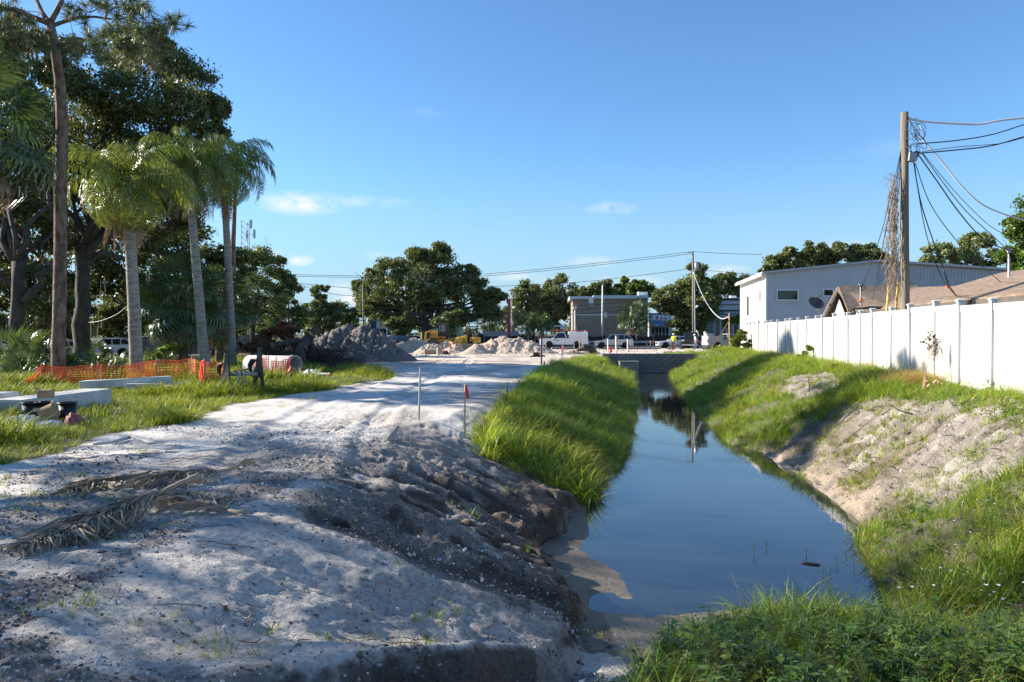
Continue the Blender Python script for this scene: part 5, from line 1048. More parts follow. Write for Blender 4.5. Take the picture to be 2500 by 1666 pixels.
def street_poles():
    Ps = {}
    for nm, px, ytop, Y, r, lab in (('a', 1691, 614, 93, .15, 'street utility pole with transformer and steel conduit'), ('b', 704, 672, 88, .14, 'utility pole with two crossarms beyond the feathery tree'), ('c', 886, 695, 98, .13, 'pale utility pole left of the huge oak')):
        b = gx(px + 2, Y); t = thing('utility_pole', lab, 'utility pole', b); T = PX(px, ytop, Y); m = MB(); m.tube([Vector(b) - Vector((0, 0, .3)), T], [r, r * .75], 10); m.build('shaft', wood_far, t, True, w=True)
        if nm == 'a':
            m = MB(); m.lathe([(.2, -.55), (.28, -.5), (.28, .45), (.2, .55)], PX(1700, 652, Y - .1), 12); m.build('transformer', galv, t, True, w=True); m = MB(); m.tube([PX(1695, 660, Y - .2), PX(1697, 815, Y - .2)], .07, 8); m.build('conduit', galv, t, w=True)
            m = MB(); m.tube([PX(1678, 618, Y), PX(1692, 616, Y)], .04, 6); m.tube([PX(1677, 638, Y), PX(1691, 630, Y)], .03, 6); m.tube([PX(1677, 618, Y), PX(1676, 640, Y)], .02, 5); m.build('bracket', galv, t, w=True)
        if nm == 'b':
            for yy in (677, 696): m = MB(); m.box(PX(703, yy, Y - .12), (1.9, .1, .12), Euler((0, .06, .2)).to_matrix()); m.build('crossarm', wood_far, t, w=True)
            m = MB(); m.tube([PX(710, 700, Y - .15), PX(711, 800, Y - .15)], .06, 7); m.build('conduit', galv, t, w=True)
    m = MB(); b = Vector(gx(1470, 101)); T = PX(1471, 692, 101); t = thing('lamp_post', 'tall white lamp post in front of the brown building', 'lamp post', b); wh = M('white_pole_paint', (.68, .67, .64), (.74, .73, .70), rough=.5); m.tube([b, T], [.14, .09], 10); m.build('post', wh, t, True, w=True); m = MB(); m.box(T + Vector((0, 0, .06)), (1.1, .3, .12)); m.build('lamp_head', M('dark_metal', (.05, .05, .055), rough=.5), t, w=True); m = MB(); m.box(b + Vector((0, 0, .3)), (.45, .45, .6)); m.build('footing', M('pale_concrete', (.3, .31, .3)), t, w=True)
    # wires along the street
    W = [(93, [(1690, 615), (1440, 645), (1200, 668), (1000, 675), (700, 671)], 'topmost street wire over the huge oak'), (93, [(1690, 620), (1440, 650), (1200, 673), (1000, 679), (700, 675)], 'second street wire just under the topmost'), (92, [(1690, 656), (1450, 686), (1230, 699), (1000, 706), (886, 706), (704, 690)], 'street wire at transformer height'),
         (92, [(1691, 722), (1480, 742), (1300, 752), (1100, 752), (890, 752), (705, 738)], 'upper dark cable crossing the brown building'), (92, [(1691, 733), (1480, 752), (1300, 762), (1100, 764), (890, 762), (705, 751)], 'middle dark cable crossing the brown building'), (92, [(1691, 740), (1480, 762), (1300, 772), (1100, 775), (890, 760), (800, 772), (706, 773)], 'lowest dark cable crossing the brown building'),
         (94, [(1691, 615), (1780, 620), (1860, 622)], 'wire leaving the street pole to the right'), (92, [(1697, 658), (1760, 664), (1850, 672)], 'lower wire leaving the street pole to the right'), (88, [(704, 690), (640, 700), (560, 712), (420, 720), (200, 730)], 'wire running left behind the palms'), (90, [(704, 673), (640, 670), (500, 665)], 'upper wire running left behind the palms'), (96, [(886, 715), (840, 722), (760, 705), (704, 680)], 'diagonal guy wire left of the huge oak')]
    for Y, pts, lab in W: wire(lab, [PX(x, y, Y) for x, y in pts], .028, cable_black, 'street_wire', 'wires along the street', 'wire', 5)
    wire('white cable drooping from the street pole to the wooden brace', [PX(1692, 665, 92), PX(1712, 715, 91), PX(1735, 755, 90), PX(1760, 778, 88), PX(1780, 773, 86)], .05, cable_white, 'cable', None, 'cable', 6)
    wire('pale wire sagging between the tree trunks by the parked white car', [PX(213, 788, 45), PX(245, 784, 44), PX(285, 768, 43), PX(318, 742, 42)], .016, cable_white, 'cable', None, 'cable')
    # timber brace carrying the cable
    t = thing('timber_brace', 'wooden post propped by a slanting timber, cable end tied on', 'brace', PX(1781, 845, 84)); tm = M('new_timber', (.42, .24, .12), (.52, .32, .18), scale=4, rough=.8, stretch=(1, 1, .2)); m = MB(); m.tube([PX(1781, 850, 84), PX(1780, 765, 84)], .085, 4); m.build('post', tm, t, w=True); m = MB(); m.tube([PX(1736, 852, 82), PX(1782, 780, 83.8)], .085, 4); m.build('prop', tm, t, w=True); m = MB(); m.tube([PX(1750, 851, 82), PX(1759, 842, 82)], .08, 4); m.build('stake', tm, t, w=True)
    # lattice mast with antennas far left
    t = thing('lattice_tower', 'thin steel lattice tower with antennas above the left trees', 'tower', gx(602, 170)); m = MB(); Y = 170; z = H(*gx(602, Y)[:2]); st = M('tower_steel', (.40, .42, .44), rough=.5, metal=.4)
    tp = PX(602, 540, Y).z
    for sx, sy in ((-.9, -.5), (.9, -.5), (0, .9)): c = PX(602, 813, Y); m.tube([(c.x + sx, Y + sy, z), (c.x + sx, Y + sy, tp)], .08, 5)
    for k in range(14):
        za = z + 10 + (tp - z - 10) * k / 14; zb = z + 10 + (tp - z - 10) * (k + 1) / 14; m.tube([(c.x - .9, Y - .5, za), (c.x + .9, Y - .5, zb)], .05, 4); m.tube([(c.x + .9, Y - .5, za), (c.x - .9, Y - .5, zb)], .05, 4)
    m.build('mast', st, t, w=True)
    for (x, y) in ((614, 548), (604, 576), (622, 572)):
        q = MB(); c2 = PX(x, y, Y); q.box(c2, (.45, .3, 2.0)); q.tube([c2, PX(602, y + 2, Y)], .06, 5); q.build('antenna', st, t, w=True)
street_poles()
# ---------------------------------------------------------------- street, buildings beyond it
asphalt = M('asphalt', (.075, .075, .077), (.11, .11, .11), scale=3, rough=.9, bump=.2)
conc = M('pale_concrete', (.30, .31, .30)); steel = M('galvanised_steel', (.36, .37, .38)); blackm = M('black_screen', (.018, .020, .021), (.03, .032, .033), scale=6, rough=.8)
white_p = M('white_trim', (.70, .69, .67)); RZ = 1.26
def B6(p0, p1, z0, z1, dep):
    """vertical slab from p0 to p1 (plan), z0..z1, thickness dep backwards"""
    a, b = Vector((p0[0], p0[1], 0)), Vector((p1[0], p1[1], 0)); d = (b - a).normalized(); n = Vector((-d.y, d.x, 0)) * dep; q = MB(); vs = []
    for z in (z0, z1): vs += [a + Vector((0, 0, z)), b + Vector((0, 0, z)), b + n + Vector((0, 0, z)), a + n + Vector((0, 0, z))]
    q.add(vs, [(3, 2, 1, 0), (4, 5, 6, 7), (0, 1, 5, 4), (1, 2, 6, 5), (2, 3, 7, 6), (3, 0, 4, 7)]); return q
def street():
    m = MB(); m.box((-10, 93.2, RZ - .25), (260, 11.6, .5)); o = m.build('street', asphalt); o['kind'] = 'structure'
    m = MB(); m.box((-10, 99.25, RZ - .2), (260, .4, .6)); o = m.build('kerb', conc); o['kind'] = 'structure'
    for k in range(22): pass
    m = MB()
    for x in np.arange(-60, 60, 4.5): m.box((x, 93.0, RZ + .004), (2.0, .12, .004))
    o = m.build('lane_marking', M('road_paint', (.62, .61, .58), rough=.8)); o['kind'] = 'structure'
    # guardrail
    t = thing('guardrail', 'galvanised guardrail behind the parked vehicles', 'guardrail', (14, 97.6, RZ)); a = PX(1430, 830, 97.6).x; b = PX(1780, 830, 97.6).x
    q = MB(); q.prism([(97.55, 1.72), (97.49, 1.77), (97.55, 1.83), (97.55, 1.88), (97.49, 1.95), (97.55, 2.02), (97.58, 2.02), (97.53, 1.95), (97.58, 1.88), (97.58, 1.83), (97.53, 1.77), (97.58, 1.72)], a, b, 'x'); q.build('rail', steel, t, w=True)
    for x in np.arange(a + .5, b, 1.9): q = MB(); q.box((x, 97.68, 1.55), (.12, .16, .75)); q.build('post', steel, t, w=True)
    # black screened fence
    t = thing('screen_fence', 'chain-link fence hung with black screen along the far side of the street', 'fence', (8, 100.6, RZ)); a = PX(1100, 830, 100.6).x; b = PX(1760, 830, 100.6).x; n = 16
    for i in range(n):
        x0 = a + (b - a) * i / n; x1 = a + (b - a) * (i + 1) / n; q = MB(); ht = 2.72 + .1 * math.sin(i * 2.1)
        q.add([(x0 + .04, 100.6, 1.3), (x1 - .04, 100.6, 1.3), (x1 - .04, 100.6, ht), ((x0 + x1) / 2, 100.63, ht - .06), (x0 + .04, 100.6, ht)], [(0, 1, 2, 3, 4)]); q.build('screen', blackm, t, w=True)
        q = MB(); q.tube([(x0, 100.68, 1.2), (x0, 100.68, 2.95)], .035, 6); q.build('post', steel, t, w=True)
    q = MB(); q.tube([(a, 100.70, 2.93), (b, 100.70, 2.93)], .025, 6); q.build('top_rail', steel, t, w=True)
    # pale barrier wall behind it
    a = PX(1178, 813, 104); b = PX(1268, 813, 104); q = MB()
    for k in range(3):
        x0 = a.x + (b.x - a.x) * k / 3; x1 = a.x + (b.x - a.x) * (k + 1) / 3 - .05; q.prism([(103.6, 1.2), (104.4, 1.2), (104.15, 3.35), (103.85, 3.35)], x0, x1, 'x')
    q.single('barrier_wall', M('barrier_concrete', (.34, .32, .28), (.42, .40, .36), scale=2, rough=.9), 'pale concrete barrier wall above the black screen by the red sign', 'barrier')
def brown_building():
    Y = 110.0; A = PX(1398, 813, Y); t = thing('store_building', 'brown stucco store block with pale cornice and belt course', 'building', (A.x + 5, Y + 4, 1.2))
    st = M('brown_stucco', (.295, .225, .175), (.335, .26, .205), scale=1.2, rough=.9, bump=.15); cor = M('pale_cornice', (.56, .60, .60), (.62, .65, .65), rough=.6)
    x0 = A.x; x1 = PX(1549, 813, Y).x; x2 = PX(1577, 813, Y + 2.2).x; d = Vector((1, -.05, 0)).normalized()
    def P(x, off=0): return (x, Y - .05 * (x - x0) + off)
    z = lambda y, yy=Y: EYE - (y - 813) / F * yy
    B6(P(x0), P(x1), 1.1, z(730), 14).build('wall', st, t, w=True); B6(P(x1 + .003, 1.2), P(x2, 1.2), 1.1, z(728), 12).build('wall', st, t, w=True)
    B6(P(x0 - .5, -.45), P(x0 + 2.32, -.45), z(731), z(724), 15).build('cornice', cor, t, w=True); B6(P(x0 + 3.05, -.45), P(x1 + .15, -.45), z(730), z(722), 15).build('cornice', cor, t, w=True); B6(P(x1 + .16, .8), P(x2, .8), z(728), z(721), 12).build('cornice', cor, t, w=True)
    B6(P(x0 - .06, -.07), P(x1 + .02, -.07), z(770.5), z(768), .1).build('belt_course', cor, t, w=True); B6(P(x1 + .03, 1.13), P(x2, 1.13), z(770), z(767.5), .1).build('belt_course', cor, t, w=True)
    wp = M('white_trim', (.7, .69, .67)); n = B6(P(x0 + 2.33, -.5), P(x0 + 3.04, -.5), z(747), z(725), .6).build('vent_stack', wp, t, w=True)
    for k in range(3): B6(P(x0 + 2.38 + .22 * k, -.53), P(x0 + 2.53 + .22 * k, -.53), z(745), z(741), .02).build('grille', M('grille_blue', (.06, .07, .11), rough=.5), n, w=True)
    for (xx, yt) in ((x0 + .35, 749), (x1 - .75, 744)):
        q = MB(); c = P(xx, -.18); q.box((c[0], c[1], z(yt + 3)), (.5, .3, .42)); q.tube([(c[0], c[1], z(yt + 5)), (c[0], c[1], 1.3)], .11, 8); q.build('downspout', wp, t, w=True)
    B6(P(x0 + 4.7, -.1), P(x0 + 5.05, -.1), z(776), z(762), .1).build('wall_sign', wp, t, w=True)
    g = B6(P(x0 + .45, -1.2), P(x0 + 1.2, -1.2), 1.2, z(798), .7).build('utility_cabinet', M('cabinet_green', (.10, .18, .15), (.13, .22, .19), rough=.6), t, w=True)
    q = MB(); q.box((P(x2 - .5, 3)[0], P(x2, 3)[1], z(718)), (1.4, 1.2, .8)); q.build('roof_unit', wp, t, w=True)
def shops():
    # awning shop
    Y = 122; z = lambda y: EYE - (y - 813) / F * Y; X = lambda x: (x - 1250) / F * Y
    t = thing('awning_shop', 'small white shop front with blue awning right of the brown building', 'shop', (X(1612), Y + 3, 1.2)); wl = M('shop_wall', (.50, .51, .53), (.56, .57, .59), scale=2, rough=.7); nv = M('navy_band', (.025, .03, .06), rough=.5)
    B6((X(1586), Y), (X(1640), Y), 1.1, z(768), 6).build('wall', wl, t, w=True); B6((X(1586), Y - .1), (X(1640), Y - .1), z(768), z(765), 6.2).build('parapet', nv, t, w=True)
    s = B6((X(1593), Y - .12), (X(1634), Y - .12), z(782), z(770), .1).build('sign_board', M('sign_white', (.72, .72, .72), rough=.5), t, w=True)
    L0 = rootloc(s); text('& spa', .62, M('sign_black', (.02, .02, .025), rough=.5), s, FACE(Vector((X(1622), Y - .14, z(777.5))) - L0, (1, 0, 0), (0, 0, 1))); q = MB(); q.box((X(1603), Y - .14, z(776)), (.32, .03, .5)); q.build('emblem', M('sign_red', (.5, .05, .05), rough=.5), s, w=True)
    q = MB(); q.prism([(Y - .05, z(784)), (Y - 1.5, z(794)), (Y - 1.5, z(798)), (Y - 1.42, z(798)), (Y - .05, z(787))], X(1589), X(1634), 'x'); aw = q.build('awning', M('awning_blue', (.10, .18, .30), (.16, .26, .40), scale=1.5, rough=.7), t, w=True)
    for k, c in enumerate(((.62, .25, .08), (.65, .62, .58), (.15, .32, .55), (.65, .33, .12), (.6, .58, .55), (.6, .2, .08))): q = MB(); q.box((X(1592 + 7.2 * k), Y - 1.53, z(795.5)), (.42, .03, .26)); q.build('print_patch', M('awning_print%d' % k, c, rough=.7), aw, w=True)
    for k in range(5): q = MB(); q.box((X(1594 + 8.6 * k), Y - .04, (z(800) + 1.3) / 2), (.42 if k % 2 else .36, .06, z(800) - 1.3)); q.build('window', glass_dark, t, w=True)
    for k in range(6): q = MB(); q.box((X(1590 + 8.6 * k), Y - .07, (z(799) + 1.2) / 2), (.09, .08, z(799) - 1.2)); q.build('mullion', white_p, t, w=True)
    # striped shop row
    Y = 128; z = lambda y: EYE - (y - 813) / F * Y; X = lambda x: (x - 1250) / F * Y
    t = thing('shop_row', 'long grey-blue shop row with dark stripes behind the street tree', 'shop', (X(1780), Y + 4, 1.2)); gb = M('grey_blue_panel', (.33, .36, .41), (.38, .41, .46), scale=1, rough=.5); dk = M('dark_stripe', (.02, .02, .035), rough=.5)
    B6((X(1705), Y), (X(1850), Y), 1.1, z(728), 8).build('wall', gb, t, w=True)
    for (ya, yb) in ((729, 734), (743.5, 745.5), (757, 761), (767, 769), (776, 778)): B6((X(1712 if ya > 750 else 1748), Y - .06), (X(1848), Y - .06), z(yb), z(ya), .05).build('stripe', dk, t, w=True)
    B6((X(1700), Y - .3), (X(1850), Y - .3), z(729), z(727.2), 8).build('roof_edge', white_p, t, w=True)
    s = B6((X(1785), Y - .12), (X(1822), Y - .12), z(772), z(764), .05).build('sign_board', M('sign_slate', (.16, .20, .24), rough=.5), t, w=True)
    for k in range(9): q = MB(); xx = X(1789 + 3.5 * k); q.box((xx, Y - .15, z(768)), (.06, .03, .40)); q.box((xx + .07, Y - .15, z(766.3 if k % 2 else 768.2)), (.12, .03, .06)); q.build('letter', M('sign_teal', (.03, .30, .26), rough=.5), s, w=True)
    q = MB(); q.box((X(1797), Y + 2, z(725)), (1.0, 1, .5)); q.build('roof_unit', white_p, t, w=True)
    for k in range(6): q = MB(); q.box((X(1722 + 15 * k), Y - .05, (z(780) + 1.2) / 2), (.7, .06, z(780) - 1.2)); q.build('window', glass_dark, t, w=True)
    # teal shop far left and green roofed shop behind the oak
    Y = 126; z = lambda y: EYE - (y - 813) / F * Y; X = lambda x: (x - 1250) / F * Y
    t = thing('teal_shop', 'teal shop front with white panel seen past the grey soil heap', 'shop', (X(935), Y + 3, 1.2)); B6((X(905), Y), (X(975), Y), 1.1, z(780), 6).build('wall', M('teal_wall', (.03, .07, .10), (.05, .09, .13), rough=.6), t, w=True); B6((X(919), Y - .1), (X(946), Y - .1), z(803), z(781), .1).build('panel', M('pale_panel', (.40, .46, .48), rough=.6), t, w=True)
    q = MB(); 
    for (cx_, cz, w_, h_) in ((930, 793, .10, .55), (933, 790.5, .3, .09), (933, 793.5, .3, .09), (933, 796.5, .3, .09)): q.box((X(cx_), Y - .13, z(cz)), (w_, .03, h_))
    q.build('emblem', M('emblem_navy', (.02, .03, .06), rough=.5), t, w=True); q = MB(); q.box((X(928), Y - .05, (z(806) + 1.2) / 2), (2.4, .06, z(806) - 1.2)); q.build('window', glass_dark, t, w=True)
    Y = 124; t = thing('green_shop', 'green fronted shop glimpsed through the oak above the loader', 'shop', (X(1080), Y + 3, 1.2)); gm = M('green_front', (.05, .22, .11), (.07, .27, .14), rough=.6); z = lambda y: EYE - (y - 813) / F * Y; X = lambda x: (x - 1250) / F * Y
    B6((X(1050), Y), (X(1125), Y), 1.1, z(795), 6).build('wall', M('pale_green_wall', (.28, .36, .30), rough=.7), t, w=True); q = MB(); q.add([(X(1050), Y - .2, z(800)), (X(1128), Y - .2, z(800)), (X(1128), Y + 3, z(784)), (X(1072), Y + 3, z(784))], [(0, 1, 2, 3)]); q.build('roof', gm, t, w=True)
    for k in range(4): q = MB(); q.box((X(1060 + 16 * k), Y - .04, 2.2), (.7, .06, 1.4)); q.build('window', glass_dark, t, w=True)
    # red pylon
    Y = 103; z = lambda y: EYE - (y - 813) / F * Y; X = lambda x: (x - 1250) / F * Y; rd = M('pylon_red', (.42, .025, .045), (.48, .035, .06), rough=.45)
    t = thing('pylon_sign', 'tall red pylon sign between the oaks', 'sign', gx(1242, Y)); q = MB(); q.box((X(1242), Y, (z(740) + 1.2) / 2), (.26, .26, z(740) - 1.2)); q.build('post', rd, t, w=True)
    for (ya, yb) in ((730, 741.5), (777, 793)): q = MB(); q.box((X(1241), Y - .05, (z(ya) + z(yb)) / 2), (.52, .4, z(ya) - z(yb))); q.build('sign_box', rd, t, w=True); q = MB(); q.box((X(1246.3), Y - .05, (z(ya) + z(yb)) / 2), (.12, .36, z(ya) - z(yb))); q.build('edge_strip', white_p, t, w=True)
    # white arrow board
    Y = 108; z = lambda y: EYE - (y - 813) / F * Y; X = lambda x: (x - 1250) / F * Y; t = thing('white_sign', 'small white sign board on a post left of the brown building', 'sign', gx(1376, Y)); q = MB(); q.box((X(1366), Y, z(796.5)), (1.5, .06, .2)); q.box((X(1374), Y - .01, z(800)), (.72, .06, .5)); q.build('board', white_p, t, w=True); q = MB(); q.tube([(X(1376), Y + .06, 1.2), (X(1376), Y + .06, z(797))], .04, 6); q.build('post', steel, t, w=True)
    for i, (px, yt, Y, lab) in enumerate([(935, 790, 112, 'dark thin post right of the teal shop sign'), (945, 785, 111, 'pale thin post beside the dark one'), (957, 775, 110, 'slim street pole with grey sleeve'), (1221, 745, 108, 'slim pole left of the red pylon'), (1249, 735, 109, 'slim pole just right of the red pylon'), (1165, 780, 106, 'short white pole behind the bulldozer'), (1030, 811, 96, 'yellow bollard post left of the loader')]):
        q = MB(); b = Vector(gx(px, Y)); q.tube([b, PX(px, yt, Y)], .09 if i < 6 else .14, 7); q.single('street_pole', [M('brown_post', (.12, .09, .07), rough=.8), white_p, steel, steel, steel, white_p, M('yellow_post', (.42, .32, .10), rough=.7)][i], lab, 'pole', 'slim poles along the street')
    Y = 106; t = thing('road_sign', 'orange diamond road sign left of the huge oak', 'sign', gx(988, Y)); c = PX(988, 817, Y); q = MB(); q.box(c, (.62, .03, .62), Euler((0, R(45), 0)).to_matrix()); q.build('board', M('sign_orange', (.60, .20, .03), rough=.5), t, w=True); q = MB(); q.tube([(c.x, c.y + .04, 1.2), (c.x, c.y + .04, c.z)], .03, 6); q.build('post', steel, t, w=True)
    # low grey board fence behind the palms on the left
    t = thing('board_fence', 'grey board fence behind the palms beside the parked white car', 'fence', PX(330, 870, 66)); bm = M('grey_board', (.14, .13, .125), (.20, .19, .18), scale=3, rough=.9, rnd=.15); q = MB(); q.box((0, 0, .9), (.145, .03, 1.8)); me = q.mesh('board', bm)
    a = Vector((PX(290, 813, 66).x, 66, 0)); b = Vector((PX(640, 813, 72).x, 72, 0)); n = 82
    for k in range(n): p = a.lerp(b, k / n); o = link('board', me, t); o.location = Vector((p.x, p.y, H(p.x, p.y) - .1)) - Vector(t.location); o.rotation_euler = (0, .008 * math.sin(k * 7), .33)
street(); brown_building(); shops()

# ---------------------------------------------------------------- vehicles
rubber = M('tyre_rubber', (.012, .012, .013), (.022, .022, .022), rough=.85); alloy = M('alloy_rim', (.45, .45, .46), (.52, .52, .53), rough=.3, metal=.7); lamp_r = M('red_lamp', (.35, .01, .015), rough=.2); lamp_w = M('clear_lamp', (.75, .75, .75), rough=.15); blackp = M('black_plastic', (.02, .02, .021), rough=.6)
def paint(nm, c, rough=.28, metal=0.0): return M(nm, c, tuple(q * 1.05 for q in c), scale=.7, rough=rough, spec=.5, coat=.6, metal=metal)
def wheel(t, x, y, r, w, side):
    q = MB(); q.lathe([(r * .62, -w / 2), (r * .93, -w / 2), (r, -w * .32), (r, w * .32), (r * .93, w / 2), (r * .62, w / 2)], (0, 0, 0), 20, 'y'); o = q.build('wheel', rubber, t, True); o.location = (x, y, r)
    q = MB(); q.lathe([(r * .60, -w * .3), (r * .63, w * .42), (r * .58, w * .44), (r * .52, w * .30), (r * .15, w * .36), (.02, w * .36)], (0, 0, 0), 20, 'y')
    s = q.build('rim', alloy, o, True); s.rotation_euler = (0, 0, 0 if side > 0 else PI)
    q = MB()
    for k in range(5): a = k * 2 * PI / 5; q.box((math.cos(a) * r * .42, w * .335, math.sin(a) * r * .42), (r * .20, .012, r * .12), Matrix.Rotation(-a, 3, 'Y'))
    h = q.build('rim_hole', blackp, o); h.rotation_euler = (0, 0, 0 if side > 0 else PI)
def car(name, label, cat, px, Y, yaw, L, W, H_, kind, pm, group=None, z=None):
    loc = Vector(gx(px, Y)); loc.z = RZ if z is None else z; t = thing(name, label, cat, loc, yaw, group); r = .35 if kind != 'pickup' else .40; gc = r * .62
    belt = H_ * (.60 if kind == 'suv' else .62 if kind == 'sedan' else .60); hood = belt * (.93 if kind != 'pickup' else .99); fx, rx = L / 2, -L / 2; wf, wr = fx - L * .19, rx + L * (.20 if kind != 'pickup' else .23)
    def arch(cx): return [(cx + (r + .07) * math.cos(a), r + (r + .07) * math.sin(a)) for a in [PI + .35 - k * (PI + .7) / 10 for k in range(11)] if r + (r + .07) * math.sin(a) > gc]
    bot = [(rx + .12, gc + .08), (rx + .3, gc)] + arch(wr) + arch(wf) + [(fx - .3, gc), (fx - .08, gc + .1)]
    if kind == 'suv': top = [(fx, gc + .35), (fx - .03, hood * .86), (fx - .25, hood * .96), (fx - L * .26, hood + .02), (fx - L * .30, belt), (rx + .10, belt + .06), (rx, belt - .1), (rx + .02, gc + .3)]
    elif kind == 'sedan': top = [(fx, gc + .32), (fx - .05, hood * .78), (fx - .35, hood * .92), (fx - L * .27, hood + .03), (fx - L * .31, belt), (rx + .5, belt + .03), (rx + .05, belt - .02), (rx, belt - .25), (rx + .03, gc + .3)]
    else: top = [(fx, gc + .3), (fx - .02, hood * .90), (fx - .12, hood * .98), (fx - L * .23, hood + .03), (fx - L * .26, belt), (rx + .02, belt), (rx, gc + .2)]
    prof = bot + top; st = [(-W / 2, .965), (-W / 2 + .06, 1), (W / 2 - .06, 1), (W / 2, .965)]; n = len(prof); q = MB(); vs = []; cz = H_ * .45
    for (y, s) in st: vs += [(x * (.985 if s < 1 else 1), y, cz + (zz - cz) * s) for x, zz in prof]
    fs = [tuple(range(n - 1, -1, -1)), tuple(range(3 * n, 4 * n))] + [(i * n + k, i * n + (k + 1) % n, (i + 1) * n + (k + 1) % n, (i + 1) * n + k) for i in range(3) for k in range(n)]; q.add(vs, fs); body = q.build('body', pm, t, False)
    # cabin
    if kind == 'suv': cab = [(fx - L * .29, belt), (fx - L * .44, H_ - .08), (fx - L * .55, H_), (rx + L * .13, H_ - .03), (rx + .06, belt + .05)]
    elif kind == 'sedan': cab = [(fx - L * .29, belt), (fx - L * .45, H_ - .06), (fx - L * .55, H_), (rx + L * .26, H_ - .05), (rx + L * .10, belt + .02)]
    else: cab = [(fx - L * .26, belt), (fx - L * .36, H_ - .05), (fx - L * .42, H_), (fx - L * .52, H_ - .02), (fx - L * .555, belt)]
    tw = lambda zz: W / 2 - .06 - (.20 if kind != 'pickup' else .15) * (zz - belt) / (H_ - belt)
    n = len(cab); q = MB(); q.add([(x, -tw(zz), zz) for x, zz in cab] + [(x, tw(zz), zz) for x, zz in cab], [tuple(range(n)), tuple(range(2 * n - 1, n - 1, -1))] + [(i, i + n, (i + 1) % n + n, (i + 1) % n) for i in range(n)]); q.build('cabin', pm, t)
    def side_glass(x0, x1, xa, xb, z0, z1):
        for s in (-1, 1): g = MB(); g.add([(x0, s * (tw(z0) + .012), z0), (x1, s * (tw(z0) + .012), z0), (xb, s * (tw(z1) + .012), z1), (xa, s * (tw(z1) + .012), z1)], [(0, 1, 2, 3)]); g.build('side_window', glass_dark, t)
    z0, z1 = belt + .06, H_ - .10; f = lambda zz, a, b: a[0] + (b[0] - a[0]) * (zz - a[1]) / (b[1] - a[1])
    fr = lambda zz: f(zz, cab[0], cab[1]) - .10; re = lambda zz: f(zz, cab[-1], cab[-2]) + .12
    if kind == 'pickup': side_glass(re(z0) - .02, fr(z0), re(z1) - .02, fr(z1), z0, z1)
    else:
        m1, m2 = fr(z1) - (fr(z1) - re(z1)) * .40, fr(z1) - (fr(z1) - re(z1)) * .78
        side_glass(m1 + .04, fr(z0), m1 + .04, fr(z1), z0, z1); side_glass(m2 + .03, m1 - .04, m2 + .03, m1 - .04, z0, z1); side_glass(re(z0), m2 - .04, re(z1), m2 - .04, z0 + .02, z1 - .02)
    def cross(a, b, nm):
        g = MB(); A = Vector((a[0], 0, a[1])); Bv = Vector((b[0], 0, b[1])); nrm = Vector((Bv.z - A.z, 0, -(Bv.x - A.x))).normalized() * .012
        if nrm.x * (1 if nm == 'windscreen' else -1) < 0: nrm = -nrm
        p, q2 = A.lerp(Bv, .08) + nrm, A.lerp(Bv, .92) + nrm; ya, yb = tw(p.z) - .06, tw(q2.z) - .06; g.add([(p.x, -ya, p.z), (p.x, ya, p.z), (q2.x, yb, q2.z), (q2.x, -yb, q2.z)], [(0, 1, 2, 3)]); g.build(nm, glass_dark, t)
    cross(cab[0], cab[1], 'windscreen'); cross(cab[-1], cab[-2], 'rear_window')
    for x in (wf, wr):
        for s in (-1, 1): wheel(t, x, s * (W / 2 - .12), r, .22, s)
    for s in (-1, 1):
        g = MB(); g.box((fx - .06, s * (W / 2 - .22), hood * .80), (.16, .34, .16)); g.build('headlight', lamp_w, t); g = MB(); g.box((rx + .03, s * (W / 2 - .09), belt * .90), (.10, .16, .34 if kind == 'pickup' else .16)); g.build('tail_light', lamp_r, t)
        g = MB(); g.box((fx - L * .33, s * (W / 2 + .07), belt + .07), (.14, .18, .14)); g.build('mirror', pm if kind != 'pickup' else blackp, t); g = MB(); g.box((fx - L * .44, s * (W / 2 + .006), belt * .86), (.18, .02, .03)); g.build('door_handle', blackp, t)
        for xd in ((fx - L * .31, fx - L * .50) if kind != 'pickup' else (fx - L * .30, fx - L * .53)): g = MB(); g.box((xd, s * (W / 2 - .004), (belt + gc) / 2 + .06), (.012, .012, (belt - gc) * .8)); g.build('door_seam', blackp, t)
    g = MB(); g.box((fx + .005, 0, hood * .62), (.04, W * .55, .22)); g.build('grille', blackp, t); g = MB(); g.box((fx - .01, 0, gc + .14), (.10, W * .92, .16)); g.build('front_bumper', pm if kind != 'pickup' else alloy, t); g = MB(); g.box((rx + .02, 0, gc + .14), (.12, W * .94, .18)); g.build('rear_bumper', pm if kind != 'pickup' else blackp, t)
    return t, dict(fx=fx, rx=rx, belt=belt, W=W, H=H_, L=L)
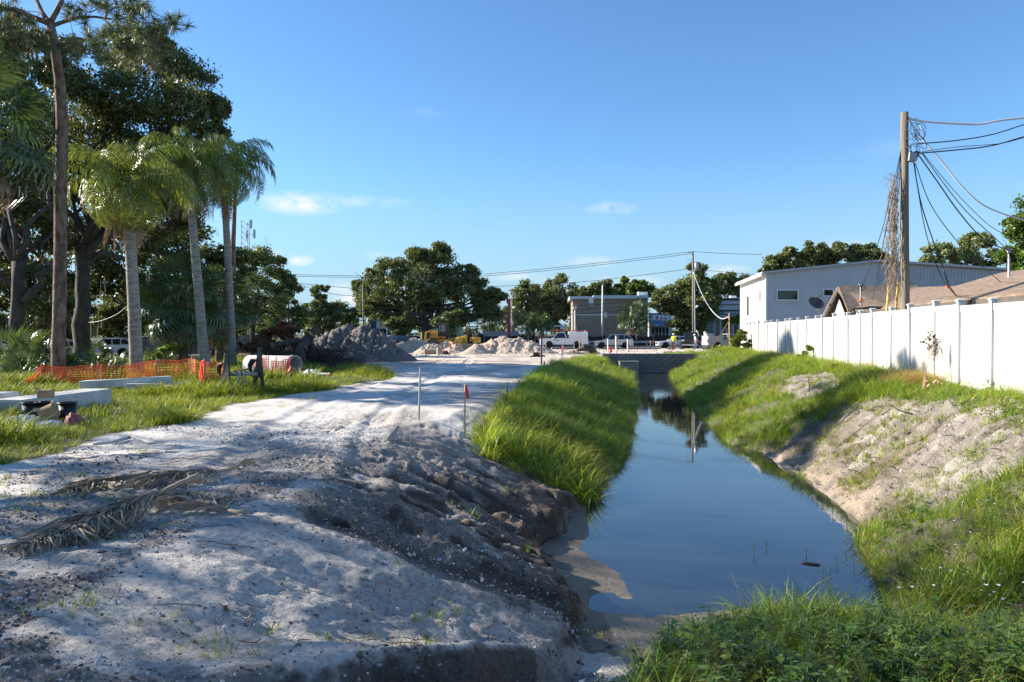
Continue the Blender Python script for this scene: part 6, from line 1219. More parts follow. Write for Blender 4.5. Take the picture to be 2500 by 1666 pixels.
def vehicles():
    wht = paint('white_paint', (.74, .74, .73)); sil = paint('silver_paint', (.36, .38, .41), .25, .35); blk = paint('black_paint', (.010, .010, .012), .2); nav = paint('navy_paint', (.015, .03, .075)); wsed = paint('pearl_paint', (.66, .68, .70))
    t, d = car('pickup_truck', 'white pickup with toolbox cap and red ladder on its rack', 'pickup', 1376, 89.6, PI, 5.85, 2.0, 1.92, 'pickup', wht)
    q = MB(); q.box((-1.72, 0, 1.55), (2.28, 1.80, .84)); q.build('utility_cap', wht, t, bevel=.03)
    for s in (-1, 1):
        g = MB(); g.box((-1.72, s * .905, 1.52), (1.9, .02, .56)); g.build('cap_door', M('cap_door_white', (.66, .66, .66), rough=.4), t, bevel=.005); g = MB(); g.box((-1.72, s * .92, 1.4), (.1, .02, .07)); g.build('latch', blackp, t)
    lr = M('ladder_red', (.42, .05, .04), (.50, .10, .08), rough=.5); g = MB()
    for y in (-.55, -.15): g.box((-.9, y, 2.13), (4.6, .05, .09))
    for k in range(14): g.box((-3.05 + .33 * k, -.35, 2.13), (.03, .40, .03))
    g.build('ladder', lr, t); g = MB()
    for x in (-2.6, -.9): g.box((x, 0, 2.05), (.06, 1.7, .06)); g.box((x, .8, 2.0), (.06, .06, .14)); g.box((x, -.8, 2.0), (.06, .06, .14))
    g.build('rack', wht, t); lo = Matrix.Translation((0.55, .0, 0)); text('CITY', .01, blackp, t, Matrix.Translation((0, 0, 1.0)), extr=.001) if False else None
    for k, (w_, zz) in enumerate(((.55, 1.02), (.8, .95), (.35, .88))): g = MB(); g.box((.95 - .05 * k, 1.002, zz), (w_, .006, .035), Euler((0, -.12, 0)).to_matrix()); g.build('door_emblem', M('emblem_navy', (.02, .03, .06)), t)
    car('suv', 'silver SUV parked side-on beyond the stakes', 'suv', 1496, 89.5, PI, 4.75, 1.82, 1.68, 'suv', sil)
    car('sedan', 'white sedan half hidden behind the worker in the yellow shirt', 'car', 1650, 90.2, PI, 4.6, 1.80, 1.46, 'sedan', wsed)
    t, d = car('pickup_truck', 'black pickup facing the camera behind the two workers', 'pickup', 1686, 90.5, -PI / 2 - .28, 5.6, 2.02, 1.95, 'pickup', blk); g = MB(); g.box((2.79, 0, .92), (.05, 1.2, .42)); g.build('grille_bar', M('dark_chrome', (.05, .05, .055), rough=.25, metal=.6), t)
    t, d = car('service_truck', 'white service truck partly hidden by the grass at the fence end', 'truck', 1772, 86.5, .12, 5.2, 2.0, 1.8, 'pickup', paint('dull_white_paint', (.50, .50, .48)), z=1.2)
    g = MB(); g.box((-1.6, 0, 1.28), (1.9, 1.95, .5)); g.build('service_body', paint('dull_white_paint', (.5, .5, .48)), t, bevel=.02); g = MB(); g.box((-2.2, -.3, 1.66), (.9, .8, .3)); g.box((-2.3, .5, 1.8), (.3, .3, .5)); g.build('compressor', M('pale_machine', (.45, .45, .43), rough=.6), t, bevel=.02)
    car('parked_car', 'dark blue car nearest behind the gravel heaps on the left', 'car', 958, 100, 2.2, 4.4, 1.8, 1.5, 'sedan', nav); car('parked_car', 'dark blue hatchback at the foot of the grey soil heap', 'car', 977, 93, 1.1, 4.2, 1.78, 1.5, 'suv', nav); car('parked_car', 'navy van behind the thin street posts', 'car', 940, 112, .3, 4.6, 1.8, 1.75, 'suv', nav)
    car('parked_car', 'white sedan below the huge oak', 'car', 1006, 114, PI, 4.6, 1.8, 1.45, 'sedan', wsed); car('parked_car', 'white car mostly hidden behind the blue hatchback', 'car', 985, 104, 1.4, 4.4, 1.8, 1.5, 'sedan', wht)
    zl = lambda px, Y: H(*gx(px, Y)[:2])
    car('parked_suv', 'white SUV parked under the trees behind the palmetto', 'suv', 256, 66, -2.6, 4.5, 1.84, 1.66, 'suv', wht, z=zl(256, 66)); car('parked_car', 'white sedan between the pine and the dark oak trunk', 'car', 150, 62, -2.3, 4.5, 1.8, 1.45, 'sedan', wsed, z=zl(150, 62)); car('parked_van', 'pale van at the left edge behind the oak trunk', 'van', 50, 68, .4, 4.8, 1.9, 1.9, 'suv', wsed, z=zl(50, 68))
vehicles()
def machines():
    yel = M('machine_yellow', (.55, .30, .035), (.62, .35, .05), scale=1.5, rough=.5, spec=.4); dk = M('machine_black', (.02, .02, .02), (.035, .035, .033), rough=.6); dirt = M('dusty_steel', (.20, .15, .11), (.30, .23, .17), scale=4, rough=.8); gl = M('cab_glass', (.10, .15, .15), (.16, .22, .22), scale=1, rough=.08, spec=.6); lt = M('letter_brown', (.09, .06, .03), rough=.7)
    # wheel loader, engine end to the left
    Y = 84; loc = Vector(gx(1076, Y)); t = thing('wheel_loader', 'yellow wheel loader with dark cab behind the gravel heap', 'loader', loc, PI)
    q = MB(); q.prism([(.35, 1.0), (1.75, 1.0), (1.78, 1.3), (1.70, 2.02), (1.50, 2.12), (.2, 2.25), (.2, 1.55)], -.62, .62); q.build('engine_hood', yel, t, bevel=.04)
    q = MB(); q.prism([(-.9, 1.25), (.9, 1.25), (1.1, 1.05), (1.75, 1.02), (1.75, .72), (1.0, .78), (-.9, 1.05)], -.55, .55); q.build('rear_frame', yel, t)
    for s in (-1, 1):
        q = MB(); q.box((1.32, s * .63, 1.62), (.42, .02, .72)); q.build('radiator_grille', dk, t); q = MB(); q.prism([(-.6, 1.42), (1.25, 1.42), (1.1, 1.50), (-.6, 1.50)], s * .62, s * 1.1); q.build('fender', yel, t)
        for k in range(3): q = MB(); q.box((1.66, s * .63, 1.35 + .2 * k), (.05, .02, .12)); q.build('vent_slot', dk, t)
        for zz in (.6, .85, 1.1): q = MB(); q.box((-.42, s * .95, zz), (.42, .22, .04)); q.build('step', dk, t)
    q = MB(); q.prism([(-.95, 1.5), (.25, 1.5), (.25, 2.2), (.18, 2.92), (-.72, 2.92), (-1.0, 2.25)], -.66, .66); q.build('cab', dk, t)
    for s in (-1, 1):
        for (a, b, c, d2, z0, z1) in ((-.62, -.10, -.56, -.10, 2.08, 2.84), (-.02, .16, -.02, .12, 2.08, 2.84)): q = MB(); q.add([(a, s * .675, z0), (b, s * .675, z0), (d2, s * .675, z1), (c, s * .675, z1)], [(0, 1, 2, 3)]); q.build('cab_window', gl, t)
    q = MB(); q.add([(-.985, -.5, 2.3), (-.985, .5, 2.3), (-.76, .5, 2.86), (-.76, -.5, 2.86)], [(0, 1, 2, 3)]); q.build('windscreen', gl, t)
    q = MB(); q.box((-.28, 0, 2.98), (1.15, 1.5, .1)); q.build('cab_roof', M('roof_brown', (.16, .11, .07), rough=.7), t, bevel=.02); q = MB(); q.tube([(.55, .3, 2.1), (.55, .3, 2.75), (.62, .3, 2.85)], .06, 8); q.build('exhaust', dk, t)
    for x, s in ((.85, 1), (.85, -1), (-2.0, 1), (-2.0, -1)):
        q = MB(); q.lathe([(.35, -.26), (.62, -.26), (.7, -.18), (.7, .18), (.62, .26), (.35, .26)], (0, 0, 0), 22, 'y'); o = q.build('wheel', M('dusty_tyre', (.06, .052, .045), (.10, .085, .07), scale=5, rough=.9), t, True); o.location = (x, s * .85, .7); q = MB(); q.lathe([(.36, -.2), (.36, .2), (.12, .14), (.1, .22), (.02, .22)], (0, 0, 0), 16, 'y'); q.build('rim', yel, o)
    q = MB(); q.prism([(-.9, .8), (-2.4, .75), (-2.5, 1.25), (-1.6, 1.45), (-.9, 1.2)], -.4, .4); q.build('front_frame', yel, t)
    for s in (-1, 1): q = MB(); q.tube([(-1.7, s * .42, 1.4), (-2.6, s * .42, 1.3), (-3.2, s * .42, .6)], .11, 5); q.build('lift_arm', yel, t)
    q = MB(); q.prism([(-3.0, .1), (-4.0, .05), (-3.3, .18), (-3.1, .5), (-3.15, .9), (-3.4, 1.1), (-3.05, 1.05), (-2.95, .5)], -1.15, 1.15); q.build('bucket', dirt, t)
    text('ATA', .30, lt, t, FACE((.78, .66, 1.72), (-1, 0, 0), (0, 0, 1))); text('430', .2, M('decal_white', (.6, .62, .66), rough=.5), t, FACE((.72, .645, 2.05), (-1, 0, 0), (0, 0, 1)))
    # bulldozer, right of it, blade to the left
    Y = 80; loc = Vector(gx(1140, Y)); t = thing('bulldozer', 'yellow bulldozer with open dark cab right of the loader', 'bulldozer', loc, PI + .25)
    for s in (-1, 1):
        q = MB(); pr = [(-1.25, .12), (.9, .12), (1.2, .32), (1.2, .58), (.95, .75), (-1.3, .75), (-1.55, .55), (-1.55, .32)]; q.prism(pr, s * .62, s * 1.02); tr = q.build('track', dirt, t)
        for k in range(16): g = MB(); g.box((-1.2 + .145 * k, s * .82, .10), (.06, .42, .05)); g.build('track_shoe', dirt, tr)
    q = MB(); q.prism([(.05, .7), (1.15, .7), (1.2, 1.25), (1.05, 1.42), (.05, 1.62)], -.48, .48); q.build('engine_hood', yel, t, bevel=.03)
    q = MB(); q.box((1.2, 0, 1.08), (.06, .82, .6)); q.build('radiator_guard', dk, t)
    for s in (-1, 1):
        for k in range(4): q = MB(); q.box((.35 + .18 * (k % 2), s * .49, .95 + .24 * (k // 2)), (.13, .02, .16)); q.build('louvre', dk, t)
        q = MB(); q.box((-.95, s * .55, 1.12), (.85, .3, .62)); q.build('side_tank', yel, t, bevel=.02)
    q = MB(); q.box((-.45, 0, .9), (1.1, .9, .35)); q.build('deck', dk, t)
    q = MB()
    for x in (.0, -1.05):
        for y in (-.55, .55): q.tube([(x, y, 1.0), (x * .96, y * .92, 2.55)], .055, 5)
    q.box((-.53, 0, 2.6), (1.35, 1.3, .09)); q.box((-1.0, 0, 1.9), (.05, 1.0, 1.1)); q.box((-.5, 0, 1.25), (.5, .5, .15)); q.box((-.72, 0, 1.6), (.14, .5, .6)); q.build('cab_frame', dk, t)
    for s in (-1, 1): q = MB(); q.ball((-.1, s * .5, 2.72), .09); q.build('work_light', M('lamp_amber', (.7, .6, .4), rough=.3), t)
    q = MB(); q.add([(-1.03, -.5, 1.4), (-1.03, .5, 1.4), (-1.0, .5, 2.4), (-1.0, -.5, 2.4)], [(0, 1, 2, 3)]); q.build('rear_window', gl, t)
    q = MB(); q.prism([(1.75, .12), (1.92, .08), (1.80, .35), (1.78, .65), (1.90, .98), (1.78, .98), (1.68, .65), (1.70, .3)], -1.35, 1.35); q.build('blade', M('rusty_blade', (.38, .20, .11), (.46, .30, .20), scale=3, rough=.7), t)
    for s in (-1, 1): q = MB(); q.tube([(.6, s * .6, .5), (1.75, s * .6, .45)], .09, 6); q.tube([(1.0, s * .35, 1.2), (1.75, s * .4, .7)], .05, 6); q.build('push_arm', yel, t)
    text('ATA', .26, lt, t, FACE((-.95, .715, 1.15), (-1, 0, 0), (0, 0, 1)))
machines()

# ---------------------------------------------------------------- heaps
def heap(name, label, peaks, mat, R0, seed, rough=.12, rill=0, cat='heap', n=90, group=None):
    """peaks: (x, y, h, r) cones in world metres"""
    xs = [p[0] for p in peaks]; ys = [p[1] for p in peaks]; m = max(p[3] for p in peaks) * 1.25; x = np.linspace(min(xs) - m, max(xs) + m, int(n * 1.3)); y = np.linspace(min(ys) - m, max(ys) + m, n); X, Yg = np.meshgrid(x, y); z = np.full(X.shape, -9.0)
    for (a, b, h, r) in peaks:
        d = np.hypot(X - a, (Yg - b) * 1.15) + .28 * r * (fbm(X * 1.1 / r, Yg * 1.1 / r, seed) - .5); q = d / r; zz = h * (1 - q); zz = np.where(q < .22, h * (1 - .11 - q * q * 2.27), zz); z = np.maximum(z, zz)
    z = z + rough * (fbm(X * 2.2, Yg * 2.2, seed + 1, 4, .6) - .5) * np.clip(z + .3, 0, 1.2) + rough * .55 * (fbm(X * 9, Yg * 9, seed + 2, 3, .6) - .5) * np.clip(z + .4, 0, 1)
    if rill: z = z - rill * (1 - sstep(0, .3, np.abs(vnoise(X * 1.9, Yg * .15, seed + 5) - .5) * 2)) * np.clip(z, 0, 1) * sstep(.2, .8, z)
    g = hgt(X, Yg, False); base = (peaks[0][0], peaks[0][1], H(peaks[0][0], peaks[0][1])); V = np.c_[X.ravel() - base[0], Yg.ravel() - base[1], (np.maximum(z, -.35) + g).ravel() - base[2]]; nx = len(x); i = (np.arange(len(y) - 1)[:, None] * nx + np.arange(nx - 1)[None, :]).ravel(); Fc = np.c_[i, i + 1, i + nx + 1, i + nx]; keep = (z.ravel()[Fc] > -.34).any(1)
    o = link(name, fast_mesh(name, V, Fc[keep], [mat], True)); o.location = base; return tag(o, label, cat, group)
gravel_m = M('pale_gravel', (.34, .265, .20), (.56, .46, .365), scale=14, rough=.95, bump=1.2, bscale=26, contrast=(.4, .58)); dark_m = M('dark_fill', (.10, .09, .083), (.20, .18, .165), scale=9, rough=.95, bump=1.4, bscale=22, contrast=(.38, .62))
def at(px, Y): return ((px - 1250) / F * Y, Y)
def heaps():
    heap('gravel_heap', 'longest pale gravel heap in the middle of the site', [(*at(1185, 66.5), 1.1, 2.2), (*at(1205, 67), 1.35, 2.4), (*at(1228, 67.4), 1.62, 2.6), (*at(1250, 66.8), 1.5, 2.5), (*at(1272, 67.2), 1.6, 2.5), (*at(1295, 66.4), 1.2, 2.2), (*at(1318, 66), .75, 1.7)], gravel_m, 0, 901, .55, n=110, group='gravel heaps')
    heap('gravel_heap', 'rounded pale gravel heap beside the grey soil heap', [(*at(1008, 71), 1.6, 2.2), (*at(1022, 71.5), 1.45, 2.0), (*at(985, 72), 1.2, 1.9)], gravel_m, 0, 902, .45, group='gravel heaps')
    heap('gravel_heap', 'low gravel heap in front of the wheel loader', [(*at(1045, 66), .95, 1.5), (*at(1085, 67), 1.15, 1.7), (*at(1065, 66.4), 1.0, 1.6), (*at(1108, 66), .85, 1.5)], gravel_m, 0, 903, .45, group='gravel heaps')
    heap('gravel_heap', 'small gravel ramp in front of the bulldozer tracks', [(*at(1165, 65), .95, 1.5), (*at(1150, 64), .5, 1.2)], gravel_m, 0, 904, .16, group='gravel heaps')
    heap('soil_heap', 'tall dark grey soil heap left of the machines', [(*at(825, 47.5), 2.35, 3.0), (*at(850, 47.8), 2.6, 3.2), (*at(880, 47.5), 2.55, 3.2), (*at(900, 47.2), 2.3, 3.0), (*at(790, 48), 1.5, 2.4)], dark_m, 0, 905, .45, .2, n=150)
    heap('soil_heap', 'low dark soil mound with a black pipe end beside the ditch', [(*at(1400, 62), .35, 1.2), (*at(1440, 62.5), .5, 1.1)], dark_m, 0, 906, .2, n=50)
    q = MB(); c = PX(826, 789, 46.3); q.tube([c - Vector((.13, 0, .03)), c + Vector((.13, .05, .02))], .055, 10); q.single('pipe_offcut', M('white_pvc', (.68, .67, .65), rough=.4), 'short white pipe offcut on top of the grey soil heap', 'pipe')
heaps()
# ---------------------------------------------------------------- stakes and pipes on the site
def stakes():
    wd = M('stake_wood', (.40, .28, .18), (.50, .38, .26), scale=6, rough=.85); wt = M('weathered_stake', (.30, .26, .21), (.38, .34, .29), scale=6, rough=.9); rd = M('flag_red', (.62, .045, .055), (.70, .06, .07), rough=.7, trans=.3); pk = M('flag_pink', (.75, .16, .20), rough=.7); og = M('flag_orange', (.80, .24, .05), rough=.7); dkp = M('dark_post', (.05, .052, .055), (.08, .08, .082), rough=.7); pvc = M('white_pvc', (.68, .67, .65)); gal = M('galvanised', (.33, .34, .35))
    def S(px, yb, yt, r, mat, lab, name='stake', flag=None, lean=0, z=None, n=6, group='survey stakes on the site', Yf=None):
        Y = Yf if Yf else 1800 * (EYE - 1.28) / (yb - 813); x = (px - 1250) / F * Y; zg = H(x, Y); b = Vector((x, Y, zg)); T = PX(px + lean, yt, Y); t = thing(name, lab, 'stake' if 'stake' in name else 'post', b, 0, group); q = MB(); q.tube([b - Vector((0, 0, .2)), T], r, n); q.build('shaft', mat, t, w=True)
        if flag: f = MB(); k = .16 if Y < 20 else .30; f.add([T + Vector((0, -.02, -.05 * k)), T + Vector((k * .35, -.03, -.4 * k)), T + Vector((k * .55, -.02, -1.6 * k)), T + Vector((k * .30, -.03, -1.9 * k)), T + Vector((.02, -.02, -1.2 * k))], [(0, 1, 2, 3, 4)]); f.build('flag', flag, t, w=True)
        return t
    S(1021, 1030, 900, .022, gal, 'bare galvanised post standing at the near edge of the sand road', 'metal_post', lean=5, Yf=14.6, n=8, group=None)
    S(1135, 1028, 938, .016, wd, 'thin wooden stake with red flag at the start of the grassy bank', 'survey_stake', rd, Yf=14.4, n=4, group=None)
    S(1228, 990, 935, .010, dkp, 'thin leaning dark rod in the tall bank grass', 'metal_post', lean=12, Yf=17.6, group=None)
    S(1322, 893, 826, .05, dkp, 'tall dark post by the end of the sand road', 'metal_post', Yf=41, group=None)
    S(1329, 897, 882, .03, dkp, 'short dark stub beside the tall dark post', 'metal_post', Yf=40)
    L = [(1484, 866, 828, .055, pvc, 'white pipe left of the three standing by the ditch end', None), (1504, 868, 820, .06, pvc, 'white pipe with orange top in the middle of the three', og), (1532, 858, 828, .05, pvc, 'white pipe right of the three standing by the ditch end', None), (1490, 865, 846, .05, rd, 'short red marker between the white pipes', rd), (1372, 882, 846, .03, dkp, 'dark thin stake in front of the white pickup', None),
         (1374, 858, 843, .05, pk, 'short pink flagged stake behind the dark thin stake', pk), (1418, 860, 823, .045, wd, 'leaning wooden stake with pink ribbon at the pickup rear wheel', pk), (1402, 858, 838, .03, wt, 'thin stake before the pickup rear wheel', None), (1347, 860, 848, .05, wd, 'short pale stake left of the pickup front wheel', None), (1333, 856, 834, .03, wd, 'thin orange stake at the pickup nose', None),
         (1300, 864, 852, .03, wt, 'small stake on the right slope of the long gravel heap', None), (1076, 866, 846, .035, pk, 'pink ribbon stake before the low gravel heap', pk), (1098, 866, 836, .035, wd, 'orange-topped stake before the bulldozer', og), (1040, 872, 852, .03, pk, 'pink stake at the edge of the soil heap', None), (991, 862, 840, .03, wt, 'thin stake on the rounded gravel heap', None), (1588, 850, 832, .035, og, 'orange stake between the silver SUV and the white sedan', None), (1640, 868, 838, .03, dkp, 'dark stake with red tag beside the worker in yellow', rd), (1127, 862, 842, .03, wt, 'small stake in front of the bulldozer blade', None), (1432, 855, 848, .03, wt, 'tiny stake behind the black pipe end', None)]
    for (px, yb, yt, r, mt, lab, fl) in L: S(px, yb, yt, r, mt, lab, 'survey_stake' if mt is not pvc else 'standing_pipe', fl, lean=(-6 if 'leaning' in lab else 0))
    q = MB(); c = Vector((*at(1072, 62), 0)); c.z = H(c.x, c.y); q.tube([c, c + Vector((0, 0, .6))], .22, 12); q.single('pipe_riser', M('green_riser', (.20, .30, .20), (.40, .42, .30), scale=2, rough=.6), 'green and cream pipe riser before the low gravel heap', 'pipe')
    q = MB(); c = Vector((*at(1087, 61), 0)); c.z = H(c.x, c.y) + .05; q.ball(c, (.35, .3, .3), 9, 6, rough=.25, rng=random.Random(3)); q.single('tarp_bundle', blackm, 'crumpled black bundle beside the pipe riser', 'bundle')
    q = MB(); c = Vector((*at(1435, 61), 0)); c.z = H(c.x, c.y) + .2; q.tube([c + Vector((-.9, 0, .15)), c + Vector((-.3, -.1, .38)), c + Vector((.2, -.1, .35)), c + Vector((.55, -.1, -.1))], [.10, .30, .34, .3], 12); q.single('black_pipe', M('black_plastic', (.02, .02, .021)), 'black corrugated pipe end bulging from the low soil mound', 'pipe')
    q = MB(); c = Vector((*at(1308, 55.5), 0)); c.z = H(c.x, c.y); rg = random.Random(4)
    for k in range(14): a = rg.uniform(0, PI); q.tube([c + Vector((-.7 * math.cos(a) * rg.random(), .2 * rg.random(), .02)), c + Vector((rg.uniform(-.3, .3), 0, .35 * rg.random())), c + Vector((.7 * math.cos(a) * rg.random() + .2, .2, .02))], .05, 5)
    q.single('root_bundle', M('root_dark', (.04, .03, .028), rough=.9), 'dark tangle of roots lying on the pale sand before the tall dark post', 'roots')
    q = MB(); c = Vector((*at(1053, 63), 0)); c.z = H(c.x, c.y) + .2; q.tube([c + Vector((-.55, 0, 0)), c + Vector((.5, 0, .02))], .24, 12); q.single('log', M('pale_log', (.28, .22, .17), (.36, .29, .23), scale=5, rough=.9), 'short pale log lying in front of the low gravel heap', 'log')
stakes()
# ---------------------------------------------------------------- debris by the left lawn
orange = M('orange_mesh_plastic', (.75, .085, .035), (.85, .15, .05), scale=2, rough=.55, trans=.25)
def mesh_bay(t, a, b, h0, h1, sagt=.06, cell=.11, seed=0, name='mesh_panel', lean=0.0):
    a, b = Vector(a), Vector(b); L = (b - a).length; d = (b - a) / L; n = Vector((-d.y, d.x, 0)); rg = np.random.default_rng(seed); nx = max(3, int(L / cell)); nz = 8; P = np.zeros((nx + 1, nz + 1, 3)); ph = rg.uniform(0, 6)
    for i in range(nx + 1):
        s = i / nx; g = a.lerp(b, s); top = h0 + (h1 - h0) * s - sagt * 4 * s * (1 - s) + .02 * math.sin(s * 9 + ph)
        for k in range(nz + 1):
            q = k / nz; w = .05 * math.sin(s * 11 + ph + q * 2) * math.sin(PI * s); P[i, k] = g + n * (w + lean * q) + Vector((0, 0, .03 + q * (top - .03))) + d * (.02 * math.sin(q * 5 + s * 8))
    V = []; Fc = []
    def rib(p, q, wv):
        k = len(V); V.extend([p - wv, p + wv, q + wv, q - wv]); Fc.append((k, k + 1, k + 2, k + 3))
    dz = np.array((0, 0, .014)); dx = np.array(d) * .017
    for i in range(nx):
        for k in range(nz + 1): rib(P[i, k], P[i + 1, k], dz)
    for i in range(nx + 1):
        for k in range(nz): rib(P[i, k], P[i, k + 1], dx)
    o = link(name, fast_mesh(name, np.array(V) - np.array(rootloc(t)), Fc, [orange]), t); return o
def safety_fence():
    wd = M('weathered_stake', (.30, .26, .21)); G3 = lambda px, Y: Vector(gx(px, Y))
    t = thing('safety_mesh_fence', 'sagging orange plastic mesh fence on stakes in front of the palms', 'fence', G3(300, 24))
    pts = [(52, 22.5, .06), (100, 24.3, .66), (238, 24.3, .68), (381, 25, .78), (467, 25, .80), (497, 23.0, .82), (545, 24.6, .70)]
    for i, (px, Y, h) in enumerate(pts):
        b = G3(px, Y)
        if i: q = MB(); q.tube([b - Vector((0, 0, .2)), b + Vector((.02, 0, h + .08))], .022, 4); q.build('stake', wd, t, w=True)
        if i: a = G3(pts[i - 1][0], pts[i - 1][1]); mesh_bay(t, a, b, pts[i - 1][2], h, .07 if 1 < i < 4 else .02, seed=i, lean=0)
    # bunched roll at the corner stake
    mesh_bay(t, G3(488, 22.9), G3(500, 23.2), .78, .82, 0, .03, 21, 'bunched_mesh'); mesh_bay(t, G3(486, 23.1), G3(497, 22.7), .5, .78, 0, .04, 22, 'bunched_mesh')
    t = thing('safety_mesh_sheet', 'orange mesh sheet hanging over the left part of the concrete pipe', 'mesh', G3(634, 29)); mesh_bay(t, G3(614, 29.2), G3(656, 28.9), .68, .78, .0, .07, 31); t2 = thing('safety_mesh_sheet', 'orange mesh strip with stakes across the front of the concrete pipe', 'mesh', G3(690, 29)); mesh_bay(t2, G3(664, 28.8), G3(708, 28.6), .62, .72, .03, .085, 32)
    for px in (674, 707): q = MB(); b = G3(px, 28.75); q.tube([b - Vector((0, 0, .1)), b + Vector((0, 0, .8))], .02, 4); q.build('stake', M('mesh_red', (.5, .05, .06), rough=.6), t2, w=True)
safety_fence()
def plate_frame(t, c, h, mat, s=1.0, yaw=0.0):
    """heavy bracket plate: tall tapering steel side with a slot, local prism along x' """
    out = [(-.30, 0), (-.22, .02), (-.16, .10), (-.16, .42), (-.08, .50), (.04, .50), (.11, .42), (.11, .10), (.17, .02), (.24, 0), (.24, .10), (.22, .62), (.10, .80), (.02, 1.30), (-.04, 1.34), (-.10, 1.30), (-.22, .60), (-.28, .30)]
    q = MB(); q.prism(out, -.025, .025, 'x'); ring = [(-.11, .16)]; o = q.build('side_plate', mat, t); return o
def bracket():
    bk = M('black_steel', (.012, .012, .013), (.028, .026, .025), scale=6, rough=.5, spec=.4); pale = M('worn_pipe', (.34, .30, .25), (.44, .40, .34), scale=5, rough=.7)
    b = Vector(gx(590, 20.4)); t = thing('coupler_bracket', 'black steel coupler frame of two slotted plates joined by a pipe', 'steel frame', b, .38)
    for (x, y, yaw, s) in ((-.42, .12, 1.15, .95), (.42, -.02, 1.15, 1.05)):
        o = plate_frame(t, 0, 0, bk); o.location = (x, y, -.05); o.rotation_euler = (.04, 0, yaw - PI / 2 + .9); o.scale = (1, s, s * .97)
        e = MB(); e.box((0, .0, .04), (.07, .5, .08)); f = e.build('foot_bar', bk, o)
        e = MB(); e.tube([(.0, .2, .95), (.02, .36, .93), (.02, .46, .80), (.02, .44, .66), (.02, .36, .60)], [.03, .06, .07, .05, .03], 8); e.build('hook', bk, o)
    q = MB(); q.tube([(-.42, .12, .55), (.42, -.02, .55)], .055, 10); q.build('cross_pipe', pale, t, True)
    for k, x in enumerate((-.05, .08)): q = MB(); q.tube([(x, .0, .62), (x - .02, -.10, .55), (x - .05, -.16, .3), (x - .1, -.18, .02)], .035, 7); q.build('strap', pale, t, True)
    q = MB(); q.tube([(-.2, .1, .62), (0, .02, .66), (.2, .02, .70), (.38, 0, .95)], .02, 6); q.build('hose', bk, t, True)
bracket()
def box_at(name, label, cat, c, d, rot, mat, bevel=.01, group=None):
    q = MB(); q.box((0, 0, d[2] / 2), d); me = q; o = me.build(name, mat, None, bevel=bevel); o.location = c; o.rotation_euler = rot; return tag(o, label, cat, group)
def cloth_lump(name, label, cat, c, r, h, seed, mat, n=26, yaw=0):
    x = np.linspace(-1.15, 1.15, n); X, Yg = np.meshgrid(x, x); d = np.hypot(X, Yg) + .3 * (fbm(X * 2, Yg * 2, seed) - .5); z = np.clip(1 - d ** 2, -.08, 1) ** 1.0; z = np.where(z > 0, np.sqrt(np.maximum(z, 0)) * .8, -.05) + .28 * (fbm(X * 3.5, Yg * 3.5, seed + 1, 3) - .5) * (z > -.04); fold = np.abs(vnoise(X * 4 + Yg * 2, Yg * 3, seed + 2) - .5); z = z - .25 * (1 - sstep(0, .2, fold)) * (z > 0)
    V = np.c_[X.ravel() * r[0], Yg.ravel() * r[1], z.ravel() * h]; i = (np.arange(n - 1)[:, None] * n + np.arange(n - 1)[None, :]).ravel(); Fc = np.c_[i, i + 1, i + n + 1, i + n]; keep = (z.ravel()[Fc] > -.049).any(1); o = link(name, fast_mesh(name, V, Fc[keep], [mat], True)); o.location = c; o.rotation_euler = (0, 0, yaw); return tag(o, label, cat)
def pot(label, px, Y, r, h, tilt=0, group='black plant pots', z=0):
    b = Vector(gx(px, Y)); t = thing('plant_pot', label, 'plant pot', b + Vector((0, 0, z)), 0, group); pm = M('pot_black', (.018, .017, .017), (.03, .028, .027), scale=4, rough=.45); q = MB(); q.lathe([(r * .86, 0), (r * .98, h * .93), (r * .9, h * .9), (r * .78, .03), (.01, .03)], (0, 0, 0), 20); q.build('body', pm, t, True, fixn=False); q = MB(); q.lathe([(r * .98, h * .93), (r * 1.07, h * .93), (r * 1.07, h), (r * .95, h), (r * .9, h * .9)], (0, 0, 0), 20, caps=False); q.build('rim', pm, t, True, fixn=False); t.rotation_euler = (tilt, 0, 0); return t
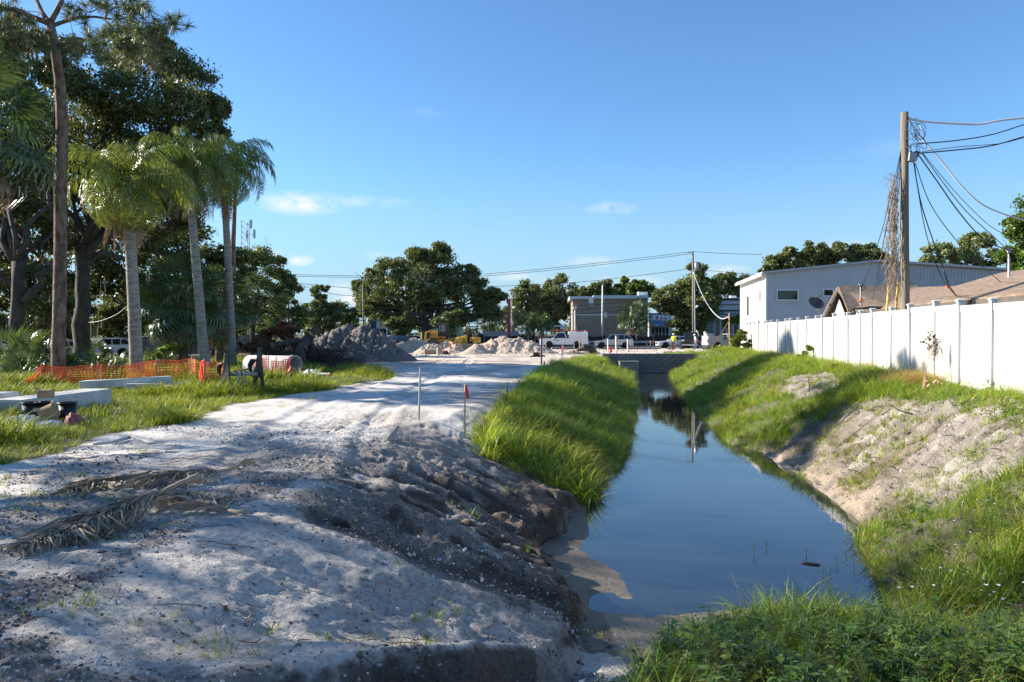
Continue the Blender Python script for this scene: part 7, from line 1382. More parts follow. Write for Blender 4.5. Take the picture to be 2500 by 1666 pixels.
def debris():
    cw = M('white_concrete', (.42, .415, .39), (.60, .595, .57), scale=2.2, rough=.8, bump=.4, bscale=12); gm = M('grey_and_shaded_concrete', (.34, .36, .37), (.42, .44, .45), scale=3, rough=.8)
    card = M('cardboard', (.33, .22, .13), (.40, .28, .17), scale=5, rough=.9); tarp = M('white_tarp', (.60, .60, .57), (.70, .70, .68), scale=6, rough=.6); redb = M('red_bag', (.38, .10, .095), (.46, .15, .13), scale=5, rough=.6)
    b = Vector((-10.25, 14.9, H(-10.25, 14.9))); t = thing('concrete_beam', 'near white concrete beam stencilled with dark letters, lying beside the pots', 'beam', b, -.06)
    q = MB(); q.prism([(-.38, -.05), (.38, -.05), (.36, .35), (.33, .38), (-.33, .38), (-.36, .35)], 0, 3.0, 'y'); q.build('body', cw, t); q = MB(); q.box((0, -.012, .16), (.72, .02, .36)); q.build('shaded_end_face', gm, t); text('IST', .2, M('stencil', (.04, .045, .05), rough=.8), t, FACE((.385, .28, .17), (0, 1, 0), (0, 0, 1)))  # grey plate over the near end: its shade is put into the colour
    box_at('concrete_block', 'pale concrete block end at the left edge behind the near beam', 'block', (-11.35, 15.4, H(-11.35, 15.4)), (.7, 2.0, .40), (0, 0, -.04), cw)
    box_at('concrete_beam', 'long white concrete beam resting tilted in the far grass', 'beam', (-11.3, 21.6, H(-11.3, 21.6) + .08), (2.45, .42, .24), (0, -.05, .10), cw, .02); box_at('concrete_beam', 'low grey concrete beam under the tilted white one', 'beam', (-10.35, 21.4, H(-10.3, 21.4)), (1.5, .5, .22), (0, 0, .06), gm, .02)
    box_at('steel_plate', 'dark rusty steel plate in the grass at the left edge', 'plate', (-14.6, 20.6, H(-14.6, 20.6) + .05), (1.3, .8, .10), (.05, 0, .1), M('rust_dark', (.035, .022, .016), (.06, .035, .025), scale=5, rough=.9))
    q = MB(); q.tube([PX(400, 943, 21.2), PX(450, 949, 20.6), PX(505, 958, 20)], [.05, .06, .02], 4); q.single('black_strip', M('black_steel', (.012, .012, .013)), 'long black strip of plastic lying in the grass beyond the near beam', 'strip')
    pot('black pot under the cardboard box, left of the pair', 75, 14.4, .165, .36, 0); pot('black pot under the cardboard box, right of the pair', 108, 14.5, .165, .36, 0); pot('black pot standing alone with soil at its rim', 163, 14.3, .165, .38, 0); pot('black pot with dead plant beside the white bag', 741, 28.5, .17, .34); pot('small black pot in front of the concrete pipe', 686, 28.2, .1, .16)
    z = H(*gx(110, 14.45)[:2]); c = PX(110, 974, 14.45)
    for (nm, cx_, cy_, cz, d, rot, lab) in (('cardboard_box', *PX(111, 972, 14.45), (.28, .24, .16), (0, .0, .5), 'crumpled cardboard box sitting on the pair of black pots'), ('cardboard_box', *PX(125, 1019, 14.0), (.30, .24, .22), (.25, -.45, .4), 'tipped cardboard box leaning between the pots')):
        o = box_at(nm, lab, 'box', (cx_, cy_, cz), d, rot, card, .004); f = MB(); f.box((d[0] * .45, 0, d[2] + .03), (.14, d[1] * .9, .006), Euler((0, -.9, 0)).to_matrix()); fo = f.build('flap', card, o); f = MB(); f.box((-d[0] * .45, 0, d[2] + .02), (.14, d[1] * .9, .006), Euler((0, .6, 0)).to_matrix()); f.build('flap', card, o)
    cloth_lump('white_tarp', 'crumpled white tarp on the grass left of the pots', 'tarp', gx(55, 13.9), (.42, .3, .22), 1.0 * .22, 31, tarp); cloth_lump('white_tarp', 'flat folded white tarp in front of the tipped box', 'tarp', gx(122, 13.7), (.28, .2, .14), .16, 33, tarp); cloth_lump('red_bag', 'faded red plastic bag slumped beside the lone pot', 'bag', gx(178, 13.6), (.17, .16, .3), .34, 35, redb)
    cloth_lump('white_bag', 'large crumpled white bag near the concrete pipe mouth', 'bag', gx(760, 28), (.45, .35, .3), .42, 37, tarp); q = MB(); q.tube([PX(775, 914, 27.6), PX(806, 914, 27.4)], .05, 8); t = q.single('pipe_length', M('pale_pipe', (.5, .52, .5), rough=.5), 'pale pipe with a red end beside the white bag', 'pipe'); q = MB(); c = PX(806.5, 914, 27.4) - t.location; q.ball(c, .06); q.build('end_cap', M('flag_red', (.62, .045, .055)), t)
    # white split branch lengths
    for (pts, lab) in (([(43, 1052), (60, 1047), (90, 1049), (115, 1050), (127, 1046)], 'pale bent stick lying on the dark mound below the tarp'), ([(225, 1078), (270, 1076), (310, 1066), (330, 1066), (360, 1074), (400, 1076)], 'long pale stick at the edge of the grass and sand')):
        q = MB(); P = []
        for (x, y) in pts: Y = 1800 * (EYE - 1.42) / (y - 813); P.append(Vector(((x - 1250) / F * Y, Y, H((x - 1250) / F * Y, Y) + .035)))
        q.tube(P, [.028] * (len(P) - 1) + [.018], 6); q.single('pale_stick', M('bleached_wood', (.46, .46, .42), (.54, .54, .50), rough=.8), lab, 'stick', smooth=True)
    # concrete pipe
    a = Vector(gx(608, 30.5)); bq = Vector(gx(722, 29.6)); t = thing('concrete_pipe', 'large concrete drain pipe section lying by the debris pile', 'pipe', (a + bq) / 2); q = MB(); d = (bq - a).normalized(); L = (bq - a).length; ax = math.atan2(d.y, d.x); R1 = .40
    q.lathe([(R1 * .80, 0), (R1, 0), (R1, L - .25), (R1 * 1.08, L - .2), (R1 * 1.08, L), (R1 * .92, L), (R1 * .88, L - .1), (R1 * .80, L - .14), (R1 * .80, 0)], (-L / 2, 0, R1 * 1.05), 28, 'x', caps=False); o = q.build('barrel', M('pipe_concrete', (.26, .265, .275), (.33, .335, .345), scale=3, rough=.85), t, True, fixn=False); t.rotation_euler = (0, 0, ax)
    box_at('timber_baulk', 'thick timber baulk lying in front of the concrete pipe', 'timber', gx(666, 27.6), (.95, .25, .2), (0, 0, .05), M('old_timber', (.24, .19, .13), (.32, .26, .19), scale=5, rough=.9))
    # red valve
    b = Vector(gx(710, 27.6)); t = thing('hydrant', 'red hydrant fitting lying in the grass by the concrete pipe', 'hydrant', b, 0); rm = M('hydrant_red', (.48, .035, .03), (.55, .06, .045), scale=4, rough=.5); q = MB(); q.lathe([(.11, 0), (.11, .05), (.085, .06), (.08, .2), (.10, .22), (.10, .25), (.07, .3), (.03, .34), (.025, .4), (.01, .41)], (0, 0, 0), 16); q.build('body', rm, t, True)
    for a2 in (0, PI, PI / 2): q = MB(); q.tube([(0, 0, .14), (math.cos(a2) * .15, -abs(math.sin(a2)) * .15, .14)], .055, 10); q.tube([(math.cos(a2) * .15, -abs(math.sin(a2)) * .15, .14), (math.cos(a2) * .19, -abs(math.sin(a2)) * .19, .14)], .07, 6); q.build('outlet', rm, t)
    t.scale = (1.15,) * 3
    # ---- stump and log pile
    rg = np.random.default_rng(9); lm = M('dark_log', (.055, .042, .034), (.12, .09, .07), scale=6, rough=.95, bump=1, bscale=18, stretch=(1, 1, 1)); cut = M('cut_wood', (.42, .22, .08), (.52, .30, .13), scale=8, rough=.85)
    logs = [((715, 850, 37), (775, 800, 37.5), .20, 'thick dark log crossing the top of the debris pile'), ((740, 840, 36.5), (760, 815, 36.4), .22, 'short log with orange cut end at the top of the debris pile'), ((665, 845, 36), (730, 830, 37), .16, 'log sticking out left over the dead brush'), ((735, 885, 35.5), (748, 835, 36), .24, 'upright stump in the middle of the debris pile'), ((728, 868, 35.2), (745, 850, 35.6), .17, 'broken stump with pale splintered top'), ((742, 890, 35), (735, 858, 35.4), .13, 'curved log hanging out over the pipe mouth'), ((765, 880, 36), (760, 842, 36.4), .2, 'dark stump right of the curved log'), ((780, 870, 36), (850, 855, 36), .1, 'long dark root leaning right in the debris pile'), ((680, 880, 36), (720, 862, 36.5), .14, 'log half buried at the left foot of the pile'), ((775, 895, 35), (850, 885, 35.5), .13, 'log lying along the right foot of the pile'), ((760, 900, 34.6), (780, 893, 34.8), .13, 'split log with orange broken face at the pile foot'), ((700, 838, 36.8), (706, 848, 36.3), .13, 'small log with bright cut end at the left of the pile')]
    for i, (a, b2, r, lab) in enumerate(logs):
        A, Bv = PX(*a), PX(*b2); t = thing('log', lab, 'log', A, 0, 'logs in the debris pile'); q = MB(); mid = A.lerp(Bv, .5) + Vector(tuple(rg.normal(size=3) * r * .5)); q.tube([A, A.lerp(mid, .6), mid, mid.lerp(Bv, .6), Bv], [r * 1.12, r, r * .95, r * .9, r * .82], 10); q.build('trunk', lm, t, True, w=True)
        d = (Bv - A).normalized(); q = MB(); q.tube([Bv - d * .02, Bv + d * .015], r * .80, 10); q.build('cut_end', cut if i in (1, 2, 4, 5, 10, 11) else lm, t, w=True); q = MB(); q.tube([A + d * .02, A - d * .015], r * 1.08, 10); q.build('cut_end', cut if i in (2, 10) else lm, t, w=True)
    heap('debris_mound', 'dark mound of earth and roots under the log pile', [(*at(745, 37.6), 1.35, 1.7), (*at(700, 38), 1.1, 1.5), (*at(800, 37.2), .95, 1.6), (*at(850, 36.6), .5, 1.1)], M('dark_humus', (.035, .028, .023), (.08, .062, .05), scale=8, rough=.95, bump=1.4), 0, 920, .5, n=80)
    def twigs(name, label, zone, n, seed, mat, rr, ln):
        q = MB(); rg = np.random.default_rng(seed)
        for k in range(n):
            x, y, Y = zone[rg.integers(len(zone))]; p = PX(x + rg.normal() * 16, y + rg.normal() * 10, Y + rg.normal() * .5); d = Vector(tuple(rg.normal(size=3) * (1, .6, .55))).normalized() * ln * rg.uniform(.4, 1.3); q.tube([p, p + d * .5 + Vector(tuple(rg.normal(size=3) * .08)), p + d], [rr, rr * .7, rr * .3], 4, caps=False)
        o = q.single(name, mat, label, 'brush'); o['kind'] = 'stuff'; return o
    twigs('brush_tangle', 'dark tangle of roots and twigs spilling from the debris pile', [(700, 870, 36), (660, 860, 36.5), (780, 880, 35.8), (820, 880, 35.5), (850, 888, 35.3), (740, 860, 36.4), (640, 850, 37), (800, 860, 36), (860, 900, 34.6)], 520, 41, M('twig_dark', (.05, .036, .028), (.10, .07, .055), scale=5, rough=.95), .018, .9)
    # dead red-brown brush: twigs and leaves
    t = thing('dead_brush', 'heap of dead reddish-brown leafy branches behind the logs', 'brush', gx(670, 40)); rg = np.random.default_rng(12); lob = L_([(690, 800, 26), (660, 815, 24, .5), (715, 815, 22, -.5), (640, 830, 22), (675, 840, 28, .8), (625, 845, 18), (705, 840, 22), (600, 850, 16)], 40); q = MB(); c0 = Vector(gx(670, 40))
    for (c, r) in lob:
        for k in range(7): limb(q, c0 + Vector(tuple(rg.normal(size=3) * (.8, .5, .1))), Vector(c) + Vector(tuple(rg.normal(size=3) * .4)), .03, .008, rg, .08, 4, 5)
    q.build('branches', M('twig_dark', (.05, .036, .028)), t, w=True); C, T = lobes_leaves(rg, lob, 1500, .12, 9); P, Fc, col = leaf_cards(rg, C, .13, tint=T); link('dead_leaves', fast_mesh('dead_leaves', P - np.array(c0), Fc, [M('dead_leaf', (.13, .055, .038), (.24, .11, .075), scale=1.5, rough=.8, attr='Col', trans=.15)], False, {'Col': col}), t)
debris()
# shrubs at the fence end and along the vinyl fence
def shrubs():
    for i, (px, Y, lst, sz, lab, n) in enumerate([(1800, 47, [(1800, 828, 18), (1812, 815, 14), (1790, 840, 16), (1822, 838, 14)], .10, 'tall yellow-green weeds at the far end of the white fence', 1300), (1975, 30.5, [(1968, 865, 14), (1975, 850, 10), (1958, 878, 16)], .07, 'bushy weed clump climbing the white fence near the shadow', 900), (2350, 16.6, [(2352, 915, 12), (2348, 940, 14), (2356, 955, 10), (2350, 900, 8)], .05, 'green vine climbing the white fence at the right', 700), (1900, 40, [(1905, 858, 12), (1890, 862, 10), (1920, 870, 12)], .08, 'low bushy weeds at the foot of the far fence panels', 700), (2090, 24, [(2060, 900, 14), (2085, 905, 14), (2035, 893, 12), (2110, 915, 12)], .06, 'dark green broadleaf weeds below the shaded panels', 900), (2240, 17.5, [(2215, 965, 14), (2250, 950, 14), (2195, 985, 10)], .055, 'broadleaf weed patch above the sand bank', 700), (2470, 15, [(2450, 985, 22), (2490, 1000, 20), (2480, 1040, 24), (2440, 1020, 14)], .05, 'bright leafy weeds at the right edge above the bare sand', 900), (410, 33, [(400, 855, 14), (420, 848, 14), (385, 868, 10)], .09, 'pale green shrub under the bushy fan palm', 800)]):
        b = gx(px, Y); rg = np.random.default_rng(800 + i); t = thing('shrub', lab, 'shrub', b, 0, None); q = MB(); lob = L_(lst, Y)
        for (c, r) in lob:
            for k in range(4): limb(q, Vector(b), Vector(c) + Vector(tuple(rg.normal(size=3) * np.array(r) * .5)), .008, .003, rg, .06, 4, 5)
        q.build('stems', M('green_stem', (.08, .10, .03), rough=.7), t, w=True); C, T = lobes_leaves(rg, lob, n, sz, 8, .1); P, Fc, col = leaf_cards(rg, C, sz, tint=T, aspect=.6); link('leaves', fast_mesh('leaves', P - np.array(b), Fc, [M('weed_leaf', (.13, .20, .03), (.20, .27, .05), scale=1, rough=.45, trans=.35, attr='Col', rnd=.1, tcol=(1.2, 1.15, .6))], False, {'Col': col}), t)
    # dead vine strands on a fence post
    q = MB(); rg = np.random.default_rng(17)
    for k in range(46):
        x0, y0 = 2283 + rg.normal() * 5, 820 + rg.uniform(0, 40); P = [PX(x0, y0, 17.05)]
        for j in range(4): P.append(P[-1] + Vector((rg.normal() * .05, rg.normal() * .02, -rg.uniform(.02, .16))))
        q.tube(P, .004, 4, caps=False)
    for k in range(40): p = PX(2272 + rg.normal() * 12, 832 + rg.normal() * 12, 17.0); q.add([p, p + Vector((.04, 0, .01)), p + Vector((.05, 0, -.03)), p + Vector((.01, 0, -.04))], [(0, 1, 2, 3)])
    for (x0, x1) in ((2265, 2275), (2300, 2290), (2258, 2270)): q.tube([PX(x0, 930, 16.9), PX((x0 + x1) / 2 - 8, 890, 17), PX(x1, 850, 17)], .005, 4)
    o = q.single('dead_vine', vine_dry, 'dead vine clinging to a fence post above the dry grass', 'vine'); o['kind'] = 'stuff'
shrubs()
# ---------------------------------------------------------------- foreground
_gx = np.arange(-8, 3.5, .04); _gy = np.arange(3.4, 14.5, .04); _gz = hgt(*np.meshgrid(_gx, _gy))
def HF(x, y):
    i = min(max(int(round((x + 8) / .04)), 0), len(_gx) - 1); j = min(max(int(round((y - 3.4) / .04)), 0), len(_gy) - 1); return float(_gz[j, i])
def gnd(px, py):
    Y = 1.7 * F / (py - 813)
    for k in range(6): Y = .5 * Y + .5 * (EYE - HF((px - 1250) / F * Y, Y)) * F / (py - 813)
    return ((px - 1250) / F * Y, Y)
def dead_frond(label, path, raised, seed, nl=90, ll=.42, boot=True):
    """fallen feather frond: rachis polyline (x, y) on the ground, leaflets splayed and sagging to it"""
    rg = np.random.default_rng(seed); P = []; n = 40; path = [np.array(p) for p in path]; seg = [np.linalg.norm(path[i + 1] - path[i]) for i in range(len(path) - 1)]; tot = sum(seg)
    for i in range(n + 1):
        s = tot * i / n; k = 0
        while k < len(seg) - 1 and s > seg[k]: s -= seg[k]; k += 1
        p = path[k] + (path[k + 1] - path[k]) * min(1, s / seg[k]); P.append((p[0], p[1], HF(p[0], p[1]) + .02 + np.interp(i / n, [q[0] for q in raised], [q[1] for q in raised])))
    b = Vector(P[0]); t = thing('dead_palm_frond', label, 'palm frond', b); q = MB(); rs = [(.040 if boot and i < 3 else .021 if i < 8 else .012) * (1 - .7 * i / n) + .003 for i in range(n + 1)]; q.tube([Vector(p) for p in P], rs, 6); q.build('rachis', M('frond_stalk', (.30, .225, .14), (.42, .33, .22), scale=6, rough=.75), t, True, w=True)
    V = []; Fc = []; C = []; st = int(n * .22)
    for j in range(nl * 2):
        s = -1 if j % 2 else 1; u = st + (n - st - 1) * rg.uniform() ; i = int(u); p = np.array(P[i]) + (np.array(P[i + 1]) - np.array(P[i])) * (u - i); d = np.array(P[i + 1]) - np.array(P[i]); d /= np.linalg.norm(d); side = np.array([-d[1], d[0], 0]) * s; l = ll * rg.uniform(.45, 1.35) * (1 - .5 * (u / n) ** 4); a = rg.uniform(.1, 1.25); dirv = side * math.sin(a) + d * math.cos(a); c = rg.uniform(.55, 1.35); wd = rg.uniform(.006, .012); k = len(V); w = np.cross(dirv, (0, 0, 1)); w /= np.linalg.norm(w); twist = rg.uniform(-.012, .012)
        for m in range(6):
            tt = m / 5; x = p + dirv * l * tt + np.array([rg.normal() * .02 * tt * 1.5, rg.normal() * .02 * tt * 1.5, 0]); g = HF(x[0], x[1]) + .012; zz = p[2] + (.05 * math.sin(PI * tt) + rg.uniform(0, .015)) - (p[2] - g) * tt ** 1.6; x[2] = max(zz, g); ww = wd * (1 - .8 * tt); V += [x - w * ww + (0, 0, twist), x + w * ww - (0, 0, twist)]; C += [(c, c * .97, c * .92)] * 2
        for m in range(5): kk = k + 2 * m; Fc.append((kk, kk + 1, kk + 3, kk + 2))
    o = link('leaflets', fast_mesh('leaflets', np.array(V) - np.array(b), Fc, [M('dry_leaflet', (.22, .175, .135), (.38, .32, .25), scale=3, rough=.8, attr='Col')], True, {'Col': np.array(C)}), t); return t
dead_frond('dry palm frond with long bare pale stalk pointing right, lying across the sand', [gnd(*q) for q in ((618, 1150), (520, 1170), (420, 1186), (330, 1184), (250, 1192), (178, 1208))], [(0, .10), (.2, .05), (.4, .10), (.6, .07), (1, .0)], 51, 120, .42)
dead_frond('grey dead palm frond with raised stalk base, nearest the camera on the sand', [gnd(*q) for q in ((487, 1240), (440, 1246), (340, 1262), (240, 1290), (140, 1325), (50, 1358))], [(0, .30), (.12, .24), (.3, .12), (.6, .07), (1, .01)], 52, 190, .36)
dead_frond('flattened brown palm frond lying between the two larger ones', [gnd(*q) for q in ((600, 1262), (530, 1252), (460, 1236), (400, 1222))], [(0, .02), (1, .01)], 53, 60, .40, False)
def stick(label, pts, r, mat, name='stick', group=None, cat='stick'):
    P = [Vector((x, y, H(x, y) + r * .8 + dz)) for (x, y, dz) in pts]; q = MB(); q.tube(P, [r * (1 - .6 * i / (len(P) - 1)) for i in range(len(P))], 6); return q.single(name, mat, label, cat, group, True)
def litter():
    dk = M('dark_stick', (.055, .042, .034), (.11, .085, .068), scale=8, rough=.9); gy = M('grey_stick', (.17, .145, .12), (.25, .215, .18), scale=8, rough=.9); pl = M('old_plank', (.30, .26, .22), (.38, .34, .29), scale=6, rough=.9)
    # weathered board jutting from the bank
    q = MB(); a = Vector((-2.05, 12.1, H(-2.05, 12.1) + .02)); b = Vector((-1.95, 12.6, H(-1.95, 12.6) + .22)); q.tube([a, b], .04, 4); q.single('board_stub', pl, 'short weathered board jutting out of the bare bank', 'board')
    rg = np.random.default_rng(61)
    for k in range(16):
        x = rg.uniform(6.8, 9.4); y = rg.uniform(12.5, 18.5); a = rg.uniform(-.6, .9); l = rg.uniform(.3, .9); pts = [(x + l * t * math.cos(a), y + l * t * math.sin(a) + .06 * rg.normal(), .03 + .12 * rg.uniform() * (k % 3 == 0) * t) for t in (0, .35, .7, 1)]; stick('%s %s stick on the %s %s part of the right sand bank' % ('long' if l > .6 else 'short', 'dark' if k % 3 else 'grey', 'lower' if x < 7.6 else ('middle' if x < 8.5 else 'upper'), 'near' if y < 14.5 else ('central' if y < 16.5 else 'far')), pts, rg.uniform(.008, .018), dk if k % 3 else gy, group='sticks on the right sand bank')
    stick('thick dark stick with crooked tip standing up from the right sand bank', [(8.2, 15.0, 0), (8.0, 15.2, .12), (7.9, 15.3, .3), (7.85, 15.5, .42)], .02, dk); stick('forked dark twig on the upper patch of bare sand', [(8.7, 21.6, 0), (8.8, 21.8, .14), (8.85, 22.0, .34)], .018, dk)
    stick('bundle of long brown roots lying under the fence grass', [(9.0, 14.0, .03), (9.3, 13.6, .05), (9.6, 13.0, .03), (9.8, 12.4, .05)], .03, dk)
    q = MB(); c = Vector((9.35, 16.4, H(9.35, 16.4))); rr = random.Random(3)
    for k in range(7): q.box(c + Vector((rr.uniform(-.12, .2), rr.uniform(-.06, .06), .06 + .03 * k * .5)), (.08, .05, .10), Euler((rr.random(), rr.random(), rr.random())).to_matrix())
    q.tube([c + Vector((-.18, 0, 0)), c + Vector((-.16, 0, .28))], [.045, .02], 5); q.single('split_stump', M('rotten_wood', (.36, .22, .12), (.46, .30, .18), scale=7, rough=.9), 'orange rotten split stump at the top of the right sand bank', 'stump')
    q = MB(); c = PX(1982, 1380, 5580 / (1380 - 813)); q.ball((c.x, c.y, .012), (.13, .022, .016), 12, 6); o = q.single('floating_leaf', M('floating_dark', (.04, .035, .03), rough=.4), 'dark slender leaf floating on the water', 'leaf', smooth=True); o.rotation_euler = (0, 0, -.45)
    tw = MB()
    for k in range(110):
        y = 4.3 + 9 * rg.uniform() ** 1.4; x = rg.uniform(-.62 * y, -.06 * y); a = rg.uniform(0, PI); l = rg.uniform(.08, .38); tw.tube([Vector((x + l * t * math.cos(a), y + l * t * math.sin(a), HF(x + l * t * math.cos(a), y + l * t * math.sin(a)) + .012 + .02 * rg.uniform())) for t in (0, .4, .75, 1)], rg.uniform(.002, .004), 4, k % 2)
    o = tw.single('twig_litter', [dk, M('rust_twig', (.16, .075, .045), (.22, .11, .07), rough=.9)], 'small dry twigs scattered over the foreground sand', 'twigs'); o['kind'] = 'stuff'
    # stems standing in the shallow water
    for k, (px, yb, yt) in enumerate([(1840, 1355, 1325), (1870, 1340, 1318), (2010, 1435, 1380), (2027, 1437, 1384), (1968, 1358, 1338), (2043, 1380, 1355), (2085, 1372, 1330), (2065, 1350, 1310)]):
        Y = 5580 / (yb - 813); q = MB(); b = Vector(((px - 1250) / F * Y, Y, -.05)); T = PX(px + 3, yt, Y); q.tube([b, b.lerp(T, .5) + Vector((.01, 0, 0)), T], [.005, .004, .002], 4)
        for j in range(3): m = b.lerp(T, .5 + .15 * j); q.tube([m, m + Vector((.05 * (-1) ** j, 0, .03))], [.003, .0015], 4)
        q.single('water_stem', M('green_stem', (.08, .10, .03)), 'thin plant stem poking out of the ditch water', 'stem', 'stems in the water')
litter()
def weed_mesh(seed, h, nleaf, ll, lw, flower=False):
    rg = np.random.default_rng(seed); V = []; Fc = []; C = []; mi = []
    def strip(p, q, w, col, m=0):
        d = np.array(q) - np.array(p); s = np.cross(d, (0.3, .2, 1)); s = s / max(np.linalg.norm(s), 1e-6) * w; k = len(V); V.extend([np.array(p) - s, np.array(p) + s, np.array(q) + s * .7, np.array(q) - s * .7]); C.extend([col] * 4); Fc.append((k, k + 1, k + 2, k + 3)); mi.append(m)
    ns = rg.integers(2, 4)
    for s in range(ns):
        a0 = rg.uniform(0, 2 * PI); ln = rg.uniform(.1, .45); hh = h * rg.uniform(.65, 1.1); pts = [np.array([math.cos(a0) * ln * hh * t * t, math.sin(a0) * ln * hh * t * t, hh * t]) for t in np.linspace(0, 1, 6)]
        for i in range(5): strip(pts[i], pts[i + 1], .004, (.9, 1, .7))
        for j in range(nleaf):
            t = rg.uniform(.2, 1); i = min(4, int(t * 5)); p = pts[i] + (pts[i + 1] - pts[i]) * (t * 5 - i); a = j * 2.4 + rg.normal() * .3; el = rg.uniform(-.35, .5); d = np.array([math.cos(a) * math.cos(el), math.sin(a) * math.cos(el), math.sin(el)]); l = ll * rg.uniform(.6, 1.2) * (1.1 - .5 * t); w = np.cross(d, (0, 0, 1)); w /= np.linalg.norm(w); k = len(V); c = rg.uniform(.65, 1.3); col = (c * rg.uniform(.9, 1.2), c, c * .9); dn = np.array([0, 0, -1.0]) * l
            V.extend([p + d * l * .08, p + d * l * .45 + w * lw * l + dn * .02, p + d * l * .45 + dn * .07, p + d * l * .45 - w * lw * l + dn * .02, p + d * l * .98 + dn * .22, p + d * l * .75 + w * lw * l * .6 + dn * .08, p + d * l * .75 - w * lw * l * .6 + dn * .08]); C.extend([col] * 7); Fc.extend([(k, k + 1, k + 2, k + 2), (k, k + 2, k + 3, k + 3), (k + 1, k + 5, k + 2, k + 2), (k + 2, k + 6, k + 3, k + 3), (k + 5, k + 4, k + 2, k + 2), (k + 2, k + 4, k + 6, k + 6)]); mi.extend([0] * 6)
        if flower:
            p = pts[-1]; strip(p, p + (0, 0, .07), .002, (.9, 1, .7)); c0 = p + np.array([0, 0, .075])
            for f in range(5): a = f * 1.257; d = np.array([math.cos(a), math.sin(a), .15]); k = len(V); w = np.array([-math.sin(a), math.cos(a), 0]) * .006; V.extend([c0, c0 + d * .009 + w, c0 + d * .018, c0 + d * .009 - w]); C.extend([(1, 1, 1)] * 4); Fc.append((k, k + 1, k + 2, k + 3)); mi.append(1)
    Fq = []
    for f in Fc:
        if f[2] == f[3]: V.append((np.array(V[f[0]]) + np.array(V[f[1]])) / 2); C.append(C[f[0]]); Fq.append((f[0], len(V) - 1, f[1], f[2]))
        else: Fq.append(f)
    return fast_mesh('weed', np.array(V), Fq, [M('weed_leaf_dark', (.085, .15, .030), (.14, .21, .045), scale=2, rough=.42, spec=.45, trans=.33, attr='Col', rnd=.22, tcol=(1.2, 1.15, .6)), M('petal_white', (.78, .78, .76), rough=.6)], False, {'Col': np.array(C)}, mi)
def foreground():
    proto_coll('weed', [weed_mesh(70 + i, .34, 12, .11, .26) for i in range(4)] + [weed_mesh(80, .28, 14, .08, .20), weed_mesh(81, .42, 9, .17, .30), weed_mesh(82, .24, 16, .06, .16)]); proto_coll('flower_weed', [weed_mesh(90 + i, .52, 9, .09, .24, True) for i in range(3)])
    x, y, z, rg = spread_pts(21, 3800, (.3, 8, 3.2, 8.2), lambda x, y: zones(x, y)[3]); put('weeds', 'weed', 7, x, y, z, rg, .32, .75, 'dense leafy green weeds filling the foreground below the water', 'weeds', .15)
    x, y, z, rg = spread_pts(22, 6400, (.3, 8, 3.2, 8.0), lambda x, y: zones(x, y)[3]); put('foreground_grass', 'long_tuft', 5, x, y, z, rg, .22, .62, 'arching grass blades among the foreground weeds', 'grass', .2)
    x, y, z, rg = spread_pts(23, 90, (2.4, 8, 3.6, 9.5), lambda x, y: (zones(x, y)[3] | zones(x, y)[2])); put('flowering_weeds', 'flower_weed', 3, x, y, z, rg, .6, .95, 'tall thin weeds with small white flowers at the lower right', 'weeds', .12)
    x, y, z, rg = spread_pts(24, 1300, (4, 14, 8, 30), lambda x, y: zones(x, y)[2] & (fbm(x * .7, y * .7, 131) > .52), lambda x, y: np.clip(9 / y, .1, 1)); put('bank_weeds', 'weed', 7, x, y, z, rg, .5, 1.0, 'leafy weeds dotted through the right bank grass', 'weeds')
    def rk(x, y): return zones(x, y)[4] & (fbm(x * 1.4, y * 1.4, 133) > .55)
    x, y, z, rg = spread_pts(28, 5200, (5, 10.5, 9.5, 26), rk); put('bank_sprigs', 'lawn_tuft', 5, x, y, z, rg, .25, .75, 'thin grass sprigs creeping over the bare right bank', 'grass', .3)
    q = MB(); tk = M('bank_litter', (.075, .055, .042), (.15, .115, .09), scale=8, rough=.95)
    x, y, z, rg = spread_pts(29, 1500, (5.4, 10, 10, 25.5), lambda x, y: zones(x, y)[4] & (hgt(x, y, False) > .2) & (fbm(x * .9, y * .9, 134) > .44))
    for k in range(min(520, len(x))): a = rg.uniform(0, 6.28); l = rg.uniform(.04, .22); p = Vector((x[k], y[k], z[k] + .012)); e = p + Vector((math.cos(a) * l, math.sin(a) * l * .7, rg.uniform(0, .05))); e.z = max(e.z, z[k] + (e.x - p.x) * .38); q.tube([p, p.lerp(e, .5) + Vector((0, 0, .012)), e], rg.uniform(.003, .008), 4, caps=False)
    o = q.single('bank_litter', tk, 'bark shreds and broken twigs littering the bare right bank', 'litter'); o['kind'] = 'stuff'
    # loose stones and clods
    st = M('shell_gravel', (.40, .37, .34), (.58, .55, .51), scale=9, rough=.9, rnd=.35); cd = M('dark_clod', (.07, .06, .052), (.15, .13, .115), scale=9, rough=.95, rnd=.3)
    def rock(seed, mat): q = MB(); q.ball((0, 0, .3), (1, .8, .55), 7, 5, rough=.25, rng=random.Random(seed)); return q.mesh('stone', mat)
    proto_coll('stone', [rock(i, st) for i in range(3)] + [rock(10 + i, cd) for i in range(3)])
    def keep(x, y): return (hgt(x, y, False) > .1) & ~zones(x, y)[3] & ~zones(x, y)[0] & (x < np.minimum(XL(y) + .1, 2.6) + (y < 7) * 3) 
    def dens(x, y): return np.clip((5.2 / y) ** 1.5, .03, 1) * np.clip(.12 + 1.3 * sstep(.44, .6, fbm(x * .9 + 3, y * .9, 41)), 0, 1)
    x, y, z, rg = spread_pts(25, 150000, (-6.5, 2.6, 3.6, 13.4), keep, dens); n = len(x); sc = .0045 + .013 * rg.uniform(size=n) ** 3 + .018 * (rg.uniform(size=n) < .02); kind = np.where(rg.uniform(size=n) < .42, rg.integers(0, 3, n), rg.integers(3, 6, n))
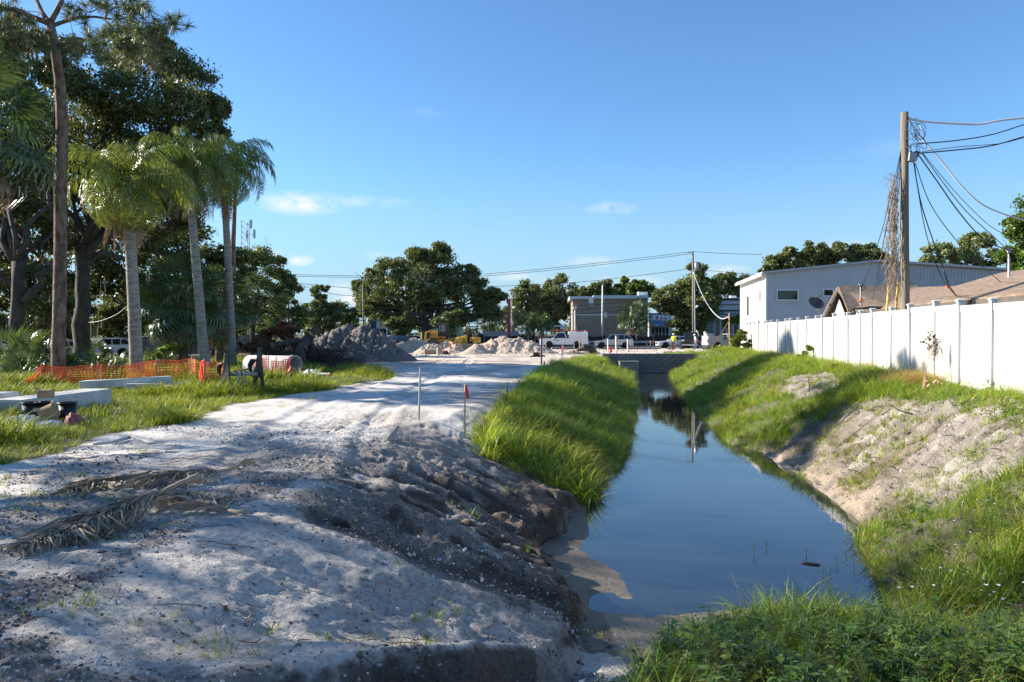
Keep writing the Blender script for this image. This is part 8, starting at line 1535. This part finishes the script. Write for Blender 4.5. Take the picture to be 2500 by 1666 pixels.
    scatter('gravel', PROTO['stone'], np.c_[x, y, z - sc * .15], np.c_[rg.uniform(0, 6, n), rg.uniform(0, 1, n), rg.uniform(0, 6, n)], sc, kind, 'shell gravel and small dark clods strewn over the grey sand', 'gravel')
    def k2(x, y): return zones(x, y)[4]
    x, y, z, rg = spread_pts(26, 6000, (5, 10.5, 9.5, 26), k2); n = len(x); sc = .006 + .02 * rg.uniform(size=n) ** 3; scatter('bank_gravel', PROTO['stone'], np.c_[x, y, z], np.c_[rg.uniform(0, 6, n), rg.uniform(0, 1, n), rg.uniform(0, 6, n)], sc, rg.integers(0, 6, n), 'clods and shell bits on the bare right bank', 'gravel')
    x, y, z, rg = spread_pts(27, 5200, (-14, 26, 50, 86), lambda x, y: (hgt(x, y, False) > .5) & (y > 57)); n = len(x); sc = .02 + .09 * rg.uniform(size=n) ** 4; scatter('site_rubble', PROTO['stone'], np.c_[x, y, z], np.c_[rg.uniform(0, 6, n), rg.uniform(0, 1, n), rg.uniform(0, 6, n)], sc, rg.integers(0, 6, n), 'scattered rubble on the pale churned sand by the machines', 'rubble')
foreground()
# ---------------------------------------------------------------- the two workers
def fuse(name, mb, vox, mat, parent):
    me = mb.mesh(name, mat); o = bpy.data.objects.new(name, me); m = o.modifiers.new('r', 'REMESH'); m.mode = 'VOXEL'; m.voxel_size = vox; m.use_smooth_shade = True; s = o.modifiers.new('s', 'SMOOTH'); s.iterations = 2
    n = baked(o); n.name = name
    if not n.materials: n.materials.append(mat)
    return link(name, n, parent)
def person(label, px, Y, yaw, J, shirt, pants, hat, seed):
    """J: joint dict in metres, local x forward"""
    b = Vector(gx(px, Y)); t = thing('person', label, 'person', b, yaw); skin = M('skin', (.36, .21, .14), (.42, .26, .18), rough=.6); V = lambda k: Vector(J[k]); q = MB()
    def caps(mb, a, c, ra, rb): mb.tube([a, a.lerp(c, .33), a.lerp(c, .66), c], [ra, ra + (rb - ra) * .33, ra + (rb - ra) * .66, rb], 12); mb.ball(a, ra, 12, 8); mb.ball(c, rb, 12, 8)
    hd = V('head'); ch = V('chest'); pv = V('pelvis'); q.ball(hd, (.095, .075, .12), 14, 10); f = Vector((math.cos(J.get('hy', 0)), math.sin(J.get('hy', 0)), 0)); q.ball(hd + f * .098 + Vector((0, 0, -.012)), (.018, .016, .026), 8, 6); q.ball(hd + f * .075 + Vector((0, 0, -.085)), (.03, .04, .03), 8, 6)
    for s in (-1, 1): q.ball(hd + Vector((-f.y, f.x, 0)) * s * .078, (.018, .018, .032), 8, 6)
    caps(q, hd - Vector((0, 0, .08)), ch + Vector((0, 0, .14)), .055, .065); caps(q, ch, pv, .15, .13); caps(q, ch + Vector((0, .09, .04)), ch + Vector((0, -.09, .04)), .11, .11)
    sh = MB(); pa = MB(); bo = MB(); caps(sh, ch + Vector((0, 0, .02)), pv + Vector((0, 0, .04)), .172, .155); caps(sh, ch + Vector((0, .12, .08)), ch + Vector((0, -.12, .08)), .115, .115); caps(pa, pv + Vector((0, .06, .02)), pv + Vector((0, -.06, .02)), .135, .135)
    for s in ('l', 'r'):
        k = 1 if s == 'l' else -1; so_ = ch + Vector((0, .19 * k, .10)); el, wr = V(s + 'el'), V(s + 'wr'); caps(q, so_, el, .055, .043); caps(q, el, wr, .043, .03); d = (wr - el).normalized(); pm = wr + d * .05; q.tube([wr, pm, pm + d * .05], [.028, .036, .034], 10)
        sd = d.cross(Vector((1, .2, .1))).normalized()
        for j, l in enumerate((.062, .074, .070, .055)): r0 = pm + d * .045 + sd * (.024 - .016 * j); q.tube([r0, r0 + d * l * .5 + Vector((.012, 0, 0)), r0 + d * l + Vector((.03, 0, -.005))], [.0095, .009, .008], 7)
        q.tube([pm - d * .01 + sd * .03, pm + d * .02 + sd * .055, pm + d * .05 + sd * .06], [.012, .011, .009], 7)
        hp = pv + Vector((0, .09 * k, -.03)); kn, an = V(s + 'kn'), V(s + 'an'); caps(q, hp, kn, .08, .055); caps(q, kn, an, .055, .038); caps(pa, hp, kn, .10, .072); caps(pa, kn, an + Vector((0, 0, .03)), .072, .06); caps(sh, so_, so_.lerp(el, .8), .078, .062); fd = Vector((1, .1 * k, -.1)); caps(bo, an + Vector((-.03, 0, -.04)), an + Vector((.15, 0, -.06)), .05, .042)
    fuse('body', q, .012, skin, t); fuse('shirt', sh, .014, shirt, t); fuse('trousers', pa, .014, pants, t); fuse('boots', bo, .014, M('boot_tan', (.14, .10, .07), rough=.8), t)
    h = MB(); c = hd + Vector((0, 0, .045)); h.lathe([(.128, 0), (.126, .04), (.11, .085), (.075, .115), (.03, .128), (.005, .13)], c, 18); h.lathe([(.15, -.004), (.15, .008), (.12, .014)], c + f * .02, 18); h.build('hard_hat', hat, t, True)
    return t
hatm = M('hat_white', (.74, .74, .72), rough=.35)
person('worker in bright yellow shirt and white hard hat standing by the black pickup', 1645, 82.5, -2.4, dict(head=(.04, 0, 1.66), hy=0, chest=(.02, 0, 1.32), pelvis=(0, 0, .95), lel=(-.06, .30, 1.12), lwr=(.10, .30, .90), rel=(-.02, -.30, 1.12), rwr=(.16, -.26, .92), lkn=(.07, .11, .50), lan=(-.04, .12, .10), rkn=(.10, -.12, .51), ran=(.06, -.14, .10)), M('hi_vis_yellow', (.62, .74, .02), (.70, .80, .04), rough=.6), M('dark_denim', (.035, .045, .065), rough=.85), hatm, 1)
person('worker in a white shirt and blue jeans striding left past the black pickup', 1701, 83.5, PI - .15, dict(head=(.24, 0, 1.60), hy=.0, chest=(.14, 0, 1.28), pelvis=(0, 0, .93), lel=(.10, .30, 1.06), lwr=(.30, .26, .92), rel=(.0, -.30, 1.06), rwr=(.14, -.26, .86), lkn=(.26, .10, .52), lan=(.26, .11, .10), rkn=(-.06, -.10, .50), ran=(-.42, -.12, .20)), M('white_shirt', (.62, .60, .60), (.70, .68, .68), scale=5, rough=.8), M('blue_jeans', (.10, .15, .22), (.15, .20, .28), scale=8, rough=.85), hatm, 2)
bpy.data.scenes.remove(TMP)
